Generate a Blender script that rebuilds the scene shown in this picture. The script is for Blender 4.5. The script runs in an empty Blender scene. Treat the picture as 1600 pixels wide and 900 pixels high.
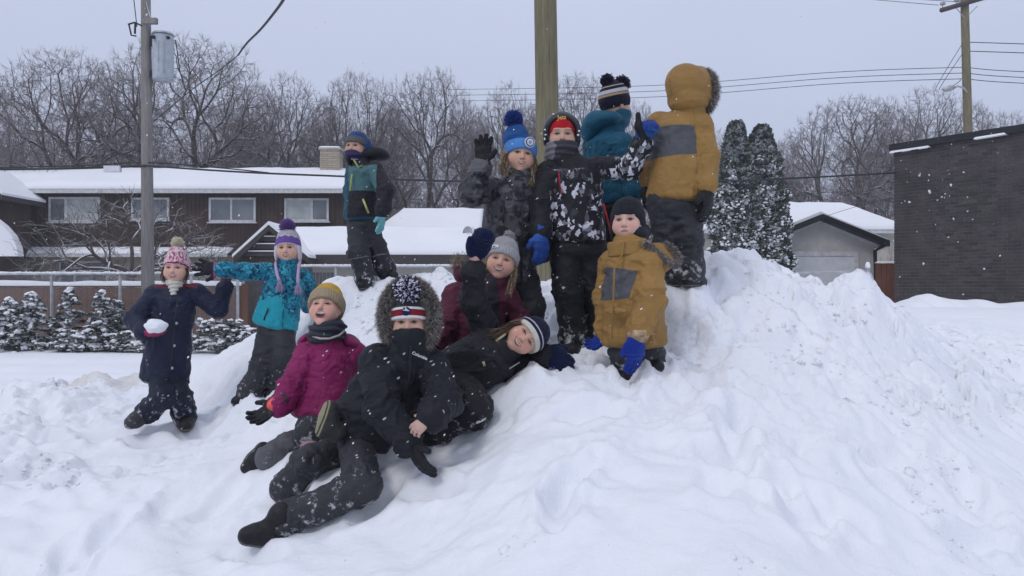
import bpy, math, random
import numpy as np
from mathutils import Vector, Matrix
random.seed(7); np.random.seed(7)
sc = bpy.context.scene
COL = sc.collection
# ---------------------------------------------------------------- camera, world, sun, exposure
F = 1250.0; CAMZ = 1.5; HAZE = .0018
cam = bpy.data.objects.new('camera', bpy.data.cameras.new('camera')); COL.objects.link(cam)
cam.location = (0, 0, CAMZ); cam.rotation_euler = (math.radians(90), 0, 0)
cam.data.lens = 36 * F / 1600; cam.data.sensor_width = 36; cam.data.clip_end = 3000; cam.data.clip_start = 0.05
sc.camera = cam
SUN_EL, SUN_ROT = math.radians(50), math.radians(215)
w = bpy.data.worlds.new("World"); sc.world = w; w.use_nodes = True
nt = w.node_tree; nt.nodes.clear()
out = nt.nodes.new('ShaderNodeOutputWorld'); bg = nt.nodes.new('ShaderNodeBackground'); bg.inputs[1].default_value = 0.10
sky = nt.nodes.new('ShaderNodeTexSky'); sky.sky_type = 'NISHITA'; sky.sun_disc = False
sky.sun_elevation = SUN_EL; sky.sun_rotation = SUN_ROT; sky.air_density = 1.0; sky.dust_density = 3.0
# overcast deck: brighter overhead than at the horizon, mixed over the clear sky
tc = nt.nodes.new('ShaderNodeTexCoord'); sx = nt.nodes.new('ShaderNodeSeparateXYZ'); nt.links.new(tc.outputs['Generated'], sx.inputs[0])
rmp = nt.nodes.new('ShaderNodeMapRange'); nt.links.new(sx.outputs[2], rmp.inputs[0]); rmp.inputs[1].default_value = 0.0; rmp.inputs[2].default_value = 1.0
nz = nt.nodes.new('ShaderNodeTexNoise'); nz.inputs['Scale'].default_value = 1.6; nz.inputs['Detail'].default_value = 3
nt.links.new(tc.outputs['Generated'], nz.inputs['Vector'])
cl = nt.nodes.new('ShaderNodeMix'); cl.data_type = 'RGBA'
cl.inputs[6].default_value = (4.9, 5.5, 7.25, 1); cl.inputs[7].default_value = (6.9, 7.4, 9.0, 1)
nt.links.new(rmp.outputs[0], cl.inputs[0])
mn = nt.nodes.new('ShaderNodeMapRange'); nt.links.new(nz.outputs[0], mn.inputs[0]); mn.inputs[1].default_value = .3; mn.inputs[2].default_value = .7; mn.inputs[3].default_value = .965; mn.inputs[4].default_value = 1.035
ml = nt.nodes.new('ShaderNodeVectorMath'); ml.operation = 'SCALE'; nt.links.new(cl.outputs[2], ml.inputs[0]); nt.links.new(mn.outputs[0], ml.inputs['Scale'])
mx = nt.nodes.new('ShaderNodeMix'); mx.data_type = 'RGBA'; mx.inputs[0].default_value = 0.94
nt.links.new(sky.outputs[0], mx.inputs[6]); nt.links.new(ml.outputs[0], mx.inputs[7])
nt.links.new(mx.outputs[2], bg.inputs[0]); nt.links.new(bg.outputs[0], out.inputs[0])
sun = bpy.data.objects.new('sun', bpy.data.lights.new('sun', 'SUN')); COL.objects.link(sun)
sun.data.energy = 0.75; sun.data.angle = math.radians(16); sun.data.color = (1, .97, .93)
sd = Vector((math.sin(SUN_ROT) * math.cos(SUN_EL), math.cos(SUN_ROT) * math.cos(SUN_EL), math.sin(SUN_EL)))
sun.rotation_euler = (-sd).to_track_quat('-Z', 'Y').to_euler()
sc.view_settings.view_transform = 'Standard'; sc.view_settings.look = 'None'; sc.view_settings.exposure = 0.11; sc.view_settings.gamma = 1
sc.view_settings.use_curve_mapping = False
sc.render.engine = 'CYCLES'; sc.cycles.max_bounces = 6

def A(*a): return np.array(a, dtype=float)
def unit(v): v = np.array(v, float); return v / (np.linalg.norm(v) + 1e-12)
def P(px, py, Y): return A((px - 800) / F * Y, Y, CAMZ + (450 - py) / F * Y)

# ---------------------------------------------------------------- node helpers
def lin(c):
    if isinstance(c, str):
        c = [int(c[i:i + 2], 16) / 255 for i in (0, 2, 4)]
        c = [x / 12.92 if x <= .04045 else ((x + .055) / 1.055) ** 2.4 for x in c]
    return (c[0], c[1], c[2], 1)
class NT:
    def __init__(s, name):
        s.m = bpy.data.materials.new(name); s.m.use_nodes = True; s.t = s.m.node_tree; s.t.nodes.clear()
        s.out = s.n('OutputMaterial'); s.b = s.n('BsdfPrincipled'); s.l(s.b.outputs[0], s.out.inputs[0])
        s._co = s.n('TexCoord')
    def n(s, k, **kw):
        nd = s.t.nodes.new('ShaderNode' + k)
        for a, v in kw.items(): setattr(nd, a, v)
        return nd
    def l(s, a, b): s.t.links.new(a, b)
    def co(s, scale=None, which='Object'):
        o = s._co.outputs[which]
        if scale is None: return o
        mp = s.n('Mapping'); s.l(o, mp.inputs[0]); mp.inputs['Scale'].default_value = scale if hasattr(scale, '__len__') else (scale,) * 3
        return mp.outputs[0]
    def noise(s, scale, detail=4, rough=.55, vec=None, dist=0):
        nd = s.n('TexNoise'); nd.inputs['Scale'].default_value = scale; nd.inputs['Detail'].default_value = detail
        nd.inputs['Roughness'].default_value = rough; nd.inputs['Distortion'].default_value = dist
        s.l(vec if vec is not None else s.co(), nd.inputs['Vector']); return nd.outputs[0]
    def ramp(s, v, a, b, lo=0., hi=1.):
        nd = s.n('MapRange'); s.set(nd.inputs[0], v); nd.inputs[1].default_value = a; nd.inputs[2].default_value = b
        nd.inputs[3].default_value = lo; nd.inputs[4].default_value = hi; return nd.outputs[0]
    def set(s, i, v):
        if isinstance(v, (int, float)): i.default_value = v
        elif isinstance(v, (tuple, list, str)): i.default_value = lin(v)
        else: s.l(v, i)
    def mix(s, f, a, b):
        nd = s.n('Mix', data_type='RGBA'); s.set(nd.inputs[0], f); s.set(nd.inputs[6], a); s.set(nd.inputs[7], b); return nd.outputs[2]
    def math(s, op, a, b=0.):
        nd = s.n('Math', operation=op); s.set(nd.inputs[0], a); s.set(nd.inputs[1], b); return nd.outputs[0]
    def attr(s, name, out='Fac'):
        nd = s.n('Attribute'); nd.attribute_name = name; return nd.outputs[out]
    def bump(s, h, strength=.3, dist=.01):
        nd = s.n('Bump'); nd.inputs['Strength'].default_value = strength; nd.inputs['Distance'].default_value = dist
        s.l(h, nd.inputs['Height']); s.l(nd.outputs[0], s.b.inputs['Normal']); return nd
    def fin(s, col, rough=.8, spec=.3, **kw):
        s.set(s.b.inputs['Base Color'], col); s.set(s.b.inputs['Roughness'], rough); s.b.inputs['Specular IOR Level'].default_value = spec
        for k, v in kw.items(): s.set(s.b.inputs[k.replace('_', ' ')], v)
        return s.m
    def up(s):
        g = s.n('NewGeometry'); x = s.n('SeparateXYZ'); s.l(g.outputs['Normal'], x.inputs[0]); return x.outputs[2]
SNOW = (.83, .84, .87)
def simple(name, col, rough=.7, spec=.3, var=.12, scale=6, bump=.0, bscale=60, snow=None, metal=0):
    m = NT(name)
    n = m.noise(scale, 5); c = lin(col)
    d = tuple(x * (1 - var * 1.6) for x in c[:3]); e = tuple(min(1, x * (1 + var * 1.6)) for x in c[:3])
    cc = m.mix(m.ramp(n, .3, .7), d, e)
    if snow is not None:
        t = m.math('ADD', m.up(), m.ramp(m.noise(5, 4), .3, .7, -.35, .35))
        cc = m.mix(m.ramp(t, snow, snow + .12), cc, SNOW)
    if bump: m.bump(m.noise(bscale, 4), bump, .01)
    return m.fin(cc, rough, spec, Metallic=metal)

# ---------------------------------------------------------------- object helpers
def mesh(name, v, f, smooth=False):
    me = bpy.data.meshes.new(name)
    v = np.asarray(v, dtype=np.float32)
    if isinstance(f, np.ndarray):
        me.vertices.add(len(v)); me.vertices.foreach_set('co', v.ravel())
        k = f.shape[1]; me.loops.add(f.size); me.loops.foreach_set('vertex_index', f.astype(np.int32).ravel())
        me.polygons.add(len(f)); me.polygons.foreach_set('loop_start', np.arange(0, f.size, k, dtype=np.int32))
        me.update(calc_edges=True); me.validate()
    else:
        me.from_pydata(v.tolist(), [], f); me.update()
    if smooth: me.polygons.foreach_set('use_smooth', [True] * len(me.polygons))
    return me
def obj(name, me, mat=None, parent=None, **tags):
    o = bpy.data.objects.new(name, me); COL.objects.link(o)
    if mat is not None and me is not None and len(me.materials) == 0: me.materials.append(mat)
    if parent is not None: o.parent = parent
    for k, v in tags.items(): o[k] = v
    return o
def thing(name, loc, label, cat, group=None, rz=0.):
    o = bpy.data.objects.new(name, None); COL.objects.link(o); o.location = tuple(loc); o.rotation_euler = (0, 0, rz)
    o.empty_display_size = .1; o['label'] = label; o['category'] = cat
    if group: o['group'] = group
    return o
class MB:
    "collects shapes; build() links them as one mesh"
    def __init__(s): s.v = []; s.f = []
    def add(s, v, f):
        b = len(s.v); s.v += [tuple(x) for x in v]; s.f += [tuple(i + b for i in q) for q in f]; return s
    def box(s, lo, hi, M=None):
        x0, y0, z0 = lo; x1, y1, z1 = hi
        v = [(x0, y0, z0), (x1, y0, z0), (x1, y1, z0), (x0, y1, z0), (x0, y0, z1), (x1, y0, z1), (x1, y1, z1), (x0, y1, z1)]
        if M is not None: v = [tuple(M @ Vector(q)) for q in v]
        return s.add(v, [(3, 2, 1, 0), (4, 5, 6, 7), (0, 1, 5, 4), (1, 2, 6, 5), (2, 3, 7, 6), (3, 0, 4, 7)])
    def tube(s, pts, rad, n=6, cap=True):
        pts = [np.asarray(p, float) for p in pts]
        if not hasattr(rad, '__len__'): rad = [rad] * len(pts)
        v = []; f = []; ref = None
        for i, p in enumerate(pts):
            t = (pts[min(i + 1, len(pts) - 1)] - pts[max(i - 1, 0)]); t = t / (np.linalg.norm(t) + 1e-9)
            if ref is None: ref = A(0, 0, 1) if abs(t[2]) < .9 else A(1, 0, 0)
            a = np.cross(t, ref); a /= np.linalg.norm(a) + 1e-9; b = np.cross(t, a); ref = np.cross(a, t) if False else ref
            for k in range(n):
                th = 2 * math.pi * k / n; v.append(p + rad[i] * (math.cos(th) * a + math.sin(th) * b))
        for i in range(len(pts) - 1):
            for k in range(n):
                f.append((i * n + k, i * n + (k + 1) % n, (i + 1) * n + (k + 1) % n, (i + 1) * n + k))
        if cap:
            f.append(tuple(range(n - 1, -1, -1))); f.append(tuple((len(pts) - 1) * n + k for k in range(n)))
        return s.add(v, f)
    def build(s, name, mat, parent=None, smooth=False, **tags):
        return obj(name, mesh(name, np.array(s.v), s.f, smooth), mat, parent, **tags)
def boxobj(name, lo, hi, mat, parent=None, **tags): return MB().box(lo, hi).build(name, mat, parent, **tags)

# ---------------------------------------------------------------- noise
def _h(ix, iy, iz, seed):
    h = (ix * 374761393 + iy * 668265263 + iz * 2147483647 + seed * 974634777) & 0xFFFFFFFF
    h = ((h ^ (h >> 13)) * 1274126177) & 0xFFFFFFFF
    h = h ^ (h >> 16)
    return (h & 0xFFFFFF) / float(0xFFFFFF)
def vnoise(p, seed=0):
    p = np.asarray(p, float); i = np.floor(p).astype(np.int64); f = p - i; f = f * f * f * (f * (f * 6 - 15) + 10)
    x, y, z = i[..., 0], i[..., 1], i[..., 2]; fx, fy, fz = f[..., 0], f[..., 1], f[..., 2]
    def L(a, b, t): return a + (b - a) * t
    r = L(L(L(_h(x, y, z, seed), _h(x + 1, y, z, seed), fx), L(_h(x, y + 1, z, seed), _h(x + 1, y + 1, z, seed), fx), fy),
          L(L(_h(x, y, z + 1, seed), _h(x + 1, y, z + 1, seed), fx), L(_h(x, y + 1, z + 1, seed), _h(x + 1, y + 1, z + 1, seed), fx), fy), fz)
    return r * 2 - 1
def fbm(p, o=4, seed=0, g=.5):
    p = np.asarray(p, float); r = 0; a = 1; t = 0
    for k in range(o): r = r + a * vnoise(p * 2 ** k + 17.3 * k, seed + k); t += a; a *= g
    return r / t
def smin(a, b, k):
    h = np.maximum(k - np.abs(a - b), 0) / k
    return np.minimum(a, b) - h * h * k * .25

def worley(x, y, sc_, seed):
    "angular broken slabs: nearest-cell random height and tilt, with the distance to the next cell"
    px, py = x * sc_, y * sc_; ix, iy = np.floor(px).astype(np.int64), np.floor(py).astype(np.int64); d1 = np.full(x.shape, 9.); d2 = d1.copy(); hh = np.zeros(x.shape); z0 = ix * 0
    for a in (-1, 0, 1):
        for b in (-1, 0, 1):
            cx_, cy_ = ix + a, iy + b; ox = cx_ + _h(cx_, cy_, z0, seed); oy = cy_ + _h(cx_, cy_, z0, seed + 1); dx, dy = px - ox, py - oy; d = dx * dx + dy * dy
            hv = (_h(cx_, cy_, z0, seed + 2) - .5) + (_h(cx_, cy_, z0, seed + 3) - .5) * dx * 1.3 + (_h(cx_, cy_, z0, seed + 4) - .5) * dy * 1.3
            m = d < d1; d2 = np.where(m, d1, np.minimum(d2, d)); d1 = np.where(m, d, d1); hh = np.where(m, hv, hh)
    e = np.sqrt(d2) - np.sqrt(d1); return hh, e
# ================================================================ SNOW GROUND
CP = [ # px, py, depth  (surface points of the ploughed snow pile)
 (436,604,5.3),(384,620,5.2),(204,668,5.2),(288,662,5.3),(120,605,6.5),(40,640,6.3),(200,585,6.4),
 (310,600,6.3),(350,562,6.2),(400,525,6.1),(470,480,6.0),(510,443,5.9),(545,437,5.8),(575,443,5.7),(606,432,5.9),(640,432,5.9),(690,416,5.7),(712,425,5.6),
 (470,700,4.1),(400,735,4.0),(540,722,3.75),(410,848,3.4),(670,742,3.55),(480,600,4.9),(590,500,5.2),
 (750,672,3.85),(690,680,3.85),(830,566,4.0),(871,574,4.0),(740,640,4.05),(720,560,4.35),
 (815,545,4.6),(900,546,4.6),(940,530,4.6),(1000,588,4.1),(930,556,4.1),(1022,576,4.15),(1045,560,4.3),
 (1068,445,4.6),(960,450,4.9),(1100,402,4.9),(1150,392,4.95),(1195,402,5.0),(1225,412,5.0),(1245,428,5.1),(1300,440,5.2),(1340,438,5.3),(1362,432,5.3),(1385,470,5.35),(1402,490,5.3),
 (1100,500,4.5),(1080,560,4.2),(1200,500,4.6),(1200,600,3.9),(1000,660,3.6),(900,650,3.6),(800,700,3.4),(1000,750,3.1),(1200,750,3.1),
 (1000,900,2.5),(700,800,3.2),(700,900,2.7),(500,900,3.0),(560,800,3.4),(250,750,4.0),(100,750,4.2),(100,900,3.3),(250,900,3.1),(50,650,5.5),(350,700,4.5),(350,800,3.7),
 (1350,600,4.2),(1350,700,3.6),(1350,900,2.8),(1320,500,4.9),(1500,520,7.0),(1500,600,5.0),(1500,700,4.0),(1550,900,3.0),(1450,490,10),(1450,484,14),
 (1200,900,2.5),(330,640,5.6),(330,690,5.0),(640,600,4.6)]
cp = [tuple(P(*c)) for c in CP]
cp += [(-1.4, 7.3, .95), (-.5, 7.2, .95), (.3, 6.6, 1.1), (1.3, 6.6, 1.25), (2.2, 7.0, 1.2), (-2.2, 7.2, .75), (-3.3, 7.4, .35), (-4.6, 7.2, .2),
       (-1.4, 9, .2), (0, 9, .4), (1.5, 9, .8), (3, 9, 1.1), (-3, 9, .02), (-6, 9, 0), (-3, 12, 0), (-6, 13, 0), (-10, 12, 0), (-3, 20, 0), (-10, 20, 0), (-18, 22, 0), (0, 16, .3),
       (4, 18, 1.12), (6, 18, 1.1), (9, 18, 1.1), (9, 10, 1.05), (7, 6, .9), (6, 3, .5), (3, 1.5, .35), (0, 1.2, .3), (-3, 1.5, .2), (-6, 3, .25), (-6, 6, .4),
       (5, 26, .7), (9, 28, .7), (0, 30, .4), (-10, 36, 0), (14, 20, 1.0)]
cp = np.array(cp)
def _tps_fit(p, lam=.02):
    d = np.hypot(p[:, None, 0] - p[None, :, 0], p[:, None, 1] - p[None, :, 1]); K = np.where(d > 0, d * d * np.log(d + 1e-12), 0)
    n = len(p); K += lam * np.eye(n); Q = np.c_[np.ones(n), p[:, :2]]
    M = np.block([[K, Q], [Q.T, np.zeros((3, 3))]]); return np.linalg.solve(M, np.r_[p[:, 2], 0, 0, 0])
_tw = _tps_fit(cp)
def base_h(x, y):
    x = np.asarray(x, float); y = np.asarray(y, float); sh = x.shape; x = x.ravel(); y = y.ravel()
    r = _tw[-3] + _tw[-2] * x + _tw[-1] * y
    for k, c in enumerate(cp):
        d2 = (x - c[0]) ** 2 + (y - c[1]) ** 2 + 1e-12; r = r + _tw[k] * .5 * d2 * np.log(d2)
    # outside the modelled area settle to the level field
    dd = np.sqrt(np.maximum(0, np.abs(x - 0) - 9) ** 2 + np.maximum(0, np.maximum(y - 24, .8 - y)) ** 2); t = np.clip(dd / 8, 0, 1); t = t * t * (3 - 2 * t)
    side = np.clip((x - 1) / 5, 0, 1); flat = .75 * side
    return (r * (1 - t) + flat * t).reshape(sh)
_fp = np.random.RandomState(21); FOOT = [(_fp.uniform(-2.6, 2.6), _fp.uniform(2.7, 4.6), _fp.uniform(0, 3.1), _fp.uniform(.03, .075)) for _ in range(46)] + [(-1.9 + .33 * k_, 4.75 + .12 * math.sin(k_ * 2.), 1.3, .07) for k_ in range(5)] + [(-2.9 + .3 * k_, 5.0 + .1 * (k_ % 2), 1.5, .06) for k_ in range(4)] + [(.95 + .12 * (k_ % 2), 3.95 - .28 * k_, .2, .07) for k_ in range(4)]
def ridge(n): return 1 - np.abs(n)
def pile_mask(x, y):
    m = np.clip((9.2 - y) / 2.2, 0, 1)
    m2 = np.clip((x - 2.0) / 1.5, 0, 1) * np.clip((22 - y) / 4, 0, 1)
    sm = np.exp(-(((x + 2.35) / .6) ** 2 + ((y - 6.1) / .75) ** 2))       # smooth bladed face behind the turquoise jacket
    return np.maximum(m * (1 - .8 * sm), .45 * m2)
SIL = np.array([(-60, 600), (60, 597), (130, 590), (200, 588), (290, 572), (350, 548), (400, 520), (440, 498), (470, 475), (490, 455), (508, 441), (530, 435), (555, 436), (575, 442), (592, 436), (606, 430), (640, 430), (668, 424), (690, 415), (705, 420), (720, 428), (800, 440), (950, 440), (1050, 437), (1082, 424), (1098, 404), (1118, 396), (1150, 390), (1180, 394), (1205, 403), (1222, 414), (1245, 422), (1272, 434), (1300, 441), (1320, 434), (1345, 428), (1362, 433), (1375, 455), (1390, 474), (1410, 488)])
def rough_h(x, y):
    h = base_h(x, y); m = pile_mask(x, y); q = np.stack([x, y, h * .6], -1)
    wq = q + .25 * np.stack([vnoise(q * 2.1, 5), vnoise(q * 2.1, 6), 0 * x], -1)
    rd = ridge(fbm(wq * 3.1 + 9, 2, 21)) - .80
    return h + m * (.065 * fbm(wq * 2.2, 3, 11) + .085 * rd * np.clip((y - 2.2) / 1.8, .3, 1)), m, q, wq
_us = (np.arange(-40, 1421, 8) - 800) / F; _ys = np.arange(3.6, 7.6, .05); _U, _YY = np.meshgrid(_us, _ys, indexing='ij'); _H = rough_h(_U * _YY, _YY)[0]; _rat = (_H - CAMZ) / _YY; _mx = _rat.max(1)
_mx = np.convolve(np.pad(_mx, 4, mode='edge'), np.ones(9) / 9, 'valid'); _tg = (450 - np.interp(_us * F + 800, SIL[:, 0], SIL[:, 1])) / F
_sil_m = _mx; _sil_d = _tg - _mx
CONTACT = [(204,664,5.2),(288,656,5.25),(436,602,5.3),(386,614,5.2),(478,694,4.1),(405,728,4.0),(560,716,3.75),(415,842,3.4),(570,788,3.45),(680,738,3.5),(455,776,3.72),
 (752,666,3.85),(690,688,3.85),(825,560,4.02),(872,572,4.06),(740,618,4.1),(745,560,4.4),(790,545,4.62),(828,543,4.62),(897,534,4.6),(941,520,4.64),(978,568,4.08),(1018,562,4.12),(975,580,3.97),(1000,582,3.97),(1025,575,4.0),
 (1058,440,4.55),(1080,440,4.48),(957,443,4.95),(985,443,4.95),(572,440,5.62),(605,430,5.76)]
_contacts = []
def ground_h(x, y, fine=True):
    h, m, q, wq = rough_h(x, y)
    u = x / np.maximum(y, .5); r = (h - CAMZ) / np.maximum(y, .5); wgt = np.exp(-(np.maximum(0, np.interp(u, _us, _sil_m) - r) / .035) ** 2) * ((y > 3.9) & (y < 8.2)) * np.clip((u - _us[0]) / .05, 0, 1) * np.clip((_us[-1] - u) / .03, 0, 1) * np.clip((y - 3.9) / .5, 0, 1)
    h = h + wgt * np.interp(u, _us, _sil_d) * y
    sw = 0; sd_ = 0
    for c_, dz in _contacts: g = np.exp(-((x - c_[0]) ** 2 + (y - c_[1]) ** 2) / .13 ** 2); sw = sw + g; sd_ = sd_ + g * dz
    h = h + sd_ / np.maximum(1, sw)
    if fine:
        for fx_, fy_, fa_, fd_ in FOOT:
            m_ = (np.abs(x - fx_) < .4) & (np.abs(y - fy_) < .4)
            if not m_.any(): continue
            dx, dy = x[m_] - fx_, y[m_] - fy_; ca_, sa_ = math.cos(fa_), math.sin(fa_); e_ = ((dx * ca_ + dy * sa_) / .055) ** 2 + ((-dx * sa_ + dy * ca_) / .12) ** 2
            e_ = e_ * (1 + .5 * vnoise(np.stack([x[m_] * 14, y[m_] * 14, 0 * dx], -1), 3)); h[m_] += -fd_ * np.exp(-e_ ** 1.6 * .6) + .30 * fd_ * np.exp(-(np.sqrt(e_) - 1.75) ** 2 * 3.5)
        l1 = fbm(wq * 8.5, 3, 31); l2 = fbm(q * 24, 3, 41); l3 = vnoise(q * 70, 51)
        rough = np.clip(.5 + 1.3 * vnoise(q * 1.3 + 4, 61), .12, 1.3)
        ch = np.clip(np.abs(fbm(wq * 5.5 + 3, 2, 71)) * 3, 0, 1)
        h = h + m * rough * (.026 * l1 + .0125 * l2 + .0032 * l3) - m * .014 * (1 - ch) * rough
        crest = np.exp(-(np.maximum(0, np.interp(u, _us, _sil_m + _sil_d) - (h - CAMZ) / np.maximum(y, .5)) / .10) ** 2)
        fg = np.clip((y - 3.0) / 1.3, .12, 1); bl = np.clip((vnoise(q * 1.15 + 31, 77) + .95 * crest + .02) * 2.0, 0, 1) * m * ((y > 1.5) & (y < 9)) * fg; wx, wy = x + .05 * l1 + .02 * l2, y + .05 * vnoise(q * 8 + 5, 33)
        h1, e1 = worley(wx, wy, 4.3, 5); h2, e2 = worley(wx, wy, 10.5, 9); h3, e3 = worley(wx, wy, 25., 13)
        h = h + bl * (.062 * h1 + .026 * h2 + .007 * h3 - .022 * np.exp(-e1 / .14) - .009 * np.exp(-e2 / .16)) + .12 * m * (1 - bl) * (.02 * h2 + .006 * h3)
    # field: wheel tracks across the open snow
    fm = np.clip((y - 9) / 2, 0, 1) * np.clip((1 - x) / 2, 0, 1) * np.clip((21 - y) / 2, 0, 1)
    tr = 0
    for yc, wd in ((11.6, .3), (12.6, .25), (14.3, .35), (15.8, .4), (17.8, .4)):
        tr = tr - .06 * np.exp(-((y - yc - .12 * x - .15 * np.sin(x * .7 + yc)) / wd) ** 2)
    return h + fm * (tr + .02 * fbm(q * np.array([.8, 3, 1]), 3, 81))
_cz = [(P(*c_), float(ground_h(np.array([P(*c_)[0]]), np.array([P(*c_)[1]]), False)[0])) for c_ in CONTACT]
_contacts = [((p_[0], p_[1]), p_[2] - z_) for p_, z_ in _cz]
def axis(segs):
    r = [segs[0][0]]
    for a, b, s in segs:
        n = max(1, int(round((b - a) / s))); r += list(np.linspace(a, b, n + 1)[1:])
    return np.array(r)
gx = np.r_[-np.geomspace(400, 7.5, 40), axis([(-7.4, -4.2, .05), (-4.2, 4.2, .0165), (4.2, 8, .05)]), np.geomspace(8.1, 400, 38)]
gy = np.r_[-np.geomspace(60, .8, 12), axis([(-.7, 1.9, .06), (1.9, 6.2, .0165), (6.2, 7.4, .03), (7.4, 24, .1)]), np.geomspace(24.3, 600, 36)]
GX, GY = np.meshgrid(gx, gy, indexing='ij'); GZ = ground_h(GX, GY)
nX, nY = GX.shape; idx = np.arange(nX * nY).reshape(nX, nY)
gv = np.stack([GX, GY, GZ], -1).reshape(-1, 3)
gf = np.stack([idx[:-1, :-1], idx[1:, :-1], idx[1:, 1:], idx[:-1, 1:]], -1).reshape(-1, 4)
gme = mesh('snow_ground', gv, gf, True)
# dirt: grit mixed into the snow on the left spoil heap and under the boots
def spot(cx, cy, rx, ry): return np.exp(-((GX - cx) / rx) ** 2 - ((GY - cy) / ry) ** 2)
c1 = P(150, 600, 6.5); c2 = P(1075, 545, 4.25); c3 = P(420, 690, 4.6)
dirt = 1.3 * spot(c1[0] + .15, c1[1] - .1, .55, .5) + .85 * spot(c2[0] + .05, c2[1] + .05, .28, .3) + .35 * spot(P(740, 600, 4)[0], 4, .3, .3)
dirt = dirt * np.clip(.55 + 1.1 * fbm(np.stack([GX, GY, GZ], -1) * 4, 3, 91), 0, 1)
at = gme.attributes.new('dirt', 'FLOAT', 'POINT'); at.data.foreach_set('value', dirt.ravel().astype(np.float32))
m = NT('snow')
dn = m.noise(26, 6, .65); dk = m.ramp(m.math('ADD', m.attr('dirt'), m.ramp(dn, .3, .7, -.42, .42)), .42, .8)
vor = m.n('TexVoronoi'); vor.inputs['Scale'].default_value = 9; m.l(m.co(), vor.inputs['Vector'])
sp = m.math('MULTIPLY', m.ramp(vor.outputs['Distance'], .035, .1, 1, 0), m.ramp(m.noise(1.1, 2), .56, .64))
c = m.mix(m.ramp(m.noise(1.3, 4), .3, .7), (.80, .825, .875), (.86, .87, .90))
c = m.mix(m.math('MULTIPLY', sp, .35), c, (.42, .36, .31))
c = m.mix(m.math('MULTIPLY', dk, .42), c, (.50, .43, .37))
hn = m.math('ADD', m.noise(38, 6, .62), m.math('MULTIPLY', m.noise(150, 3, .6), .35))
m.bump(hn, .5, .011)
MSNOW = m.fin(c, .75, .15, Subsurface_Weight=.0)
ground = obj('snow_ground', gme, MSNOW, kind='structure')

# loose clods of ploughed snow lying on the pile
def icosphere(sub=1):
    t = (1 + 5 ** .5) / 2
    v = [A(*q) for q in [(-1, t, 0), (1, t, 0), (-1, -t, 0), (1, -t, 0), (0, -1, t), (0, 1, t), (0, -1, -t), (0, 1, -t), (t, 0, -1), (t, 0, 1), (-t, 0, -1), (-t, 0, 1)]]
    v = [q / np.linalg.norm(q) for q in v]
    f = [(0, 11, 5), (0, 5, 1), (0, 1, 7), (0, 7, 10), (0, 10, 11), (1, 5, 9), (5, 11, 4), (11, 10, 2), (10, 7, 6), (7, 1, 8), (3, 9, 4), (3, 4, 2), (3, 2, 6), (3, 6, 8), (3, 8, 9), (4, 9, 5), (2, 4, 11), (6, 2, 10), (8, 6, 7), (9, 8, 1)]
    for _ in range(sub):
        c = {}; g = []
        def md(a, b):
            k = (min(a, b), max(a, b))
            if k not in c: q = v[a] + v[b]; v.append(q / np.linalg.norm(q)); c[k] = len(v) - 1
            return c[k]
        for a, b, d in f:
            x, y, z = md(a, b), md(b, d), md(d, a); g += [(a, x, z), (b, y, x), (d, z, y), (x, y, z)]
        f = g
    return np.array(v), np.array(f)
ICO1 = icosphere(1); ICO2 = icosphere(2); ICO3 = icosphere(3)
rs = np.random.RandomState(3)
def blobs(name, pts, rad, mat, ico=ICO1, flat=(.6, 1), jit=.25, parent=None, **tags):
    V, Fc = ico; n = len(pts); pts = np.asarray(pts); rad = np.asarray(rad)
    sc_ = rad[:, None, None] * rs.uniform(.75, 1.25, (n, 1, 3)); sc_[:, :, 2] *= rs.uniform(flat[0], flat[1], (n, 1))
    v = V[None] * sc_ * (1 + jit * vnoise(V[None] * 1.7 + rs.uniform(0, 99, (n, 1, 3)), 3)[..., None])
    a = rs.uniform(0, 6.28, n); ca, sa = np.cos(a), np.sin(a)
    v = np.stack([v[..., 0] * ca[:, None] - v[..., 1] * sa[:, None], v[..., 0] * sa[:, None] + v[..., 1] * ca[:, None], v[..., 2]], -1) + pts[:, None]
    f = Fc[None] + (np.arange(n) * len(V))[:, None, None]
    return obj(name, mesh(name, v.reshape(-1, 3), f.reshape(-1, 3), True), mat, parent, **tags)
cx = rs.uniform(-4.2, 4.3, 15000); cy = rs.uniform(2.1, 6.6, 15000)
dens = vnoise(np.stack([cx, cy, cx * 0], -1) * 1.15 + 31 * 0, 77) + .45 * (cy > 4.0) * (cx > -.8) - .3 * (cy < 3.6) + .6 * vnoise(np.stack([cx, cy, cx * 0], -1) * 4, 8)
smf = np.exp(-(((cx + 2.35) / .6) ** 2 + ((cy - 6.1) / .75) ** 2)); keep = (dens > .52) & (smf < .35)
cx, cy = cx[keep], cy[keep]; cr = .004 + .050 * rs.beta(.8, 7.5, len(cx)); cz = ground_h(cx, cy)
blobs('snow_clods', np.stack([cx, cy, cz - cr * .25], -1), cr, MSNOW, ICO1, (.55, .9), .7, kind='stuff', label='loose clods of broken snow scattered over the ploughed snow pile', category='snow clods')
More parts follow.
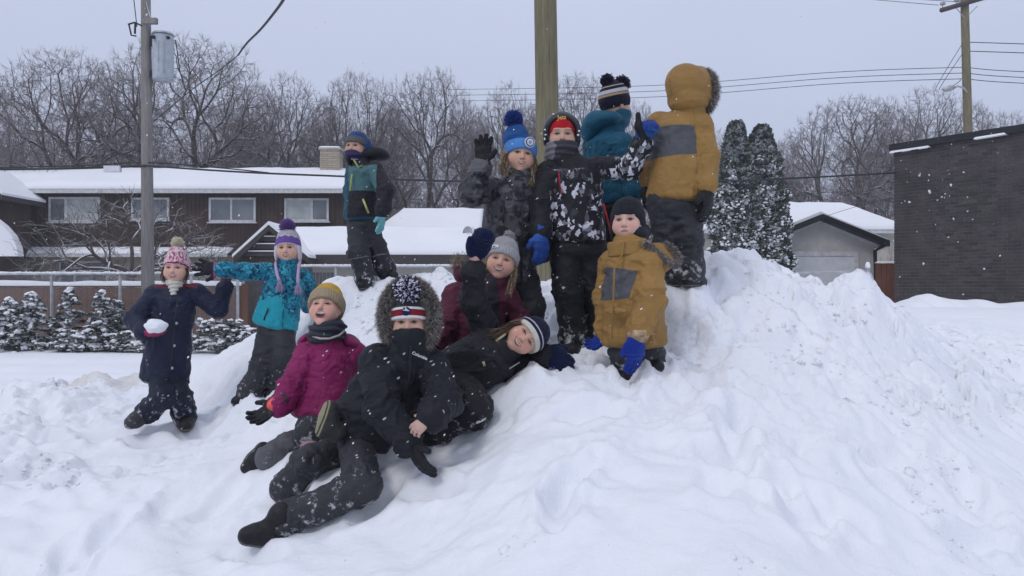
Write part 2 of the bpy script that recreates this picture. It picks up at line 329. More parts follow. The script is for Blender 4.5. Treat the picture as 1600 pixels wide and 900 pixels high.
# ================================================================ MATERIALS FOR THE SETTING
def wood_mat(name, c1, c2, scale=(30, 30, 2.2), bump=.4):
    m = NT(name); n = m.noise(1, 6, .6, m.co(scale)); n2 = m.noise(.9, 3)
    c = m.mix(m.ramp(n, .3, .7), c1, c2); c = m.mix(m.ramp(n2, .35, .7, 0, .35), c, tuple(x * .55 for x in lin(c1)[:3])); m.bump(n, bump, .01); return m.fin(c, .85, .2)
M_POLE = wood_mat('weathered_pole_wood', (.16, .15, .145), (.30, .285, .27))
M_POLE2 = wood_mat('greenish_pole_wood', (.13, .115, .07), (.27, .24, .155), (45, 45, 2.5))
M_BARK = NT('elm_bark'); _n = M_BARK.noise(3, 5); _t = M_BARK.math('ADD', M_BARK.up(), M_BARK.ramp(M_BARK.noise(.8, 3), .3, .7, -.25, .25))
_c = M_BARK.mix(M_BARK.ramp(_n, .3, .7), (.060, .050, .050), (.125, .108, .106)); M_BARK = M_BARK.fin(M_BARK.mix(M_BARK.ramp(_t, .45, .75, 0, .8), _c, SNOW), .95, .1)
M_TWIG = NT('twig_bark'); _t = M_TWIG.math('ADD', M_TWIG.up(), M_TWIG.ramp(M_TWIG.noise(.5, 3), .3, .7, -.3, .3))
M_TWIG = M_TWIG.fin(M_TWIG.mix(M_TWIG.ramp(_t, .40, .9, 0, .5), (.175, .148, .152), SNOW), .95, .1)
M_ROOFSNOW = NT('roof_snow'); M_ROOFSNOW.bump(M_ROOFSNOW.noise(2.2, 4), .25, .05); M_ROOFSNOW = M_ROOFSNOW.fin(M_ROOFSNOW.mix(M_ROOFSNOW.ramp(M_ROOFSNOW.noise(.5, 4), .3, .7), (.80, .81, .845), (.86, .865, .885)), .8, .1)
def siding(name, a, b, vert=True):
    m = NT(name); wv = m.n('TexWave', bands_direction='X' if vert else 'Z'); wv.inputs['Scale'].default_value = 1.7; wv.inputs['Distortion'].default_value = .6; wv.inputs['Detail'].default_value = 2
    m.l(m.co(), wv.inputs['Vector']); c = m.mix(m.ramp(m.noise(1.1, 6, .65), .3, .7), a, b); c = m.mix(m.ramp(wv.outputs[1], .0, .2, .5, 0), c, tuple(x * .5 for x in a)); m.bump(wv.outputs[1], .5, .02); return m.fin(c, .85, .2)
M_BROWN = siding('dark_brown_siding', (.040, .027, .024), (.078, .056, .048))
M_DKTRIM = simple('dark_trim', (.05, .043, .043), .6)
M_WHITE = simple('white_window_frame', (.55, .55, .56), .5)
M_CREAM = simple('cream_wall', (.40, .37, .33), .9, var=.1, scale=3)
M_STUCCO = simple('grey_stucco', (.47, .46, .45), .95, var=.06, scale=5, bump=.3, bscale=40)
M_GDOOR = simple('garage_door_paint', (.62, .63, .66), .6, var=.05)
M_BLACK = simple('black_metal', (.018, .018, .022), .45)
M_GALV = simple('galvanised_steel', (.42, .43, .45), .45, var=.15, metal=.5)
M_WIRE = simple('cable_rubber', (.03, .03, .035), .6)
M_FENCEWOOD = wood_mat('brown_fence_wood', (.115, .062, .043), (.19, .105, .072), (14, 14, 1.5))
M_REDWOOD = wood_mat('red_fence_wood', (.15, .062, .045), (.22, .10, .07), (14, 14, 1.5))
M_MORTAR = simple('dark_mortar', (.19, .175, .17), .95, var=.12, scale=3)
M_NEEDLE = simple('needles', (.035, .055, .038), .85, var=.4, scale=8, snow=None)
M_NEEDLE_SNOW = NT('cedar_needles'); _t = M_NEEDLE_SNOW.math('ADD', M_NEEDLE_SNOW.math('ABSOLUTE', M_NEEDLE_SNOW.up()), M_NEEDLE_SNOW.ramp(M_NEEDLE_SNOW.noise(5, 4), .3, .7, -.5, .35))
_c = M_NEEDLE_SNOW.mix(M_NEEDLE_SNOW.ramp(M_NEEDLE_SNOW.noise(6, 4), .3, .7), (.050, .064, .056), (.105, .120, .100)); M_NEEDLE_SNOW = M_NEEDLE_SNOW.fin(M_NEEDLE_SNOW.mix(M_NEEDLE_SNOW.ramp(_t, .45, .85, 0, .85), _c, SNOW), .9, .1)
def glass_mat(name, c1, c2, s=.6):
    m = NT(name); c = m.mix(m.ramp(m.noise(s, 3), .35, .65), c1, c2); return m.fin(c, .12, .5)
M_GLASS = glass_mat('window_glass', (.10, .115, .13), (.20, .22, .24)); M_CURTAIN = simple('curtained_pane', (.40, .43, .43), .3, var=.15, scale=1.5)
def stone_mat():
    m = NT('cream_stone'); b = m.n('TexBrick'); m.l(m.co((1, 1, 1)), b.inputs['Vector']); b.inputs['Scale'].default_value = 1
    mp = m.n('Mapping'); m.l(m.co(), mp.inputs[0]); mp.inputs['Rotation'].default_value = (math.pi / 2, 0, 0); m.l(mp.outputs[0], b.inputs['Vector'])
    b.inputs['Brick Width'].default_value = .5; b.inputs['Row Height'].default_value = .11; b.inputs['Mortar Size'].default_value = .012
    b.inputs[1].default_value = (.46, .40, .30, 1); b.inputs[2].default_value = (.34, .29, .22, 1); b.inputs[3].default_value = (.17, .155, .13, 1)
    m.bump(b.outputs['Fac'], .5, -.02); return m.fin(m.mix(m.ramp(m.noise(2, 4), .3, .7, 0, .4), b.outputs[0], (.36, .31, .24)), .9)
M_STONE = stone_mat()

def prism(mb, poly, y0, y1):
    "extrude an XZ polygon along Y"
    n = len(poly); v = [(x, y0, z) for x, z in poly] + [(x, y1, z) for x, z in poly]
    mb.add(v, [tuple(range(n)), tuple(range(2 * n - 1, n - 1, -1))] + [(i, i + n, (i + 1) % n + n, (i + 1) % n) for i in range(n)]); return mb
def prismx(mb, poly, x0, x1):
    n = len(poly); v = [(x0, y, z) for y, z in poly] + [(x1, y, z) for y, z in poly]
    mb.add(v, [tuple(range(n - 1, -1, -1)), tuple(range(n, 2 * n))] + [(i, (i + 1) % n, (i + 1) % n + n, i + n) for i in range(n)]); return mb
def snow_sheet(name, quad, thick, parent, nu=40, nv=10, seed=0):
    "lumpy sheet of snow lying on a roof plane given by 4 corners (eave a,b, ridge c,d)"
    a, b, c, d = [np.asarray(q, float) for q in quad]; u = np.linspace(0, 1, nu)[:, None, None]; v = np.linspace(0, 1, nv)[None, :, None]
    p = (a * (1 - u) + b * u) * (1 - v) + (d * (1 - u) + c * u) * v
    nrm = np.cross(b - a, d - a); nrm /= np.linalg.norm(nrm); nrm *= np.sign(nrm[2])
    e = np.minimum(np.minimum(u, 1 - u) * nu / 1.2, np.minimum(v, 1 - v) * nv / 1.0).clip(0, 1); e = np.sqrt(e)
    t = thick * (.25 + .75 * e) * (1 + .35 * fbm(p * 1.1, 3, seed)[..., None])
    top = p + nrm * t; q = np.concatenate([top.reshape(-1, 3), p.reshape(-1, 3)]); i = np.arange(nu * nv).reshape(nu, nv); N = nu * nv
    f = list(map(tuple, np.stack([i[:-1, :-1], i[1:, :-1], i[1:, 1:], i[:-1, 1:]], -1).reshape(-1, 4)))
    bd = [(i[k, 0], i[k + 1, 0]) for k in range(nu - 1)] + [(i[-1, k], i[-1, k + 1]) for k in range(nv - 1)] + [(i[k + 1, -1], i[k, -1]) for k in range(nu - 1)] + [(i[0, k + 1], i[0, k]) for k in range(nv - 1)]
    f += [(x, x + N, y + N, y) for x, y in bd]
    return obj(name, mesh(name, q, [tuple(int(z) for z in g) for g in f], True), M_ROOFSNOW, parent)
def window(parent, x0, x1, z0, z1, y, split=(.5,), curtain=(), fr=.09):
    f = MB(); f.box((x0, y - .07, z0), (x0 + fr, y + .03, z1)).box((x1 - fr, y - .07, z0), (x1, y + .03, z1)).box((x0 + fr, y - .068, z0), (x1 - fr, y + .028, z0 + fr)).box((x0 + fr, y - .068, z1 - fr), (x1 - fr, y + .028, z1))
    for s in split: xm = x0 + (x1 - x0) * s; f.box((xm - .045, y - .066, z0 + fr), (xm + .045, y + .026, z1 - fr))
    w_ = f.build('window', M_WHITE, parent)
    ed = [0] + list(split) + [1]
    for k in range(len(ed) - 1):
        a = x0 + (x1 - x0) * ed[k] + (fr if k == 0 else .045); b = x0 + (x1 - x0) * ed[k + 1] - (fr if k == len(ed) - 2 else .045)
        boxobj('pane', (a, y - .035, z0 + fr), (b, y - .02, z1 - fr), M_CURTAIN if k in curtain else M_GLASS, w_)
    boxobj('sill', (x0 - .06, y - .13, z0 - .06), (x1 + .06, y + .02, z0 - .003), M_WHITE, w_)
    return w_

# ---------------------------------------------------------------- left two-storey house
def px2x(px, Y): return (px - 800) / F * Y
def px2z(py, Y): return CAMZ + (450 - py) / F * Y
Yh = 36.0
hx0, hx1 = px2x(-90, Yh), px2x(548, Yh)
H = thing('two_storey_house', (0, 0, 0), 'long two-storey house with dark brown upper wall, cream stone below and snowy roof', 'house')
zE = px2z(303, Yh); zL = px2z(402, Yh); zM = px2z(388, Yh)
boxobj('upper_wall', (hx0, Yh, zM - .25), (hx1 - .3, Yh + 8, zE), M_BROWN, H)
boxobj('lower_wall', (hx0, Yh + .35, -.2), (px2x(366, Yh), Yh + 7.8, zM - .26), M_STONE, H)
r_ = MB(); prismx(r_, [(Yh - .45, zE), (Yh - .45, zE + .16), (Yh + 4, px2z(266, Yh + 4) - .02), (Yh + 8.4, zE + .16), (Yh + 8.4, zE)], hx0 - .3, hx1)
RF = r_.build('roof', M_DKTRIM, H)
snow_sheet('roof_snow', [(hx0 - .3, Yh - .48, zE + .165), (hx1 + .02, Yh - .48, zE + .165), (hx1 - .6, Yh + 4, px2z(266, Yh + 4)), (hx0 - .3, Yh + 4, px2z(266, Yh + 4))], .2, RF, 90, 12, 1)
boxobj('fascia', (hx0 - .3, Yh - .50, zE - .02), (hx1, Yh - .462, zE + .15), M_WHITE, RF)
cxa, cxb = px2x(503, Yh + 3.4), px2x(533, Yh + 3.4)
CH = boxobj('chimney', (cxa, Yh + 3, zE), (cxb, Yh + 3.8, px2z(236, Yh + 3.4)), M_STONE, RF)
boxobj('chimney_cap', (cxa - .06, Yh + 2.94, px2z(236, Yh + 3.4) + .003), (cxb + .06, Yh + 3.86, px2z(236, Yh + 3.4) + .10), M_CREAM, H)
snow_sheet('chimney_snow', [(cxa - .05, Yh + 2.95, px2z(236, Yh + 3.4) + .10), (cxb + .05, Yh + 2.95, px2z(236, Yh + 3.4) + .10), (cxb + .05, Yh + 3.85, px2z(236, Yh + 3.4) + .10), (cxa - .05, Yh + 3.85, px2z(236, Yh + 3.4) + .10)], .1, H, 12, 8, 2)
for a, b, t, bt, sp, cu in ((77, 157, 308, 347, (.33,), (1,)), (206, 265, 309, 344, (.5,), ()), (327, 400, 309, 347, (.48,), ()), (445, 514, 310, 346, (.62,), (0,))):
    window(H, px2x(a, Yh), px2x(b, Yh), px2z(bt, Yh), px2z(t, Yh), Yh, sp, cu)
for a, b, t, bt, sp in ((86, 164, 407, 446, (.32,)),):
    window(H, px2x(a, Yh), px2x(b, Yh), px2z(bt, Yh), px2z(t, Yh), Yh + .35, sp)
# skirt roof between the storeys
sk = MB(); prismx(sk, [(Yh - .8, zL), (Yh - .8, zL + .12), (Yh, zM), (Yh, zM - .3)], hx0 - .2, px2x(366, Yh)); SK = sk.build('skirt_roof', M_DKTRIM, H)
snow_sheet('skirt_snow', [(hx0 - .2, Yh - .83, zL + .12), (px2x(366, Yh), Yh - .83, zL + .12), (px2x(366, Yh), Yh - .02, zM), (hx0 - .2, Yh - .02, zM)], .12, SK, 90, 6, 3)
boxobj('gutter', (hx0 - .2, Yh - .90, zL - .02), (px2x(366, Yh), Yh - .84, zL + .11), M_WHITE, SK)
MB().tube([(px2x(40, Yh), Yh + .25, zL - .1), (px2x(41, Yh), Yh + .25, zL - .9), (px2x(36, Yh), Yh + .25, zL - 1.4), (px2x(36, Yh), Yh + .25, 0)], .05, 6).build('downpipe', M_DKTRIM, H)
# gable wing at the far left edge: a steep snowy gable seen from the side
g = thing('side_wing', (0, 0, 0), 'steep dark gable with a snowy slope at the far left edge beside the brown house', 'house')
Yg = 33.0
prism(gm := MB(), [(px2x(-60, Yg), px2z(500, Yg)), (px2x(-8, Yg), px2z(500, Yg)), (px2x(-8, Yg), px2z(306, Yg)), (px2x(-50, Yg), px2z(272, Yg)), (px2x(-60, Yg), px2z(300, Yg))], Yg, Yg + 2.5); gm.build('gable_wall', M_BROWN, g)
for i_, (xa, za, xb, zb) in enumerate(((px2x(10, Yg), px2z(314, Yg), px2x(-50, Yg), px2z(268, Yg)), (px2x(-110, Yg), px2z(314, Yg), px2x(-50, Yg), px2z(268, Yg)))):
    prism(q_ := MB(), [(xa, za), (xb, zb), (xb, zb + .22), (xa, za + .22)], Yg - .3, Yg + 2.8); q_.build('roof_slope', M_DKTRIM, g)
    prism(q_ := MB(), [(xa, za + .222), (xb, zb + .222), (xb, zb + .34), (xa, za + .32)], Yg - .28, Yg + 2.8); q_.build('slope_snow', M_ROOFSNOW, g)
prism(q_ := MB(), [(px2x(-60, 32.3), px2z(400, 32.3)), (px2x(28, 32.3), px2z(400, 32.3)), (px2x(26, 32.3), px2z(386, 32.3)), (px2x(18, 32.3), px2z(368, 32.3)), (px2x(4, 32.3), px2z(352, 32.3)), (px2x(-24, 32.3), px2z(330, 32.3)), (px2x(-60, 32.3), px2z(320, 32.3))], 32.3, 32.7); q_.build('lean_to_roof', M_ROOFSNOW, g)

# ---------------------------------------------------------------- parked car, only its snowy roof shows over the fence
Yc = 27
pc = thing('parked_car', (px2x(20, Yc), Yc, 0), 'parked dark green car with snow on its roof, mostly hidden behind the brown fence', 'car')
prism(q_ := MB(), [(-2.3, .35), (2.2, .35), (2.25, .85), (1.6, .98), (1.1, 1.42), (.3, 1.52), (-1.2, 1.5), (-1.9, 1.0), (-2.3, .9)], -.8, .8); q_.build('body', simple('dark_green_paint', (.02, .05, .045), .35, .5), pc)
prism(q_ := MB(), [(-1.65, 1.03), (1.4, 1.03), (1.0, 1.4), (-1.15, 1.42)], -.812, .812); q_.build('side_window', M_GLASS, pc)
v_, f_ = ICO2; blobs('roof_snow', [(-.25, 0, 1.56)], [1.0], M_ROOFSNOW, ICO3, (.1, .11), .05, pc)
for sx_ in (-1.45, 1.4):
    for sy_ in (-.78, .78): MB().tube([(sx_, sy_ - .1, .33), (sx_, sy_ + .1, .33)], .33, 16).build('wheel', M_BLACK, pc)

# ---------------------------------------------------------------- bungalow behind the pile (middle)
Ym = 30.0
B = thing('low_bungalow', (0, 0, 0), 'low bungalow with a wide snow-covered roof and dark front gable behind the pile', 'house')
bx0, bx1 = px2x(430, Ym), px2x(741, Ym); zb = px2z(404, Ym)
boxobj('wall', (bx0, Ym + .6, -.1), (bx1 - .3, Ym + 7, zb), M_CREAM, B)
boxobj('foundation_band', (bx0 + 1, Ym + .56, .3), (bx1 - .31, Ym + .597, 1.55), simple('pale_panel', (.46, .45, .45), .8), B)
rr = MB(); zt = px2z(357, Ym + 3); prismx(rr, [(Ym, zb), (Ym, zb + .14), (Ym + 3, zt - .02), (Ym + 6.5, zb + .14), (Ym + 6.5, zb)], bx0 - .2, bx1); BR = rr.build('roof', M_DKTRIM, B)
boxobj('fascia', (bx0 - .2, Ym - .05, zb - .22), (bx1, Ym - .004, zb + .14), M_DKTRIM, BR)
snow_sheet('roof_snow', [(bx0 - .3, Ym - .04, zb + .145), (bx1, Ym - .04, zb + .145), (px2x(741, Ym + 3), Ym + 3, zt), (bx0 - .3, Ym + 3, zt)], .17, BR, 60, 12, 4)
# front gable
ga, gp, gb = px2x(366, 29), px2x(421, 29), px2x(482, 29); zg = px2z(405, 29); zp = px2z(360, 29)
prism(q_ := MB(), [(ga + .25, -.1), (gb - .25, -.1), (gb - .25, zg), (gp, zp - .1), (ga + .25, zg)], 29.2, 31); q_.build('gable_wall', M_BROWN, B)
for k in range(4):
    hw = (.92 - k * .22); zz = zg + .12 + k * .27; bl = boxobj('gable_board', (gp - 1.1 * hw, 29.1, zz), (gp + 1.25 * hw, 29.197, zz + .16), M_DKTRIM, B)
    boxobj('board_snow', (gp - 1.1 * hw, 29.06, zz + .163), (gp + 1.25 * hw, 29.19, zz + .2), M_ROOFSNOW, bl)
for xa in (ga, gb):
    sgn = 1 if xa > gp else -1
    prism(q_ := MB(), [(xa, zg - .15), (gp, zp), (gp, zp + .2), (xa, zg + .06)], 28.9, 31.5); rs_ = q_.build('gable_rafter', M_DKTRIM, B)
    prism(q_ := MB(), [(xa + .04 * sgn, zg + .062), (gp, zp + .203), (gp, zp + .33), (xa + .04 * sgn, zg + .17)], 28.88, 32.2); q_.build('rafter_snow', M_ROOFSNOW, rs_)
# farther roof behind
B2 = thing('far_bungalow', (0, 0, 0), 'farther bungalow whose plain snowy roof rises behind the low bungalow', 'house')
Yf = 37.0; fx0, fx1 = px2x(585, Yf), px2x(752, Yf); zf = px2z(366, Yf); zft = px2z(327, Yf + 3)
boxobj('wall', (fx0 + .3, Yf + .5, 0), (fx1 - .2, Yf + 7, zf), M_BROWN, B2)
rr = MB(); prismx(rr, [(Yf, zf), (Yf, zf + .14), (Yf + 3, zft - .02), (Yf + 6.5, zf + .14), (Yf + 6.5, zf)], fx0, fx1); R2 = rr.build('roof', M_DKTRIM, B2)
snow_sheet('roof_snow', [(fx0, Yf - .04, zf + .145), (fx1, Yf - .04, zf + .145), (fx1, Yf + 3, zft), (fx0 + 1, Yf + 3, zft)], .15, R2, 50, 12, 5)
# dish on the low bungalow roof
D_ = thing('satellite_dish', P(731, 366, 32), 'small round satellite dish on the snowy bungalow roof', 'satellite dish')
dm = MB(); ring = [(0, 0, 0)]; ff = []
for r, d in ((.1, .01), (.2, .04), (.27, .075)):
    for k in range(16): th = k * math.pi / 8; ring.append((r * math.cos(th) * .75, -d, .05 + r * math.sin(th)))
for k in range(16): ff.append((0, 1 + k, 1 + (k + 1) % 16))
for j in (0, 1):
    for k in range(16): ff.append((1 + j * 16 + k, 1 + (j + 1) * 16 + k, 1 + (j + 1) * 16 + (k + 1) % 16, 1 + j * 16 + (k + 1) % 16))
dm.add(ring, ff).build('reflector', M_GALV, D_, True); MB().tube([(0, 0, .05), (.05, .25, -.1), (.05, .25, -.5)], .025).build('mast', M_GALV, D_); MB().tube([(0, 0, -.1), (0, -.3, .05)], .012).build('feed_arm', M_GALV, D_)

# ---------------------------------------------------------------- right: stucco garage, house behind
Yr = 24.0
G = thing('stucco_garage', (0, 0, 0), 'grey stucco garage with dark trimmed gable and wide pale door', 'garage')
xl, xr, xp = px2x(1192, Yr), px2x(1366, Yr), px2x(1279, Yr); ze = px2z(374, Yr); zpk = px2z(343, Yr)
prism(q_ := MB(), [(xl, .3), (xr, .3), (xr, ze), (xp, zpk), (xl, ze)], Yr, Yr + 5.5); q_.build('wall', M_STUCCO, G)
for xa, s_ in ((px2x(1176, Yr), -1), (px2x(1382, Yr), 1)):
    za = px2z(381, Yr); zq = px2z(339, Yr)
    prism(q_ := MB(), [(xa, za - .10), (xp, zq - .10), (xp, zq + .06), (xa, za + .08)], Yr - .35, Yr + 5.7); e_ = q_.build('roof_slope', M_BLACK, G)
    prism(q_ := MB(), [(xa, za + .083), (xp, zq + .063), (xp, zq + .15), (xa, za + .15)], Yr - .18, Yr + 5.7); q_.build('slope_snow', M_ROOFSNOW, e_)
    prism(q_ := MB(), [(xa - .1 * s_, za - .16), (xp, zq - .19), (xp, zq - .105), (xa - .0 * s_, za - .105)], Yr - .04, Yr - .005); q_.build('barge_trim', M_WHITE, e_)
dx0, dx1, dz1 = px2x(1205, Yr), px2x(1341, Yr), px2z(393, Yr)
fr_ = MB(); fr_.box((dx0, Yr - .05, .3), (dx0 + .14, Yr - .003, dz1)).box((dx1 - .14, Yr - .05, .3), (dx1, Yr - .003, dz1)).box((dx0 + .14, Yr - .05, dz1 - .14), (dx1 - .14, Yr - .003, dz1)); fr_.build('door_frame', M_WHITE, G)
for k in range(4):
    z1_ = dz1 - .145 - k * .5; boxobj('door_panel', (dx0 + .143, Yr - .03, z1_ - .49), (dx1 - .143, Yr - .004, z1_), M_GDOOR, G)
MB().tube([(px2x(1381, Yr), Yr - .3, px2z(381, Yr)), (px2x(1366, Yr), Yr - .06, px2z(392, Yr)), (px2x(1367, Yr), Yr - .06, .4)], .06, 8).build('downpipe', M_BLACK, G)
Rr = thing('hip_roof_house', (0, 0, 0), 'cream house with broad snow-covered hip roof behind the garage', 'house')
Yq = 34.0; q0, q1 = px2x(1085, Yq), px2x(1425, Yq); zq0 = px2z(364, Yq); zq1 = px2z(319, Yq + 4)
boxobj('wall', (q0 + .4, Yq + .5, 0), (q1 - .4, Yq + 8, zq0), M_CREAM, Rr)
boxobj('eave', (q0, Yq, zq0), (q1, Yq + 8.4, zq0 + .14), M_WHITE, Rr)
xa, xb = px2x(1215, Yq + 4), px2x(1310, Yq + 4)
snow_sheet('roof_front', [(q0, Yq - .03, zq0 + .143), (q1, Yq - .03, zq0 + .143), (xb, Yq + 4, zq1), (xa, Yq + 4, zq1)], .18, Rr, 60, 14, 6)
MB().add([(q1, Yq, zq0 + .142), (q1, Yq + 8.4, zq0 + .142), (xb, Yq + 4.2, zq1)], [(0, 1, 2)]).build('roof_side', M_ROOFSNOW, Rr)
MB().add([(q0, Yq, zq0 + .142), (xa, Yq + 4.2, zq1), (q0, Yq + 8.4, zq0 + .142)], [(0, 1, 2)]).build('roof_side', M_ROOFSNOW, Rr)
MB().tube([(px2x(1368, Yq + 2), Yq + 2, 4), (px2x(1368, Yq + 2), Yq + 2, 5.05)], .05, 8).build('vent_pipe', M_BLACK, Rr)

# ---------------------------------------------------------------- brick building, bricks laid one by one
BK = thing('brick_building', (px2x(1397, 20.5), 20.5, 0), 'flat-roofed dark brown brick building at the right edge', 'building')
p0 = A(px2x(1397, 20.5), 20.5); p1 = A(px2x(1700, 17.0), 17.0); dv = p1 - p0; Lb = np.linalg.norm(dv); dv /= Lb; nv_ = A(dv[1], -dv[0]);   # outward normal (towards camera)
if nv_[1] > 0: nv_ = -nv_
ztop = px2z(236, 20.5)
def bpt(u, o, z): q = dv * u + nv_ * o; return (q[0], q[1], z)
def bbox(u0, u1, o0, o1, z0, z1):
    v = [bpt(u0, o1, z0), bpt(u1, o1, z0), bpt(u1, o0, z0), bpt(u0, o0, z0), bpt(u0, o1, z1), bpt(u1, o1, z1), bpt(u1, o0, z1), bpt(u0, o0, z1)]
    return v, [(3, 2, 1, 0), (4, 5, 6, 7), (0, 1, 5, 4), (1, 2, 6, 5), (2, 3, 7, 6), (3, 0, 4, 7)]
MB().add(*bbox(.012, Lb - .01, -.012, -5, .2, ztop)).build('core_wall', M_MORTAR, BK)
bm = NT('brown_brick'); oi = bm.n('ObjectInfo'); c = bm.mix(bm.ramp(bm.noise(2.6, 2), .35, .65), (.040, .034, .036), (.082, .070, .070)); c = bm.mix(bm.ramp(bm.noise(30, 4), .3, .7, 0, .5), c, (.034, .031, .035)); bm.bump(bm.noise(60, 3), .3, .01); M_BRICK = bm.fin(c, .75, .3)
bm = NT('brown_brick_varied'); oi = bm.n('ObjectInfo'); c = bm.mix(oi.outputs['Random'], (.036, .031, .033), (.085, .073, .073)); c = bm.mix(bm.ramp(bm.noise(30, 4), .3, .7, 0, .4), c, (.036, .033, .037)); bm.bump(bm.noise(60, 3), .3, .01); M_BRICK2 = bm.fin(c, .75, .3)
rows = 50; rh = (ztop - .85) / rows; bw = .215; mj = .012
cand = []
for r in range(rows + 8):
    z = ztop - (r + 1) * rh; off = (bw / 2 if r % 2 else 0)
    for k in range(-1, int(Lb / bw) + 1):
        u0 = max(0, k * bw + off); u1 = min(Lb, (k + 1) * bw + off - mj)
        if u1 - u0 < .04: continue
        x = p0[0] + dv[0] * u0; y = p0[1] + dv[1] * u0; cand.append((y if (x / y * F + 800) < 1545 and r < rows else 99, u0, u1, z))
cand.sort(); stuff = MB(); shared = {}
bme = mesh('brick', *[np.array(bbox(0, bw - mj, .0, -.05, 0, rh - mj)[0]), bbox(0, 1, 0, 1, 0, 1)[1]]); bme.materials.append(M_BRICK2)
full = 0
for y, u0, u1, z in cand:
    if full < 300 and abs((u1 - u0) - (bw - mj)) < 1e-6 and y < 99:
        o = bpy.data.objects.new('brick', bme); COL.objects.link(o); o.parent = BK; o.location = bpt(u0, random.uniform(-.002, .002), z); full += 1
    else: stuff.add(*bbox(u0, u1, random.uniform(-.002, .002), -.05, z, z + rh - mj))
stuff.build('brickwork', M_BRICK, BK, kind='stuff')
MB().add(*bbox(-.08, Lb, .10, -5, ztop + .003, ztop + .17)).build('roof_coping', M_BLACK, BK)
for u0, u1, zz, oo in ((-.07, .95, ztop - .06, .11), (2.0, 2.7, ztop - .02, .12)):
    snow_sheet('ledge_snow', [bpt(u0, oo, zz), bpt(u1, oo, zz + .01), bpt(u1, 0, zz + .01), bpt(u0, 0, zz)], .07, BK, 24, 5, 9)
# thrown snowballs stuck on the bricks
sp_ = [(1408, 251), (1416, 264), (1423, 269), (1438, 271), (1437, 274), (1452, 273), (1451, 282), (1453, 300), (1414, 314), (1421, 316), (1409, 317), (1465, 313), (1472, 308), (1477, 303), (1476, 309), (1484, 306), (1452, 329), (1462, 351), (1506, 269), (1486, 289), (1512, 308), (1520, 343), (1433, 362), (1497, 378), (1512, 330), (1490, 342), (1538, 420), (1443, 412), (1505, 460)]
k0 = 0
for x, y in sp_:
    t = (x - 1397) / (1700 - 1397); yy = 1 / ((1 - t) / 20.5 + t / 17.0); q = P(x, y, yy) - A(p0[0], p0[1], 0); uu = q[0] * dv[0] + q[1] * dv[1]
    blobs('snow_splat', [bpt(uu, .004, q[2])], [random.choice((.009, .012, .016, .022, .028))], M_ROOFSNOW, ICO2, (.9, 1.6), .9, BK)

# snow bank in front of the brick wall
ban = [(1388, 474, 17.5), (1400, 476, 17), (1412, 471, 17), (1424, 467, 17), (1432, 470, 17.2), (1440, 461, 17.3), (1446, 459, 17.3), (1456, 463, 17.2), (1475, 466, 17), (1500, 468, 17), (1540, 471, 16.6), (1620, 474, 16)]
ux = np.linspace(0, len(ban) - 1, 120); bp = np.array([P(*b) for b in ban]); bp = np.stack([np.interp(ux, np.arange(len(ban)), bp[:, k]) for k in range(3)], -1)
sec = np.linspace(-1, 1, 22); vv = []
for i_, b_ in enumerate(bp):
    for s_ in sec: 
        yy = b_[1] + s_ * 1.7; hh = b_[2] - (b_[2] - .85) * abs(s_) ** 1.7 ; hh += .05 * float(vnoise(np.array([b_[0] * 3, yy * 2, 1.]), 4)) * (1 - abs(s_)); vv.append((b_[0], yy, hh))
ii = np.arange(len(vv)).reshape(120, 22); fq = np.stack([ii[:-1, :-1], ii[:-1, 1:], ii[1:, 1:], ii[1:, :-1]], -1).reshape(-1, 4)[:, ::-1]
obj('snow_bank', mesh('snow_bank', np.array(vv), fq, True), MSNOW, kind='structure')
# red wooden fence between garage and brick building
RFn = thing('red_wood_fence', (px2x(1369, 23), 23, 0), 'short red-brown wooden fence between the garage and the brick building', 'fence')
for k in range(6): boxobj('board', (k * .15, 0, .3), (k * .15 + .14, .03, px2z(412, 23)), M_REDWOOD, RFn)
boxobj('rail', (0, .033, 1.7), (.92, .07, 1.8), M_REDWOOD, RFn); snow_sheet('rail_snow', [(-.02, -.03, px2z(411, 23)), (.94, -.03, px2z(411, 23)), (.94, .06, px2z(411, 23)), (-.02, .06, px2z(411, 23))], .05, RFn, 14, 4, 3)
# ================================================================ FENCES, POLES, WIRES
def chainlink(name, x0, x1, y, z0, z1, parent, pitch=.065, r=.0024):
    vs = []; fs = []; h = z1 - z0; n = 0
    for s in (1, -1):
        x = x0 - (h if s > 0 else 0)
        while x < x1 + (h if s < 0 else 0):
            a = (x, z0); b = (x + s * h, z1)
            # clip to the panel
            def clip(p, q):
                if p[0] > q[0]: p, q = q, p
                if q[0] < x0 or p[0] > x1: return None
                def at(xx): t = (xx - p[0]) / (q[0] - p[0]); return (xx, p[1] + t * (q[1] - p[1]))
                if p[0] < x0: p = at(x0)
                if q[0] > x1: q = at(x1)
                return p, q
            c = clip(a, b)
            if c:
                (ax, az), (bx, bz) = c; dy = .003 * s
                for o1, o2 in (((0, r), (r, -r)), ((r, -r), (-r, -r)), ((-r, -r), (0, r))):
                    vs += [(ax + o1[0], y + dy + o1[1], az), (bx + o1[0], y + dy + o1[1], bz), (bx + o2[0], y + dy + o2[1], bz), (ax + o2[0], y + dy + o2[1], az)]
                    fs.append((n, n + 1, n + 2, n + 3)); n += 4
            x += pitch
    return obj(name, mesh(name, np.array(vs), np.array(fs)), M_GALV, parent, kind='stuff')
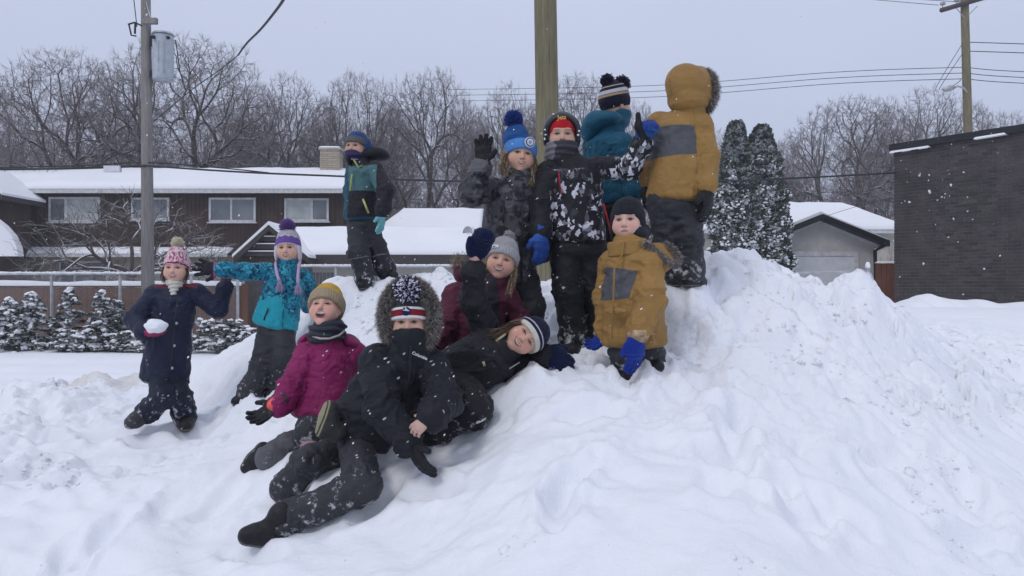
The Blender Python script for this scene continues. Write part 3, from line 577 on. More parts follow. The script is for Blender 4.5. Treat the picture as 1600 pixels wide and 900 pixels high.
def link_fence(name, label, pxs, Y, ytop, zbot, posts, mesh_px=None, rail2=False):
    xs = [px2x(p, Y) for p in pxs]; z = px2z(ytop, Y); T = thing(name, (xs[0], Y, 0), label, 'fence'); o = xs[0]
    MB().tube([(0, 0, z), (xs[1] - o, 0, z)], .035, 8).build('top_rail', M_GALV, T)
    blobs('rail_snow', [(u, 0, z + .03) for u in np.arange(.0, xs[1] - o, .05)], [.04] * len(np.arange(.0, xs[1] - o, .05)), M_ROOFSNOW, ICO1, (.6, .8), .3, T, kind='stuff')
    for p in posts:
        x = px2x(p, Y) - o; q = MB().tube([(x, 0.02, -.2), (x, 0.02, z + .05)], .04, 8).build('post', M_GALV, T)
    chainlink('chain_mesh', 0, xs[1] - o, 0, zbot, z, T)
    return T
link_fence('chain_link_fence', 'chain-link fence with snowy top rail in front of the brown board fence at left', (-60, 372), 20.5, 428, .1, (-40, 80, 187, 298, 371))
link_fence('chain_link_fence', 'chain-link fence section with dark slats behind the child in turquoise', (378, 760), 23.0, 416, .1, (380, 437, 524, 610, 690))
# dark privacy slats
SL = thing('slatted_screen', (px2x(380, 23.15), 23.15, 0), 'dark privacy slats behind the chain-link left of centre', 'fence')
for k in range(26):
    x = k * .105; boxobj('slat', (x, 0, .05), (x + .09, .02, 1.95), M_DKTRIM, SL)
# brown board fence
BF = thing('board_fence', (px2x(-60, 22), 22, 0), 'low brown wooden board fence with snow on top, behind the little firs', 'fence')
xe = px2x(378, 22) - px2x(-60, 22); zt = px2z(449, 22); k = 0; x = 0
bms = [mesh('board', *(lambda mb: (np.array(mb.v), mb.f))(MB().box((0, 0, -.1), (.145, .025, zt - .01 * j)))) for j in range(3)]
for b_ in bms: b_.materials.append(M_FENCEWOOD)
while x < xe - .1:
    o = bpy.data.objects.new('board', bms[k % 3]); COL.objects.link(o); o.parent = BF; o.location = (x, random.uniform(-.006, .006), 0); x += .151; k += 1
boxobj('top_rail', (-.02, -.03, zt + .003), (xe, .06, zt + .045), M_FENCEWOOD, BF)
snow_sheet('rail_snow', [(-.02, -.06, zt + .046), (xe, -.06, zt + .046), (xe, .09, zt + .046), (-.02, .09, zt + .046)], .13, BF, 160, 5, 12)
boxobj('end_post', (xe + .002, -.05, -.1), (xe + .16, .1, zt + .1), M_FENCEWOOD, BF)
# garage side rail on the right
TR = thing('rail_fence', (px2x(1222, 15), 15, 0), 'thin galvanised fence rail with capped post in front of the garage', 'fence')
xw = px2x(1356, 15) - px2x(1222, 15); MB().tube([(0, 0, px2z(427, 15)), (xw, 0, px2z(424, 15))], .02, 8).build('top_rail', M_GALV, TR)
MB().tube([(xw, 0, .3), (xw, 0, px2z(418, 15))], .04, 10).build('post', M_GALV, TR); blobs('post_snow', [(xw, 0, px2z(417, 15) + .02)], [.06], M_ROOFSNOW, ICO1, (1, 1.1), .1, TR)

def wire(name, pts, r, label, sag=0, cat='cable', group=None, n=24, mat=None):
    if sag:
        a, b = np.array(pts[0]), np.array(pts[-1]); pts = [a + (b - a) * t - A(0, 0, sag * 4 * t * (1 - t)) for t in np.linspace(0, 1, n)]
    else:
        q = np.array(pts); u = np.linspace(0, len(q) - 1, n); 
        c = []
        for t in u:
            i = min(int(t), len(q) - 2); f = t - i; p0_, p1_, p2_, p3_ = q[max(i - 1, 0)], q[i], q[i + 1], q[min(i + 2, len(q) - 1)]
            c.append(.5 * ((2 * p1_) + (-p0_ + p2_) * f + (2 * p0_ - 5 * p1_ + 4 * p2_ - p3_) * f * f + (-p0_ + 3 * p1_ - 3 * p2_ + p3_) * f ** 3))
        pts = c
    o0 = np.array(pts[0]); o = MB().tube([p - o0 for p in pts], r, 5).build(name, mat or M_WIRE, None); o.location = tuple(o0)
    o['label'] = label; o['category'] = cat
    if group: o['group'] = group
    return o
# left pole with transformer
Yp = 20.0
LP = thing('utility_pole', (px2x(230, Yp), Yp, 0), 'weathered grey wooden utility pole with transformer on the left', 'utility pole')
MB().tube([(.03, 0, -.3), (.0, 0, 4), (-.04, 0, 9.4)], [.17, .145, .112], 14).build('pole', M_POLE, LP, True)
MB().box((-.02, -.3, 8.02), (.36, -.19, 8.16)).build('crossarm', M_POLE, LP); MB().tube([(.02, -.1, 8.6), (.2, -.24, 8.14)], .012).build('brace', M_GALV, LP)
ft = MB(); ft.tube([(-.42, -.12, 8.05), (-.26, -.12, 8.1), (-.08, -.1, 8.02)], .022, 6).tube([(-.40, -.12, 8.05), (-.34, -.12, 7.78), (-.22, -.12, 7.76)], .02, 6).tube([(-.24, -.12, 8.1), (-.25, -.12, 7.82)], .026, 8); ft.build('fuse_cutout', M_BLACK, LP)
tx = thing('transformer', (px2x(230, Yp) + .42, Yp - .05, 0), 'pale grey cylindrical transformer hung on the left utility pole', 'transformer')
zt0, zt1 = px2z(127, Yp), px2z(56, Yp)
MB().tube([(0, 0, zt0), (0, 0, zt0 + .05), (0, 0, zt1 - .06), (0, 0, zt1)], [.245, .25, .25, .235], 24).build('tank', simple('transformer_paint', (.38, .42, .46), .5, var=.1), tx, True)
MB().tube([(0, 0, zt1 + .002), (0, 0, zt1 + .05)], [.27, .24], 24).build('lid', M_GALV, tx)
for za__, zb__ in ((zt1 - .28, zt1 - .05), (zt0 + .1, zt0 + .25)): boxobj('mounting_bracket', (-.3, -.06, za__), (-.23, .06, zb__), M_BLACK, tx)
MB().tube([(-.12, -.24, zt1 - .12), (-.14, -.31, zt1 - .14)], .045, 8).tube([(.2, -.2, zt1 - .12), (.24, -.24, zt1 - .14)], .04, 8).build('bushing', M_BLACK, tx)
MB().box((-.02, -.262, zt0 + .15), (.0, -.25, zt1 - .2)).box((.1, -.246, zt0 + .15), (.12, -.232, zt1 - .2)).build('seam_rib', M_GALV, tx)
wire('drop_cable', [P(274, 62, 20), P(277, 80, 20.1), P(281, 110, 20.2), P(290, 140, 20.3)], .014, 'short black drop cable beside the transformer')
wire('service_cable', [P(372, 86, 19), P(385, 68, 17), P(405, 48, 15), P(425, 24, 13), P(446, -6, 11), P(470, -60, 9)], .022, 'thick black cable climbing to the top edge right of the transformer')
wire('service_cable_tail', [P(240, 190, 20), P(300, 140, 19.8), P(345, 108, 19.4), P(372, 86, 19)], .012, 'thin lower end of the climbing cable in front of the big elm')
wire('lead_wire', [P(208, -10, 20), P(211, 15, 20), P(214, 42, 20)], .012, 'thin wire rising left of the pole top')
wire('overhead_cable', [P(-60, 265, 20.2), P(60, 264, 20), P(150, 262, 20), P(228, 259, 19.85)], .032, 'thick sagging overhead cable from the left edge to the grey pole')
wire('overhead_cable', [P(230, 259, 19.85), P(330, 266, 19.6), P(420, 271, 19.4), P(545, 276, 19), P(640, 281, 18.8), P(760, 284, 18.8), P(900, 285, 19), P(1125, 283, 19.6), P(1250, 278, 20), P(1400, 270, 20.4)], .024, 'long overhead cable crossing from the grey pole to the brick building', n=60)
wire('messenger_wire', [P(-60, 263, 20.1), P(120, 259, 20), P(228, 254, 19.9), P(340, 262, 19.7), P(420, 270, 19.4)], .016, 'thinner wire running just above the thick cable at the grey pole')
cb = thing('cable_box', P(176, 265, 19.9), 'small pale splice box hanging on the cable left of the grey pole', 'cable box'); MB().box((-.2, -.06, -.06), (.2, .06, .09)).build('housing', M_GDOOR, cb); MB().tube([(-.12, 0, .09), (-.12, 0, .14)], .01).tube([(.12, 0, .09), (.12, 0, .14)], .01).build('hanger', M_BLACK, cb)
# centre pole
CPo = thing('utility_pole', (px2x(856, 9.4), 9.4, 0), 'thick greenish wooden pole rising behind the children at centre', 'utility pole')
MB().tube([(.02, 0, -.5), (.01, 0, 2.5), (-.03, 0, 4.9), (-.08, 0, 10)], [.142, .138, .132, .12], 20).build('pole', M_POLE2, CPo, True)
# right pole
RP = thing('utility_pole', (px2x(1513, 29), 29, 0), 'tall wooden pole with crossarm and street lamp behind the brick building', 'utility pole')
MB().tube([(.1, 0, 0), (.02, 0, 6), (-.18, 0, 13.5)], [.17, .155, .13], 12).build('pole', M_POLE2, RP, True)
zc = px2z(8, 29); MB().add(*(lambda a, b: (lambda mb: (mb.v, mb.f))(MB().tube([a, b], .085, 4)))((-1.1, -.17, px2z(19, 29)), (1.5, -.17, px2z(-14, 29)))).build('crossarm', simple('arm_wood', (.09, .07, .07), .9), RP)
for xx, yy in ((1469, 10), (1491, 5), (1541, -10)):
    x = px2x(xx, 29) - px2x(1513, 29); z = px2z(yy, 29); MB().tube([(x, -.17, z - .1), (x, -.17, z)], .02, 6).tube([(x, -.17, z), (x, -.17, z + .06), (x, -.17, z + .1)], [.09, .1, .05], 10).build('insulator', M_GALV, RP)
for a, b in (((1490, 15), (1505, 30)), ((1523, 12), (1510, 26))):
    MB().tube([(px2x(a[0], 29) - px2x(1513, 29), -.17, px2z(a[1], 29)), (px2x(b[0], 29) - px2x(1513, 29), -.1, px2z(b[1], 29))], .018, 5).build('brace', M_GALV, RP)
SLp = thing('street_lamp', (px2x(1513, 29), 29, 0), 'cobra-head street lamp on a curved arm on the right pole', 'street lamp')
def rp(px, py): return (px2x(px, 29) - px2x(1513, 29), -.12, px2z(py, 29))
MB().tube([rp(1508, 146), rp(1503, 139), rp(1494, 136), rp(1487, 138)], .035, 8).build('arm', M_GALV, SLp)
MB().tube([rp(1489, 138), rp(1482, 139), rp(1474, 141), rp(1469, 141)], [.05, .11, .10, .03], 10).build('lamp_head', M_GALV, SLp, True)
for k, (ya, yb) in enumerate(((105, 124), (114, 133), (123, 142))):
    wire('power_line', [P(1506, ya, 29), P(1300, ya + 8, 33), P(1010, yb + (10 if k else 10), 40), P(700, yb + 16, 52)], .013, ['topmost of three parallel power lines running left from the right pole', 'middle of three parallel power lines running left from the right pole', 'lowest of three parallel power lines running left from the right pole'][k], cat='power line')
    wire('power_line', [P(1517, ya + 1, 29), P(1560, ya + 5, 28), P(1700, ya + 12, 26)], .013, ['topmost of three lines leaving the right pole for the right edge', 'middle of three lines leaving the right pole for the right edge', 'lowest of three lines leaving the right pole for the right edge'][k], cat='power line')
for k, y in enumerate((66, 80)): wire('power_line', [P(1516, y, 29), P(1640, y + 4, 27)], .015, ['higher short wire high on the right pole going right', 'lower short wire high on the right pole going right'][k], cat='power line')
wire('guy_wire', [P(1505, 66, 29), P(1475, 115, 28), P(1462, 138, 28)], .011, 'outer slanting guy wire left of the right pole'); wire('guy_wire', [P(1505, 82, 29), P(1478, 122, 28), P(1467, 140, 28)], .011, 'inner slanting guy wire left of the right pole')
wire('lamp_lead', [P(1507, 118, 29), P(1498, 128, 29), P(1489, 134, 29)], .012, 'short lead wire dropping to the street lamp')
for k, (a, b) in enumerate((((1300, -6), (1466, 8)), ((1130, -20), (1500, 3)))): wire('high_line', [P(a[0], a[1], 40), P(b[0], b[1], 29)], .011, ['thin high line reaching the crossarm tip', 'thin high line reaching the crossarm middle'][k], cat='power line')
wire('drop_line', [P(1226, 362, 24), P(1290, 338, 22.4), P(1345, 321, 21.3), P(1397, 309, 20.6)], .006, 'thin service wire sloping across the garage to the brick wall')
wire('drop_line', [P(1125, 322, 30), P(1300, 300, 26), P(1398, 316, 20.6)], .010, 'faint thin wire in front of the snowy hip roof')

# ================================================================ TREES
def grow(seed, spec, trunk_h, trunk_r, spread=1.0, up=.25, droop=0., length=6.5):
    rnd = random.Random(seed); big = []; fine = []
    def rv(): return np.array([rnd.gauss(0, 1), rnd.gauss(0, 1), rnd.gauss(0, 1)])
    def branch(p, d, L, r, lev):
        nseg = [4, 6, 5, 4, 3, 2, 2][min(lev, 6)]; pts = [p]; rads = [r]; r1 = r * (.5 if lev else .8)
        wob = [.05, .13, .18, .22, .26, .3, .3][min(lev, 6)]
        for k in range(nseg):
            d = d + wob * rv() + A(0, 0, (up if lev >= 1 else 0) * .22 * (1 if lev < 5 else .4) - droop * (lev >= 2) * .1); d /= np.linalg.norm(d); p = p + d * L / nseg; pts.append(p); rads.append(r + (r1 - r) * (k + 1) / nseg)
        (big if r > .022 else fine).append((pts, rads))
        if lev >= len(spec): return
        n = spec[lev][0]; ang = spec[lev][1]; lr = spec[lev][2]
        for k in range(n):
            t = (.82 + .18 * rnd.random()) if lev == 0 else (.22 + .78 * (k + rnd.random() * .8) / n); t = min(t, 1); i = min(int(t * nseg), nseg - 1); q = pts[i] + (pts[i + 1] - pts[i]) * (t * nseg - i)
            dd = pts[i + 1] - pts[i]; dd /= np.linalg.norm(dd)
            s = rv(); s -= s.dot(dd) * dd; s /= np.linalg.norm(s)
            if lev == 0: az = 2 * math.pi * (k + rnd.random() * .5) / n; s = A(math.cos(az), math.sin(az), 0)
            a = math.radians(ang * (.65 + .7 * rnd.random())); nd = dd * math.cos(a) + s * math.sin(a) * spread; nd /= np.linalg.norm(nd)
            branch(q, nd, L * lr * (.75 + .5 * rnd.random()) * (1.25 - .45 * t if lev else 1), max(rads[i] * spec[lev][3], .0068), lev + 1)
    branch(A(0, 0, -.3), A(0, 0, 1), trunk_h, trunk_r, 0)
    return big, fine
def tubes_mesh(name, chains, n):
    V = []; Fq = []; b = 0; chains = chains or [([A(0, 0, 0), A(0, 0, .1)], [.01, .005])]
    ang = np.arange(n) * 2 * math.pi / n; ca, sa = np.cos(ang)[:, None], np.sin(ang)[:, None]
    for pts, rads in chains:
        p = np.array(pts); m_ = len(p); t = np.gradient(p, axis=0); t /= np.linalg.norm(t, axis=1)[:, None] + 1e-9
        ref = np.where(np.abs(t[:, 2:3]) < .9, A(0, 0, 1)[None], A(1, 0, 0)[None]); a = np.cross(t, ref); a /= np.linalg.norm(a, axis=1)[:, None] + 1e-9; c = np.cross(t, a)
        r = np.array(rads)[:, None, None]; V.append((p[:, None] + r * (a[:, None] * ca[None] + c[:, None] * sa[None])).reshape(-1, 3))
        i = b + np.arange((m_ - 1))[:, None] * n + np.arange(n)[None]; j = b + np.arange((m_ - 1))[:, None] * n + (np.arange(n)[None] + 1) % n
        Fq.append(np.stack([i, i + n, j + n, j], -1).reshape(-1, 4)); b += m_ * n
    return mesh(name, np.concatenate(V), np.concatenate(Fq)[:, ::-1], n > 3)
def tree_meshes(seed, spec, th, tr, **kw):
    L = kw.pop('length', 6.5); big, fine = grow(seed, spec, th, tr, **kw)
    tm = tubes_mesh('trunk', big[:1], 10); lm = tubes_mesh('limbs', big[1:], 5); cm = tubes_mesh('twigs', fine, 3)
    tm.materials.append(M_BARK); lm.materials.append(M_BARK); cm.materials.append(M_TWIG); return tm, lm, cm
def dome_tree(seed, ntip, H, Rx, zb, r_tip=.0075, micro=3, trunk_split=.17):
    "branches fork towards points filling a domed crown, so the tree has an elm's even, twiggy outline"
    r = np.random.RandomState(seed); q = r.normal(size=(ntip * 3, 3)); q /= np.linalg.norm(q, axis=1)[:, None]; q = q[q[:, 2] > -.50][:ntip]; rad = r.uniform(.10, 1, len(q)) ** .27
    lob = 1 + .09 * vnoise(q * 2.6, seed) + .03 * vnoise(q * 7, seed + 1); tips = q * (rad * lob)[:, None] * A(Rx, Rx, H - zb); tips[:, 2] = np.maximum(tips[:, 2] + zb, 1.2 + .8 * r.rand(len(q))); big = []; fine = []
    def rec(p, d, pts, depth):
        n = len(pts); rr = r_tip * n ** .47; c = pts.mean(0); 
        if n <= 3:
            for t in pts:
                m_ = (p + t) / 2 + d * .22 * np.linalg.norm(t - p) + r.normal(size=3) * .06; fine.append(([p, m_, t], [max(rr * .8, r_tip), r_tip * .95, r_tip * .5])); dd = unit(t - m_)
                for _ in range(micro):
                    o = m_ + (t - m_) * r.uniform(.1, 1); e = o + unit(dd + r.normal(size=3) * .45) * r.uniform(.25, .62); fine.append(([o, (o + e) / 2 + r.normal(size=3) * .03, e], [r_tip * .75, r_tip * .65, r_tip * .4]))
            return
        L = np.linalg.norm(c - p); stp = min(L * r.uniform(.34, .5), 3.2); tgt = p + unit(c - p) * stp
        # bow the branch: leave along d, arrive toward the cluster
        m_ = p + d * stp * .5 + r.normal(size=3) * .05 * stp; nd = unit(tgt + (c - p) * .25 - m_); u = np.linspace(0, 1, 5)[:, None]; path = (1 - u) ** 2 * p + 2 * u * (1 - u) * m_ + u ** 2 * tgt
        rend = r_tip * (n * .9) ** .47; (big if rr > .03 else fine).append((list(path), list(np.linspace(rr, rend, 5)))); ed = unit(path[-1] - path[-2])
        kk = 3 if (n > 60 and r.rand() < .45) or depth == 0 else 2
        if depth == 0: kk = 7
        dr = pts - tgt; dr = dr / (np.linalg.norm(dr, axis=1)[:, None] + 1e-9) + .15 * (pts - tgt) / (np.linalg.norm(pts - tgt, axis=1).mean() + 1e-9); cen = dr[r.choice(n, min(kk, n), replace=False)]
        for _ in range(5):
            lab = ((dr[:, None] - cen[None]) ** 2).sum(-1).argmin(1); cen = np.array([dr[lab == j].mean(0) if (lab == j).any() else cen[j] for j in range(len(cen))])
        for j in range(len(cen)):
            g = pts[lab == j]
            if len(g): rec(tgt, unit(ed * .55 + unit(g.mean(0) - tgt) * .8 + A(0, 0, .02)), g, depth + 1)
    fork = A(0, 0, H * trunk_split); r0 = r_tip * ntip ** .47; trunk = [([A(0, 0, -.5), A(.03, 0, 0), A(.06, .03, H * .09), fork], [r0 * 1.5, r0 * 1.25, r0 * 1.08, r0 * 1.02])]
    rec(fork, A(0, 0, 1), tips, 0); tm = tubes_mesh('trunk', trunk, 10); lm = tubes_mesh('limbs', big, 5); cm = tubes_mesh('twigs', fine, 3)
    tm.materials.append(M_BARK); lm.materials.append(M_BARK); cm.materials.append(M_TWIG); return tm, lm, cm
elms = [dome_tree(s, 5600, 15.5, 8.0, 5.6, .0092, 6, .13) for s in (11, 12, 13)]
def put_tree(name, x, y, z, s, rz, ms, label, group=None, sz=None):
    T = thing(name, (x, y, z), label, 'tree', group, rz); T.scale = (s, s, sz or s)
    a = obj('trunk', ms[0], None, T); obj('crown', ms[1], None, T); obj('twigs', ms[2], None, T); return T
def crown_top(ms): return max(max(v.co.z for v in ms[2].vertices), 1)
ET = [crown_top(e) for e in elms]
trees = [ # px centre, depth, top py, crown width in px, label
 (110, 44, 66, 360, 'big bare elm filling the left edge behind the brown house'),
 (285, 46, 46, 390, 'tallest bare elm, right behind the grey utility pole'),
 (452, 52, 106, 250, 'bare elm right of the climbing cable, above the brown roof'),
 (555, 50, 101, 220, 'bare elm behind the stone chimney and the child in the blue hat'),
 (670, 52, 104, 235, 'bare elm left of the waving child'),
 (792, 55, 120, 180, 'bare elm just left of the greenish pole'),
 (900, 52, 104, 250, 'bare elm right behind the greenish pole'),
 (1000, 60, 150, 130, 'smaller bare elm between the greenish pole and the tan hood'),
 (1120, 62, 196, 150, 'smaller bare tree behind the snowy cedars'),
 (1225, 60, 208, 150, 'smaller bare tree just right of the snowy cedars'),
 (1325, 54, 143, 290, 'broad bare elm above the stucco garage'),
 (1450, 56, 128, 300, 'bare elm above the brick building, left of the right pole'),
 (1575, 60, 165, 200, 'bare elm at the right edge beyond the right pole'),
 (-20, 56, 115, 220, 'farther bare elm at the left edge'),
]
for k, (px, Y, ty, wp, lb) in enumerate(trees):
    e = k % 3; zt_ = px2z(ty, Y); sz = zt_ / ET[e]; put_tree('elm_tree', px2x(px, Y), Y, 0, wp / F * Y / 16.4, 1.3 * k, elms[e], lb, sz=sz)
# second, farther row
for k in range(11):
    px = [-30, 90, 210, 350, 400, 510, 612, 730, 850, 1180, 1385][k]; Y = 80 + 5 * (k % 3); ty = [200, 190, 180, 150, 160, 165, 160, 150, 165, 240, 200][k]; e = (k + 1) % 3; sz = px2z(ty, Y) / ET[e]
    put_tree('elm_tree', px2x(px, Y), Y, 0, [.8, .8, .8, .7, .6, .6, .6, .6, .7, .8, .8][k], 2.1 * k + 1, elms[e], 'distant bare elm in the back row, ' + ['at the far left edge', 'left of the grey pole', 'just behind the grey pole', 'right of the grey pole', 'left of the stone chimney', 'behind the stone chimney', 'right of the child in the blue hat', 'left of the waving child', 'behind the greenish pole', 'between the snowy cedars and the garage roof', 'behind the brick building corner'][k], 'distant elms in the back row', sz=sz)
# small bare tree in front of the brown house
SM = [(6, 62, 1.5, .6), (6, 45, .62, .55), (5, 45, .62, .55), (5, 45, .6, .5)]
ap = dome_tree(31, 620, 5.6, 4.3, 2.7, .0100, 2, .24); [m__.materials.__setitem__(0, M_BARK) for m__ in ap[1:]]
za_ = crown_top(ap); T = put_tree('fruit_tree', px2x(205, 29), 29, 0, 5.3 / za_, .6, ap, 'low spreading bare tree in front of the brown house, behind the grey pole', sz=5.4 / za_)
bs = tree_meshes(37, [(7, 35, .9, .6), (5, 35, .6, .6), (4, 40, .6, .6)], .5, .04, up=.5)
zb_ = crown_top(bs)
for px, Y, ty, lb in ((1385, 27, 385, 'bare twiggy bush by the cream wall near the red fence'), (1115, 26, 385, 'bare twiggy bush left of the snowy cedars')):
    put_tree('bare_bush', px2x(px, Y), Y, .5, (px2z(ty, Y) - .5) / zb_ * .6, 0, bs, lb, sz=(px2z(ty, Y) - .5) / zb_)

# ---------------------------------------------------------------- conifers: sprays of small leaf faces plus snow pads
def sprays(name, pts, dirs, size, mat, parent, seed=0, **tags):
    "each spray: two crossed thin leaf-shaped faces"
    r = np.random.RandomState(seed); n = len(pts); d = dirs / np.linalg.norm(dirs, axis=1)[:, None]
    s = np.cross(d, r.normal(size=(n, 3))); s /= np.linalg.norm(s, axis=1)[:, None]; u = np.cross(d, s)
    L = size * r.uniform(.6, 1.3, n)[:, None]; W = L * .33; V = []; 
    for a in (s, u):
        V.append(np.stack([pts, pts + d * L * .5 + a * W, pts + d * L, pts + d * L * .5 - a * W], 1))
    V = np.concatenate(V).reshape(-1, 3); return obj(name, mesh(name, V, np.arange(len(V)).reshape(-1, 4)), mat, parent, **tags)
def cedar(px, Y, ty, wpx, label, seed):
    r = np.random.RandomState(seed); h = px2z(ty, Y) - .4; R = wpx / F * Y / 2; T = thing('cedar_tree', (px2x(px, Y), Y, .4), label, 'tree', 'columnar cedars')
    MB().tube([(0, 0, -.5), (0, 0, h * .9)], [.09, .02], 8).build('trunk', M_BARK, T)
    n = 15000; t = r.uniform(0, 1, n) ** .9; prof = R * np.minimum(1, (1 - t) * 2.5 + .02) ** .68 * (.93 + .07 * np.sin(t * 9 + seed)); th = r.uniform(0, 6.283, n)
    lump = 1 + .28 * vnoise(np.stack([np.cos(th) * 2.2, np.sin(th) * 2.2, t * 12], -1), seed); rr_ = prof * lump * (1 - .5 * r.beta(1, 3, n))
    p = np.stack([rr_ * np.cos(th), rr_ * np.sin(th), t * h], -1); d = np.stack([np.cos(th), np.sin(th), r.uniform(.2, 1.6, n)], -1) + r.normal(size=(n, 3)) * .3
    sprays('crown', p, d, .16, M_NEEDLE_SNOW, T, seed)
    q = p[(rr_ > prof * lump * .86)]; q = q[(vnoise(q * 6, 4) > -.05)][:4200]; blobs('snow_load', q * A(1.15, 1.15, 1), r.uniform(.014, .044, len(q)), M_ROOFSNOW, ICO1, (.4, .9), .5, T, kind='stuff')
cedar(1150, 22, 195, 66, 'left and slightly taller of two snow-dusted columnar cedars', 41)
cedar(1190, 22.25, 201, 78, 'right and wider of two snow-dusted columnar cedars', 43)
def fir(px, Y, ty, wpx, label, seed, snow=1., lean=0, sprawl=False):
    r = np.random.RandomState(seed); h = px2z(ty, Y); R = wpx / F * Y / 2; T = thing('fir_tree', (px2x(px, Y), Y, -.03), label, 'tree', 'small snowy firs along the fence')
    if not sprawl: MB().tube([(0, 0, -.1), (lean * .5, 0, h * .5), (lean, 0, h)], [.04, .028, .006], 6).build('trunk', M_BARK, T)
    P_ = []; D_2 = []; S = []
    bm_ = MB(); nb = 60 if not sprawl else 70
    for k in range(nb):
        t = (k + r.rand()) / nb; z = h * (.06 + .9 * t); az = r.rand() * 6.283 if not sprawl else r.rand() * 6.283; L = R * (1 - t) ** .75 * r.uniform(.75, 1.15) + .05
        if sprawl: z = .08 + h * .75 * r.rand() * (1 - .4 * abs(r.randn())); z = max(z, .05); bx = r.uniform(-R, R) * .8; L = .32 * r.uniform(.7, 1.3)
        else: bx = lean * t
        p = A(bx, 0, z); d = A(math.cos(az), math.sin(az), r.uniform(-.05, .35)); pts = [p]
        for j in range(6):
            d = d + A(0, 0, -.07 * snow) + r.randn(3) * .06; d /= np.linalg.norm(d); p = p + d * L / 6; pts.append(p)
        bm_.tube(pts, [.009, .008, .007, .006, .005, .004, .003], 3, False)
        for j in range(1, 7):
            for q in range(15):
                o = pts[j - 1] + (pts[j] - pts[j - 1]) * r.rand(); sd_ = np.cross(pts[j] - pts[j - 1], A(0, 0, 1)); sd_ /= np.linalg.norm(sd_) + 1e-9; sg = 1 if r.rand() < .5 else -1
                P_.append(o); D_2.append((pts[j] - pts[j - 1]) / L * 6 * .8 + sd_ * sg * .8 + r.randn(3) * .25)
            if r.rand() < .62 * snow: S.append(list(pts[j] + A(r.randn() * .02, r.randn() * .02, .03)) + [(.034 + .03 * r.rand()) * (1 if j < 6 else .7)])
    bm_.build('branches', M_BARK, T); sprays('needles', np.array(P_), np.array(D_2), .085, M_NEEDLE_SNOW, T, seed)
    S = np.array(S); blobs('snow_load', S[:, :3], S[:, 3] * r.uniform(.75, 1.2, len(S)), M_ROOFSNOW, ICO2, (.45, .75), .5, T, kind='stuff')
fir(48, 19.2, 452, 86, 'largest and snowiest bushy fir at the left edge by the fence', 51, 1.25)
fir(14, 19.0, 462, 70, 'low snow-laden fir cut off by the left edge', 50, 1.25)
fir(108, 19.4, 446, 62, 'upright little fir second from the left along the fence', 52, .75)
fir(160, 19.4, 450, 60, 'upright little fir with snowy top left of the grey pole', 53, .95)
fir(182, 19.8, 466, 50, 'sparse darker fir just left of the grey pole', 54, .4)
fir(205, 19.0, 508, 60, 'low sprawling fir branches at the foot of the grey pole', 55, 1.1, sprawl=True)
fir(122, 18.8, 510, 60, 'low snowy fir branches beneath the second fir', 58, 1.1, sprawl=True)
fir(330, 19.3, 482, 70, 'low wide snowy juniper behind the child in navy', 56, 1.0, sprawl=True)
fir(368, 19.1, 490, 56, 'low snowy juniper left of the turquoise jacket', 57, 1.0, sprawl=True)
# ================================================================ IMPLICIT MODELLING (smooth-blended solids -> one mesh)
class Pr:
    def __init__(s, f, lo, hi, limb=None): s.f = f; s.lo = np.array(lo, float); s.hi = np.array(hi, float); s.limb = limb
def unit(v): v = np.array(v, float); return v / (np.linalg.norm(v) + 1e-12)
def dot3(p, v): return p[..., 0] * v[0] + p[..., 1] * v[1] + p[..., 2] * v[2]
def cone(a, b, ra, rb, limb=True):
    a = np.array(a, float); b = np.array(b, float); ba = b - a; L2 = ba.dot(ba) + 1e-12; m = max(ra, rb)
    def f(p):
        q = p - a; t = np.clip(dot3(q, ba) / L2, 0, 1); q = q - t[..., None] * ba
        return np.sqrt((q * q).sum(-1)) - (ra + (rb - ra) * t)
    return Pr(f, np.minimum(a, b) - m, np.maximum(a, b) + m, (a, b, ra, rb) if limb else None)
def ell(c, r, R=None):
    c = np.array(c, float); r = np.array(r, float); R = np.eye(3) if R is None else np.array(R, float); m = r.max()
    def f(p):
        q = p - c; q = np.stack([dot3(q, R[0]), dot3(q, R[1]), dot3(q, R[2])], -1); k0 = np.sqrt(((q / r) ** 2).sum(-1)); k1 = np.sqrt(((q / r ** 2) ** 2).sum(-1)) + 1e-9
        return k0 * (k0 - 1) / k1
    return Pr(f, c - m, c + m)
def tor(a, b, side, ra, rb, cap=.07):
    "tapered elliptical trunk from a to b; ra, rb = (half width, half depth)"
    a = np.array(a, float); b = np.array(b, float); ax = b - a; L = np.linalg.norm(ax); ax /= L; s = unit(np.array(side) - np.dot(side, ax) * ax); d = np.cross(ax, s); m = max(ra + rb) + .02
    def f(p):
        q = p - a; w = dot3(q, ax); t = np.clip(w / L, 0, 1); e = w - np.clip(w, 0, L); u = dot3(q, s) / (ra[0] + (rb[0] - ra[0]) * t); v = dot3(q, d) / (ra[1] + (rb[1] - ra[1]) * t)
        return (np.sqrt(u * u + v * v + (e / cap) ** 2) - 1) * min(ra[1], rb[1])
    r_ = (ra[0] + ra[1]) / 2
    return Pr(f, np.minimum(a, b) - m, np.maximum(a, b) + m, (a, b, r_, (rb[0] + rb[1]) / 2))
_C = [(i, j, k) for i in (0, 1) for j in (0, 1) for k in (0, 1)]
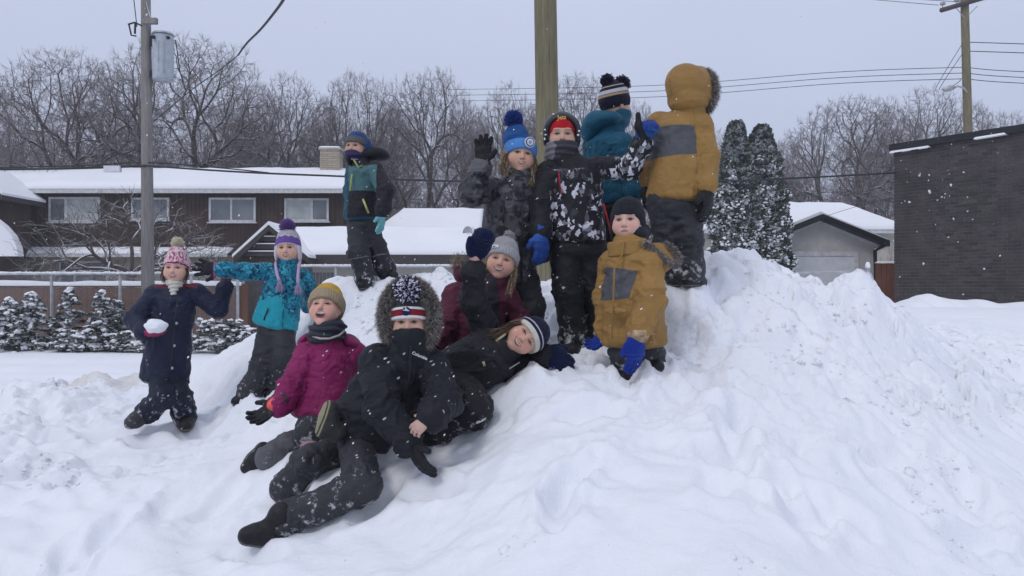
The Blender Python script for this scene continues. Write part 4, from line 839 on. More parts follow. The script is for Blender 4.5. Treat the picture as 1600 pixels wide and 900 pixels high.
def surfnet(fn, lo, hi, h):
    lo = np.asarray(lo, float); n = np.ceil((np.asarray(hi) - lo) / h).astype(int) + 1
    B = 4; nb = (n + B - 1) // B; cc = [lo[i] + h * (B * np.arange(nb[i]) + (B - 1) / 2) for i in range(3)]; C = fn(np.stack(np.meshgrid(*cc, indexing='ij'), -1).astype(np.float32)).astype(np.float32)
    V = C.repeat(B, 0).repeat(B, 1).repeat(B, 2)[:n[0], :n[1], :n[2]].copy(); near = np.abs(V) < h * B * 1.9; ix = np.argwhere(near); V[near] = fn((lo + h * ix).astype(np.float32))
    V[0] = V[-1] = 1; V[:, 0] = V[:, -1] = 1; V[:, :, 0] = V[:, :, -1] = 1
    S = V < 0; c = sum(S[i:n[0] - 1 + i, j:n[1] - 1 + j, k:n[2] - 1 + k].astype(np.int8) for i, j, k in _C); act = (c > 0) & (c < 8)
    I = np.argwhere(act); ids = -np.ones(act.shape, np.int64); ids[act] = np.arange(len(I)); pos = np.zeros((len(I), 3)); cnt = np.zeros(len(I))
    vals = {q: V[I[:, 0] + q[0], I[:, 1] + q[1], I[:, 2] + q[2]] for q in _C}
    for a in _C:
        for x in range(3):
            if a[x] == 0:
                b = list(a); b[x] = 1; b = tuple(b); va, vb = vals[a], vals[b]; m = (va < 0) != (vb < 0); t = va[m] / (va[m] - vb[m])
                p = np.tile(np.array(a, float), (m.sum(), 1)); p[:, x] += t; pos[m] += p; cnt[m] += 1
    pos = lo + h * (I + pos / cnt[:, None]); F_ = []
    for x in range(3):
        y, z = (x + 1) % 3, (x + 2) % 3; sl = [slice(None)] * 3; s2 = [slice(None)] * 3; sl[x] = slice(0, n[x] - 1); s2[x] = slice(1, n[x]); A_ = S[tuple(sl)]; B_ = S[tuple(s2)]
        E = np.argwhere(A_ != B_); E = E[(E[:, y] > 0) & (E[:, z] > 0) & (E[:, y] < n[y] - 1) & (E[:, z] < n[z] - 1)]; sg = A_[E[:, 0], E[:, 1], E[:, 2]]
        def cid(dy, dz): q = E.copy(); q[:, y] += dy; q[:, z] += dz; return ids[q[:, 0], q[:, 1], q[:, 2]]
        q = np.stack([cid(-1, -1), cid(0, -1), cid(0, 0), cid(-1, 0)], -1); q[~sg] = q[~sg][:, ::-1]; F_.append(q)
    return pos, np.concatenate(F_)
def vnormals(v, f):
    n = np.cross(v[f[:, 2]] - v[f[:, 0]], v[f[:, 3]] - v[f[:, 1]]); r = np.zeros_like(v)
    for k in range(4): np.add.at(r, f[:, k], n)
    return r / (np.linalg.norm(r, axis=1)[:, None] + 1e-12)
def folds(v, n, limbs, amp, seed=0, freq=17.):
    d = np.zeros(len(v))
    for k, (a, b, ra, rb) in enumerate(limbs):
        ba = b - a; L = np.linalg.norm(ba) + 1e-9; ax = ba / L; q = v - a; s = q @ ax; t = np.clip(s / L, 0, 1); rad = q - s[:, None] * ax; rl = np.linalg.norm(rad, axis=1); r = ra + (rb - ra) * t
        wgt = np.exp(-np.maximum(np.abs(rl - r) - .02, 0) / .02) * np.exp(-np.maximum(np.maximum(-s, s - L), 0) / .05)
        e = rad / (rl[:, None] + 1e-6); big = r.mean() > .09; fr = freq * (.6 if big else 1)
        arg = e * (1.15 if not big else 1.7) + ax * (s * fr)[:, None] + k * 7.7; arg = arg + .45 * np.stack([vnoise(arg * .7, seed + 3), vnoise(arg * .7, seed + 4), vnoise(arg * .7, seed + 5)], -1)
        nn = vnoise(arg, seed + k); n2 = vnoise(arg * 2.3 + 5, seed + k + 40); rd = .8 * (1 - 2.2 * np.abs(nn)) + .5 * (np.clip(np.abs(n2) * 2.6, 0, 1) - .7); bend = .45 + .75 * np.exp(-((t - 1) / .3) ** 2) + .4 * np.exp(-(t / .3) ** 2); rel = min(1.6, max(.8, r.mean() / .055))
        d += wgt * rd * amp * bend * rel
    return d
def solid(name, prims, mat, parent, k=.03, h=.0065, sub=(), cut=None, wrinkle=0., seed=0, fields=None, disp=None, lump=0., vcol=None, freq=17., **tags):
    prims = [p for p in prims if p is not None]; lo = np.min([p.lo for p in prims], 0) - .03; hi = np.max([p.hi for p in prims], 0) + .03; kk = k if hasattr(k, '__len__') else [k] * len(prims)
    def fn(p):
        d = None; 
        for pr, kq in zip(prims, kk): x = pr.f(p); d = x if d is None else smin(d, x, kq)
        for s_ in sub: d = -smin(-d, s_.f(p), .012)
        if cut is not None: d = np.maximum(d, cut(p))
        return d
    v, f = surfnet(fn, lo, hi, h); n = vnormals(v, f); dd = np.zeros(len(v))
    if wrinkle: dd += folds(v, n, [p.limb for p in prims if p.limb is not None], wrinkle, seed, freq)
    if lump: dd += lump * fbm(v * 9 + seed, 3, seed + 9)
    if disp is not None: dd += disp(v, n)
    fld = fields(v) if fields is not None else None; vc = vcol(v) if vcol is not None else None
    v = v + n * dd[:, None]; o = np.array(parent.location) if parent.parent is None else np.array(parent.parent.location)
    me = mesh(name, v - o, f, True); me.polygons.foreach_set('use_smooth', [True] * len(me.polygons))
    if fld is not None:
        a = me.attributes.new('F', 'FLOAT_COLOR', 'POINT'); q = np.zeros((len(v), 4), np.float32) - 1; q[:, :len(fld)] = np.stack(fld, -1); a.data.foreach_set('color', q.ravel())
    if vc is not None:
        a = me.attributes.new('Col', 'FLOAT_COLOR', 'POINT'); q = np.ones((len(v), 4), np.float32); q[:, :3] = vc; a.data.foreach_set('color', q.ravel())
    return obj(name, me, mat, parent, **tags)

# ---------------------------------------------------------------- cloth, knit, skin, fur
def cloth(name, base, layers=(), rough=.62, speck=.5, pattern=None, fine=320, sheen=.2, dust=0., spec=.25, bump=.25, snowy=0.):
    m = NT(name); c = lin(base) if pattern is None else pattern(m)
    if pattern is None:
        c = m.mix(m.ramp(m.noise(7, 4), .3, .7), tuple(x * .86 for x in c[:3]), tuple(min(1, x * 1.14) for x in c[:3]))
    if layers:
        at = m.n('Attribute'); at.attribute_name = 'F'; sp = m.n('SeparateColor'); m.l(at.outputs['Color'], sp.inputs[0])
        for k, l in enumerate(layers): c = m.mix(m.ramp(sp.outputs[k], .0001, .0022), c, l(m) if callable(l) else l)
    # melted-on flakes and powder snow caught on the cloth
    if speck:
        vo = m.n('TexVoronoi'); vo.inputs['Scale'].default_value = 46; mq = m.n('Mapping'); mq.inputs['Rotation'].default_value = (0, .6, 0); mq.inputs['Scale'].default_value = (1, .8, 1.0); m.l(m.co(), mq.inputs[0]); mq2 = m.n('Mapping'); mq2.inputs['Scale'].default_value = (.55, 1, 1.25); m.l(mq.outputs[0], mq2.inputs[0]); m.l(mq2.outputs[0], vo.inputs['Vector']); g = m.n('SeparateColor'); m.l(vo.outputs['Color'], g.inputs[0])
        sz = m.ramp(g.outputs[0], .80, 1., 0, .30 * speck ** .5); s_ = m.math('LESS_THAN', vo.outputs['Distance'], sz); s_ = m.math('MULTIPLY', s_, m.ramp(m.noise(5, 2), .40, .6)); c = m.mix(m.math('MULTIPLY', s_, .75), c, SNOW)
    if dust:
        t = m.math('ADD', m.ramp(m.noise(16, 6, .7), .3, .7, -.6, .5), dust); c = m.mix(m.ramp(t, .3, .75, 0, .8), c, SNOW)
    if snowy:
        at2 = m.n('Attribute'); at2.attribute_name = 'F'; sp2 = m.n('SeparateColor'); m.l(at2.outputs['Color'], sp2.inputs[0])
        t = m.math('ADD', m.ramp(m.noise(20, 6, .7), .3, .7, -.5, .5), m.math('MULTIPLY', sp2.outputs[2], 10.)); c = m.mix(m.ramp(t, 0, .35, 0, .75), c, SNOW)
    rdg = m.math('ABSOLUTE', m.math('SUBTRACT', m.noise(11, 3, .55, m.co((1, 1, 1.5)), .9), .5)); rdg2 = m.math('ABSOLUTE', m.math('SUBTRACT', m.noise(27, 3, .55, m.co((1, 1, 1.7)), 1.2), .5))
    hgt = m.math('ADD', m.math('MULTIPLY', m.noise(fine, 2), .10), m.math('ADD', m.math('MULTIPLY', m.ramp(rdg, 0, .13), 1.0), m.math('MULTIPLY', m.ramp(rdg2, 0, .10), .35))); m.bump(hgt, .22 if bump <= .3 else .5, .010 if bump <= .3 else .006)
    m.fin(c, rough, spec); m.b.inputs['Sheen Weight'].default_value = sheen if fine < 300 else .04; m.b.inputs['Sheen Roughness'].default_value = .5; return m.m
def knit(name, base, layers=(), pattern=None, speck=.25):
    return cloth(name, base, layers, .95, speck, pattern, 170, .12, spec=.1, bump=.6)
def skin_mat():
    m = NT('skin'); c = m.attr('Col', 'Color'); n = m.noise(60, 3); m.bump(n, .12, .002); m.fin(c, .5, .35); m.b.inputs['Subsurface Weight'].default_value = .12
    m.b.inputs['Subsurface Radius'].default_value = (.01, .004, .002); m.b.inputs['Subsurface Scale'].default_value = 1.; return m.m
M_SKIN = skin_mat()
m = NT('eye'); sp_n = m.n('Attribute'); sp_n.attribute_name = 'F'; s_ = m.n('SeparateColor'); m.l(sp_n.outputs['Color'], s_.inputs[0]); c = m.mix(m.ramp(s_.outputs[0], -.0005, .0005), (.30, .27, .25), (.040, .036, .034)); c = m.mix(m.ramp(s_.outputs[1], -.0004, .0004), c, (.008, .008, .01)); M_EYE = m.fin(c, .12, .6)
def plain(name, col, rough=.8, spec=.2, var=.2, scale=30): return simple(name, col, rough, spec, var, scale)
class Frame:
    def __init__(s, c, f, u, sc=1.):
        s.c = np.array(c, float); s.u = unit(u); s.f = unit(np.array(f) - np.dot(f, s.u) * s.u); s.s = np.cross(s.f, s.u); s.k = sc; s.R = np.array([s.s, s.f, s.u])
    def w(s, x, y, z): return s.c + s.k * (x * s.s + y * s.f + z * s.u)
    def loc(s, p): q = (p - s.c) / s.k; return np.stack([dot3(q, s.s), dot3(q, s.f), dot3(q, s.u)], -1)
    def ell(s, c, r): return ell(s.w(*c), np.array(r) * s.k, s.R)
    def cone(s, a, b, ra, rb): return cone(s.w(*a), s.w(*b), ra * s.k, rb * s.k, False)
def make_head(parent, fr, skin=(.56, .36, .28), mouth=(.0225, .0062), brow=(.20, .13, .08), smile='grin', eyes=1.0, rosy=.55, chest=True):
    k = fr.k; E = fr.ell; Cn = fr.cone; op = {'grin': .0, 'laugh': .012, 'calm': 0}[smile]
    pr = [E((0, -.012, .022), (.074, .090, .088)), E((0, .016, -.032 - op / 2), (.063, .062, .068)), E((0, .052, -.086 - op), (.022, .020, .017)), E((.038, .042, -.038), (.031, .033, .031)), E((-.038, .042, -.038), (.031, .033, .031)),
          Cn((0, .074, .004), (0, .091, -.026), .0075, .0105), E((.010, .080, -.030), (.0085, .010, .0075)), E((-.010, .080, -.030), (.0085, .010, .0075)), E((0, .066, .024), (.050, .014, .012)), E((0, .070, -.057), (.026, .0135, .016)),
          E((.073, -.008, -.008), (.011, .018, .028)), E((-.073, -.008, -.008), (.011, .018, .028)), Cn((0, -.02, -.05), (0, -.03, -.14), .044, .046)]
    kk = [.01, .04, .03, .03, .03, .010, .006, .006, .018, .014, .008, .008, .03]
    if chest: pr.append(E((0, -.03, -.16), (.06, .05, .05))); kk.append(.03)
    sub = [E((.031, .088, .003), (.018, .0185, .012)), E((-.031, .088, .003), (.018, .0185, .012))]
    if smile in ('laugh',): sub.append(E((0, .092, -.060), (.019, .022, .013)))
    sk = np.array(skin) * A(1.06, .98, .92)
    def vcol(v):
        q = fr.loc(v); s, f, u = q[:, 0], q[:, 1], q[:, 2]; a = np.abs(s); front = np.clip((f - .02) / .02, 0, 1); c = np.tile(sk, (len(v), 1))
        def blend(c, w, col): return c * (1 - w[:, None]) + np.array(col) * w[:, None]
        ro = np.exp(-((a - .040) / .018) ** 2 - ((u + .030) / .018) ** 2) + .8 * np.exp(-(s / .010) ** 2 - ((u + .028) / .010) ** 2); c = blend(c, np.clip(ro * rosy * front, 0, 1) * .7, (sk[0] * 1.0, sk[1] * .66, sk[2] * .66))
        c = blend(c, .35 * front * np.exp(-((a - .031) / .02) ** 2 - ((u - .001) / .012) ** 2), sk * .72)  # eye-socket shading painted into the skin colour
        bw = np.clip(1 - np.abs(u - (.0235 - 5.5 * (a - .030) ** 2)) / .0042, 0, 1) * (a > .012) * (a < .05) * front; c = blend(c, np.clip(bw * 1.1, 0, .8), brow)
        lash = np.clip(1.2 - np.abs(u - (.0088 * eyes - 16 * (a - .031) ** 2)) / .0032, 0, 1) * (np.abs(a - .031) < .0185) * front; c = blend(c, np.clip(lash * 1.2, 0, .96), (.05, .032, .026))
        lo_ = np.clip(1 - np.abs(u - (-.0060 + 10 * (a - .031) ** 2)) / .0022, 0, 1) * (np.abs(a - .031) < .016) * front; c = blend(c, lo_ * .45, sk * .45)
        no = np.clip(1.3 - np.hypot((a - .0085) / .0042, (u + .0365) / .0030), 0, 1) * front; c = blend(c, no, (.10, .035, .028))  # nostrils are dark spots: the shade of the holes put into the colour
        if smile == 'grin':
            W = mouth[0]; cv = -.0585 + 14 * s * s; hh = mouth[1] * np.clip(1 - (s / W) ** 2, 0, 1) ** .6
            lip = (np.abs(u - cv) < hh + .0030) & (a < W + .002) & (f > .04); c[lip] = (sk[0] * .72, sk[1] * .46, sk[2] * .48)
            ins = (np.abs(u - cv) < hh) & (a < W) & (f > .04); c[ins] = (.13, .04, .036); te = (u - cv < hh * .85) & (u - cv > -hh * .25) & (a < W * .80) & (f > .04); c[te] = (.47, .43, .39)
        elif smile == 'laugh':
            r_ = np.hypot(s / .024, (u + .061) / .0165); lip = (r_ < 1.22) & (f > .03); c[lip] = (sk[0] * .78, sk[1] * .45, sk[2] * .46); ins = (r_ < .95) & (f > .02); c[ins] = (.07, .018, .018); te = ins & (u > -.0555); c[te] = (.62, .6, .55)
        else:
            cv = -.0575 - 3 * s * s; hh = .0055 * np.clip(1 - (s / .021) ** 2, 0, 1); lip = (np.abs(u - cv) < hh + .0012) & (a < .0215) & (f > .04); c[lip] = (sk[0] * .74, sk[1] * .44, sk[2] * .46); li = (np.abs(u - cv) < .0016) & (a < .019) & (f > .04); c[li] = (.13, .04, .035)
        return c
    b = solid('body', pr, M_SKIN, parent, kk, .0031, sub, vcol=vcol)
    for sg in (-1, 1):
        c = fr.w(sg * .031, .0705, .002); fl = lambda v, c=c, sg=sg: (.0082 * k - np.linalg.norm((v - c) - np.dot(v - c, fr.f)[:, None] * fr.f, axis=1), .0040 * k - np.linalg.norm((v - c) - np.dot(v - c, fr.f)[:, None] * fr.f, axis=1))
        solid('eye', [ell(c, np.array([.0115, .0100, 0.0056 * eyes]) * k, fr.R)], M_EYE, b, h=.0018, fields=fl)
    return b
def ribs(fr, n=46, amp=.0014, zmax=9, zmin=-9, ctr=(0, -.01)):
    def d(v, nn):
        q = fr.loc(v); th = np.arctan2(q[:, 0] - ctr[0], q[:, 1] - ctr[1]); return amp * np.cos(th * n) * ((q[:, 2] < zmax) & (q[:, 2] > zmin)) + .002 * fbm(v * 25, 2, 5)
    return d
def beanie(parent, fr, mat, front=.030, back=-.03, cuff=.05, tall=.0, lean=(0, 0), side=0., grow=.0, ribn=46, layer=None, earflap=0., name='hat', h=.0036, top_r=.075, amp=.0014):
    "front/back: height of the rim on the forehead and at the nape"
    g = grow; th = math.atan2(front - back, .19); nrm = A(side, -math.sin(th), math.cos(th)); pc = A(0, .0, (front + back) / 2)
    def pl(q): return (q - pc) @ nrm
    body = [fr.ell((0, -.012, .030), (.086 + g, .100 + g, .094 + g)), fr.ell((lean[0] * .5, -.012 + lean[1] * .5, .065 + tall * .5), (top_r + g, top_r + .01 + g, .062 + tall * .5 + g))]
    cf = fr.ell((0, -.012, .024), (.0935 + g, .1075 + g, .115 + g))
    def cutf(p): q = fr.loc(p); return -(pl(q)) * fr.k
    def cuff_f(p):
        q = fr.loc(p); b = pl(q); return np.maximum(cf.f(p), (np.abs(b - cuff / 2) - cuff / 2) * fr.k) 
    prs = list(body)
    if cuff > 0: prs.append(Pr(lambda p: cuff_f(p) - .002, cf.lo, cf.hi))
    if earflap:
        for sg in (-1, 1): prs.append(fr.ell((sg * (.079 + g), .004, -.035), (.016, .040, .052 + earflap)))
    inner = fr.ell((0, .012, .0), (.079, .088, .12))
    def cut(p):
        c = cutf(p)
        if earflap: 
            q = fr.loc(p); ear = np.maximum((np.abs(q[..., 0]) * -1 + .062) , (q[..., 1] - .055)) * fr.k; c = np.minimum(c, np.maximum(ear, -(q[..., 2] + .085 + earflap) * fr.k))
        return c
    def fields(v):
        q = fr.loc(v); b = pl(q); out = [ (cuff - b) * 1.0 ] if layer is None else layer(q, b)
        return out
    return solid(name, prs, mat, parent, .012, h, cut=cut, fields=fields, disp=ribs(fr, ribn, amp)), pl
def pompom(parent, c, r, mat, n=2600, mat2=None, seed=0, L=.5, w=.0026):
    "a ball of cut yarn ends"
    rr = np.random.RandomState(seed + 1); off = np.array(parent.parent.location if parent.parent else parent.location)
    d = rr.normal(size=(n, 3)); d /= np.linalg.norm(d, axis=1)[:, None]; a = c + d * r * .5; e = d + rr.normal(size=(n, 3)) * .16; b = c + e * r * rr.uniform(.85, 1.08, n)[:, None]
    s = np.cross(d, rr.normal(size=(n, 3))); s /= np.linalg.norm(s, axis=1)[:, None]; t = np.cross(d, s); V = np.stack([a, b + s * w, b - s * w * .5 + t * w * .9, b - s * w * .5 - t * w * .9], 1) - off
    i = np.arange(n)[:, None] * 4; Fc = np.concatenate([i + A(0, 1, 2).astype(int), i + A(0, 2, 3).astype(int), i + A(0, 3, 1).astype(int), i + A(1, 3, 2).astype(int)])
    me = mesh('pompom', V.reshape(-1, 3), Fc); me.materials.append(mat)
    if mat2: me.materials.append(mat2); sel = (rr.rand(n) < .42); me.polygons.foreach_set('material_index', np.tile(sel, 4).astype(np.int32))
    o = obj('pompom', me, None, parent)
    core = solid('pompom_core', [ell(c, A(r, r, r) * .72)], mat, parent, h=.006, lump=.003) if False else None
    return o
def fur(parent, pts, nrm, L, mat, w=.0022, seed=0, name='fur_trim', curl=.35, droop=.2, mat2=None):
    rr = np.random.RandomState(seed + 2); n = len(pts); off = np.array(parent.parent.location if parent.parent else parent.location); d = nrm + rr.normal(size=(n, 3)) * curl; d /= np.linalg.norm(d, axis=1)[:, None]; l = L * rr.uniform(.55, 1.25, n)[:, None]
    s = np.cross(d, rr.normal(size=(n, 3))); s /= np.linalg.norm(s, axis=1)[:, None]; m1 = pts + d * l * .55; e = pts + d * l + A(0, 0, -1) * l * droop + rr.normal(size=(n, 3)) * L * .12
    V = np.stack([pts + s * w, pts - s * w, m1 - s * w * .7, m1 + s * w * .7, e], 1) - off; i = np.arange(n)[:, None] * 5
    Fc = np.concatenate([i + A(0, 1, 2).astype(int), i + A(0, 2, 3).astype(int), i + A(3, 2, 4).astype(int)]); me = mesh(name, V.reshape(-1, 3), Fc); me.materials.append(mat)
    if mat2: me.materials.append(mat2); sel = rr.rand(n) < .4; me.polygons.foreach_set('material_index', np.tile(sel, 3).astype(np.int32))
    return obj(name, me, None, parent)
def fur_ring(parent, fr, c, ru, rs, tilt, n, L, mat, seed=0, r0=.018, mat2=None, w=.0022, gap=0., fwd=.35, droop=.15):
    "fur round a hood opening: ellipse centre c (head coords), half height ru, half width rs"
    rr = np.random.RandomState(seed); th = rr.uniform(gap, 2 * math.pi - gap, n) - math.pi / 2; ph = rr.uniform(0, 6.283, n)
    e = np.stack([np.cos(th) * rs, np.sin(th) * tilt * 1., np.sin(th) * ru], -1); rad = np.stack([np.cos(th), 0 * th, np.sin(th)], -1); fw = A(0, 1, 0)[None]
    nl = rad * np.cos(ph)[:, None] + fw * np.sin(ph)[:, None]; p = np.array(c) + e + nl * r0; dr = nl + rad * .35 + fw * fwd; W = fr.c + fr.k * (p @ fr.R); D = dr @ fr.R; D /= np.linalg.norm(D, axis=1)[:, None]
    return fur(parent, W, D, L, mat, w, seed, mat2=mat2, droop=droop)
def hair(parent, fr, strands, mat, w=.0035, L=None, name='hair', seed=0):
    "strands: list of (polyline in head coords, count, spread) - long locks built as ribbons"
    rr = np.random.RandomState(seed); V = []; Fq = []; b = 0; off = np.array(parent.parent.location if parent.parent else parent.location)
    for pl_, cnt, spd in strands:
        pl_ = np.array(pl_, float)
        for _ in range(cnt):
            o = rr.normal(size=3) * spd; o2 = rr.normal(size=3) * spd * 1.1; u = np.linspace(0, len(pl_) - 1, 9); pts = np.stack([np.interp(u, np.arange(len(pl_)), pl_[:, k]) for k in range(3)], -1)
            t = np.linspace(0, 1, 9)[:, None]; pts = pts + o * (1 - t) + o2 * t + .004 * np.sin(t * 9 + rr.rand(3) * 6) ; W = fr.c + fr.k * (pts @ fr.R); tg = np.gradient(W, axis=0); sd = np.cross(tg, rr.normal(size=3)); sd /= np.linalg.norm(sd, axis=1)[:, None] + 1e-9
            ww = w * (1 - .75 * t); V.append(np.stack([W + sd * ww, W - sd * ww], 1).reshape(-1, 3) - off); i = b + np.arange(8) * 2; Fq.append(np.stack([i, i + 1, i + 3, i + 2], -1)); b += 18
    return obj(name, mesh(name, np.concatenate(V), np.concatenate(Fq), True), mat, parent)
def glove(parent, w, d, n, mat, thumb=1, curl=(.25, .25, .25, .25), spread=.16, s=1., tcurl=.2, tout=.8, cuff=True, name='glove', mitten=False, puff=1., fields=None, h=.0042, bare=False, cufflen=.035):
    w = np.array(w, float); d = unit(d); n = unit(np.array(n) - np.dot(n, d) * d); t = np.cross(n, d) * thumb; p = lambda a, b, c=0.: w + s * (a * d + b * t + c * n); g = .78 if bare else puff
    pr = [ell(p(.045, 0), A(.050, .038 * g, .019 * g) * s, (d, t, n)), ell(p(.070, 0), A(.026, .040 * g, .016 * g) * s, (d, t, n))]; kk = [.01, .015]
    if cuff: pr.append(cone(p(-cufflen, 0), p(.014, 0), .037 * s, .031 * s)); kk.append(.012)
    elif bare: pr.append(cone(p(-.05, 0), p(.01, 0), .023 * s, .022 * s)); kk.append(.02)
    if mitten:
        c = sum(curl) / 4; a = p(.07, -.002); d1 = unit(d * math.cos(c) + n * math.sin(c)); b = a + s * .045 * d1; d2 = unit(d * math.cos(c * 2) + n * math.sin(c * 2)); e = b + s * .03 * d2
        for o in (-.020, 0, .018): pr += [cone(a + t * o * s, b + t * o * s, .021 * s * g, .020 * s * g), cone(b + t * o * s, e + t * o * .8 * s, .020 * s * g, .015 * s * g)]; kk += [.02, .02]
    else:
        for i in range(4):
            L = (.026, .029, .027, .021)[i] * 1.12; off = .029 - .0192 * i; r = (.0108, .0112, .0108, .0098)[i] * s * g; sp = spread * (1.5 - i); c = curl[i]; d0 = unit(d * math.cos(sp) + t * math.sin(sp)); a = p(.078 - .004 * abs(i - 1.2), off)
            for j in range(3):
                an = c * (j + .6); dj = unit(d0 * math.cos(an) + n * math.sin(an)); b = a + s * L * (1, .72, .55)[j] * dj; pr.append(cone(a, b, r * (1 - .05 * j), r * (1 - .05 * (j + 1)))); kk.append(.006 if j == 0 else .004); a = b
    a = p(.022, .026, .004); b = a + s * .034 * unit(d * (1 - tout * .55) + t * tout + n * tcurl); e = b + s * .030 * unit(d * (1.05 - tout * .4) + t * tout * .55 + n * tcurl * 1.5); pr += [cone(a, b, .0145 * s * g, .0125 * s * g), cone(b, e, .0125 * s * g, .0105 * s * g)]; kk += [.014, .006]
    return solid(name, pr, mat, parent, kk, h, wrinkle=0 if bare else .0015, freq=60, fields=fields, vcol=(lambda v: np.tile(A(.52, .33, .27), (len(v), 1))) if bare else None)
def boot(parent, a, f, u, mat, s=1., shaft=.15, name='boot', r=1., lace=None):
    a = np.array(a, float); u = unit(u); f = unit(np.array(f) - np.dot(f, u) * u); t = np.cross(f, u); q = lambda x, y, z=0: a + s * (x * f + y * u + z * t)
    pr = [cone(q(-.012, shaft), q(0, 0), .060 * s * r, .052 * s * r), cone(q(-.03, -.035), q(.05, -.038), .044 * s, .047 * s), cone(q(.05, -.038), q(.105, -.042), .047 * s, .042 * s), cone(q(0, 0), q(.07, -.025), .050 * s, .042 * s)]
    cut = lambda p: -(dot3(p - a, u) + .082 * s)
    fl = lambda v: (-( (v - a) @ u + .056 * s), .004 - np.abs((v - a) @ u + .069 * s))
    return solid(name, pr, mat, parent, .02, .0052, cut=cut, wrinkle=.0016, freq=25, fields=fl)
def pants(parent, legs, hips, mat, r=(.085, .074, .064), seed=0, extra=(), wr=.006, fields=None, name='snow_pants', cuffs=True):
    pr = list(extra); 
    for hp, kn, an in legs: pr += [cone(hp, kn, r[0], r[1]), cone(kn, an, r[1] * .97, r[2])]
    if cuffs:
        for hp, kn, an in legs: d = unit(np.array(an) - np.array(kn)); pr.append(cone(np.array(an) - d * .02, np.array(an) + d * .012, r[2] * 1.08, r[2] * 1.1, False))
    if hips is not None: pr.append(hips)
    zb = min(l[2][2] for l in legs); f0 = fields; fields = lambda v: ((f0(v)[0], f0(v)[1]) if f0 else (0 * v[:, 0] - 1, 0 * v[:, 0] - 1)) + (-.006 - .13 * np.maximum(v[:, 2] - zb, 0),)
    return solid(name, pr, mat, parent, .016, .0070, wrinkle=wr, seed=seed, fields=fields)
def jacket(parent, a, b, side, ra, rb, arms, mat, seed=0, neck=None, nr=.062, extra=(), wr=.006, fields=None, hem=.012, r=(.058, .054, .046), name='jacket', k=.022, sub=(), shoulder=.062, cap=.05, cut2=None):
    a = np.array(a, float); b = np.array(b, float); ax = unit(b - a); pr = [tor(a, b, side, ra, rb, cap)]
    for arm in arms:
        sh, el, wrp = arm[:3]; q = arm[3] if len(arm) > 3 else r; pr += [cone(sh, el, q[0], q[1]), cone(el, wrp, q[1], q[2])]; d = unit(np.array(wrp) - np.array(el)); pr.append(cone(np.array(wrp) - d * .012, wrp, q[2] * 1.05, q[2] * 1.04, False))
    if len(arms) == 2: pr.append(cone(arms[0][0], arms[1][0], shoulder, shoulder, False))
    if neck is not None: pr.append(cone(b, neck, nr * 1.35, nr, False))
    pr += list(extra)
    def cut(p):
        c = (-hem - dot3(p - a, ax)) ; lat = np.maximum(0, np.sqrt(np.maximum(((p - a) ** 2).sum(-1) - dot3(p - a, ax) ** 2, 0)) - max(ra) * 1.12); c = c - lat * 6
        return c if cut2 is None else np.maximum(c, cut2(p))
    return solid(name, pr, mat, parent, k, .0066, sub, cut=cut, wrinkle=wr, seed=seed, fields=fields)
def person(loc, label, group='children playing on the snow pile'): return thing('person', loc, label, 'child', group)
def tube_part(name, pts, r, mat, parent, n=6):
    off = np.array(parent.parent.location if parent.parent else parent.location); return MB().tube([np.array(p) - off for p in pts], r, n).build(name, mat, parent, True)
# ================================================================ THE CHILDREN
def V3(px, py, Y): return P(px, py, Y)
M_NAVY = cloth('navy_coat_cloth', (.012, .016, .040), [(.12, .02, .04), (.45, .44, .46)], speck=.6)
M_NAVYP = cloth('navy_snow_trousers', (.010, .013, .028), [], speck=.7, snowy=1)
M_BLACKP = cloth('black_snow_trousers', (.009, .009, .012), [(.16, .16, .17)], speck=.9, snowy=1)
M_GREYP = cloth('charcoal_snow_trousers', (.032, .033, .040), [(.20, .20, .21)], speck=.6, snowy=1)
M_SNOWYP = cloth('grey_trousers_caked_with_snow', (.10, .10, .11), [], speck=.6, dust=.12)
M_BLACKJ = cloth('black_jacket_cloth', (.008, .009, .014), [(.05, .05, .06)], speck=1.)
M_CHAR = cloth('charcoal_jacket_cloth', (.011, .011, .015), [(.30, .28, .20)], speck=.6)
M_MAG = cloth('magenta_jacket_cloth', (.21, .010, .085), [(.05, .006, .02), (.30, .27, .27)], speck=.6)
M_MAR = cloth('maroon_jacket_cloth', (.075, .010, .028), [(.012, .010, .018), (.18, .18, .20)], speck=.6)
M_TAN = cloth('tan_parka_cloth', (.29, .165, .048), [(.085, .088, .098), (.16, .085, .025), (.30, .28, .26)], speck=.5)
M_TEAL = cloth('teal_jacket_cloth', (.006, .078, .135), [(.004, .045, .07), (.4, .4, .42)], speck=.35)
M_BOOTB = cloth('black_boot_rubber', (.012, .012, .014), [(.11, .105, .095), (.02, .02, .02)], rough=.5, speck=.8, dust=.0)
M_BOOTS = cloth('snow_caked_boot', (.05, .05, .055), [(.16, .15, .14), (.05, .05, .05)], rough=.7, speck=.8, dust=.18)
M_GBLACK = cloth('black_glove_cloth', (.012, .012, .015), [(.10, .02, .05)], speck=.6, dust=-.25)
M_GBLUE = cloth('blue_glove_cloth', (.012, .045, .21), [(.008, .02, .09), (.02, .08, .30)], speck=.8, dust=-.15, snowy=0)
M_GNAVY = knit('navy_knit', (.006, .010, .040), [])
M_HAIRB = plain('blond_hair', (.24, .175, .11), .5, .4, .5, 90); M_HAIRD = plain('brown_hair', (.10, .06, .035), .5, .4, .4, 90)
M_FUR1 = plain('grey_fur', (.17, .155, .145), .9, .1, .4, 60); M_FUR2 = plain('pale_fur_tips', (.38, .35, .33), .9, .1, .3, 60); M_FUR3 = plain('dark_fur', (.05, .045, .045), .9, .1, .3, 60)
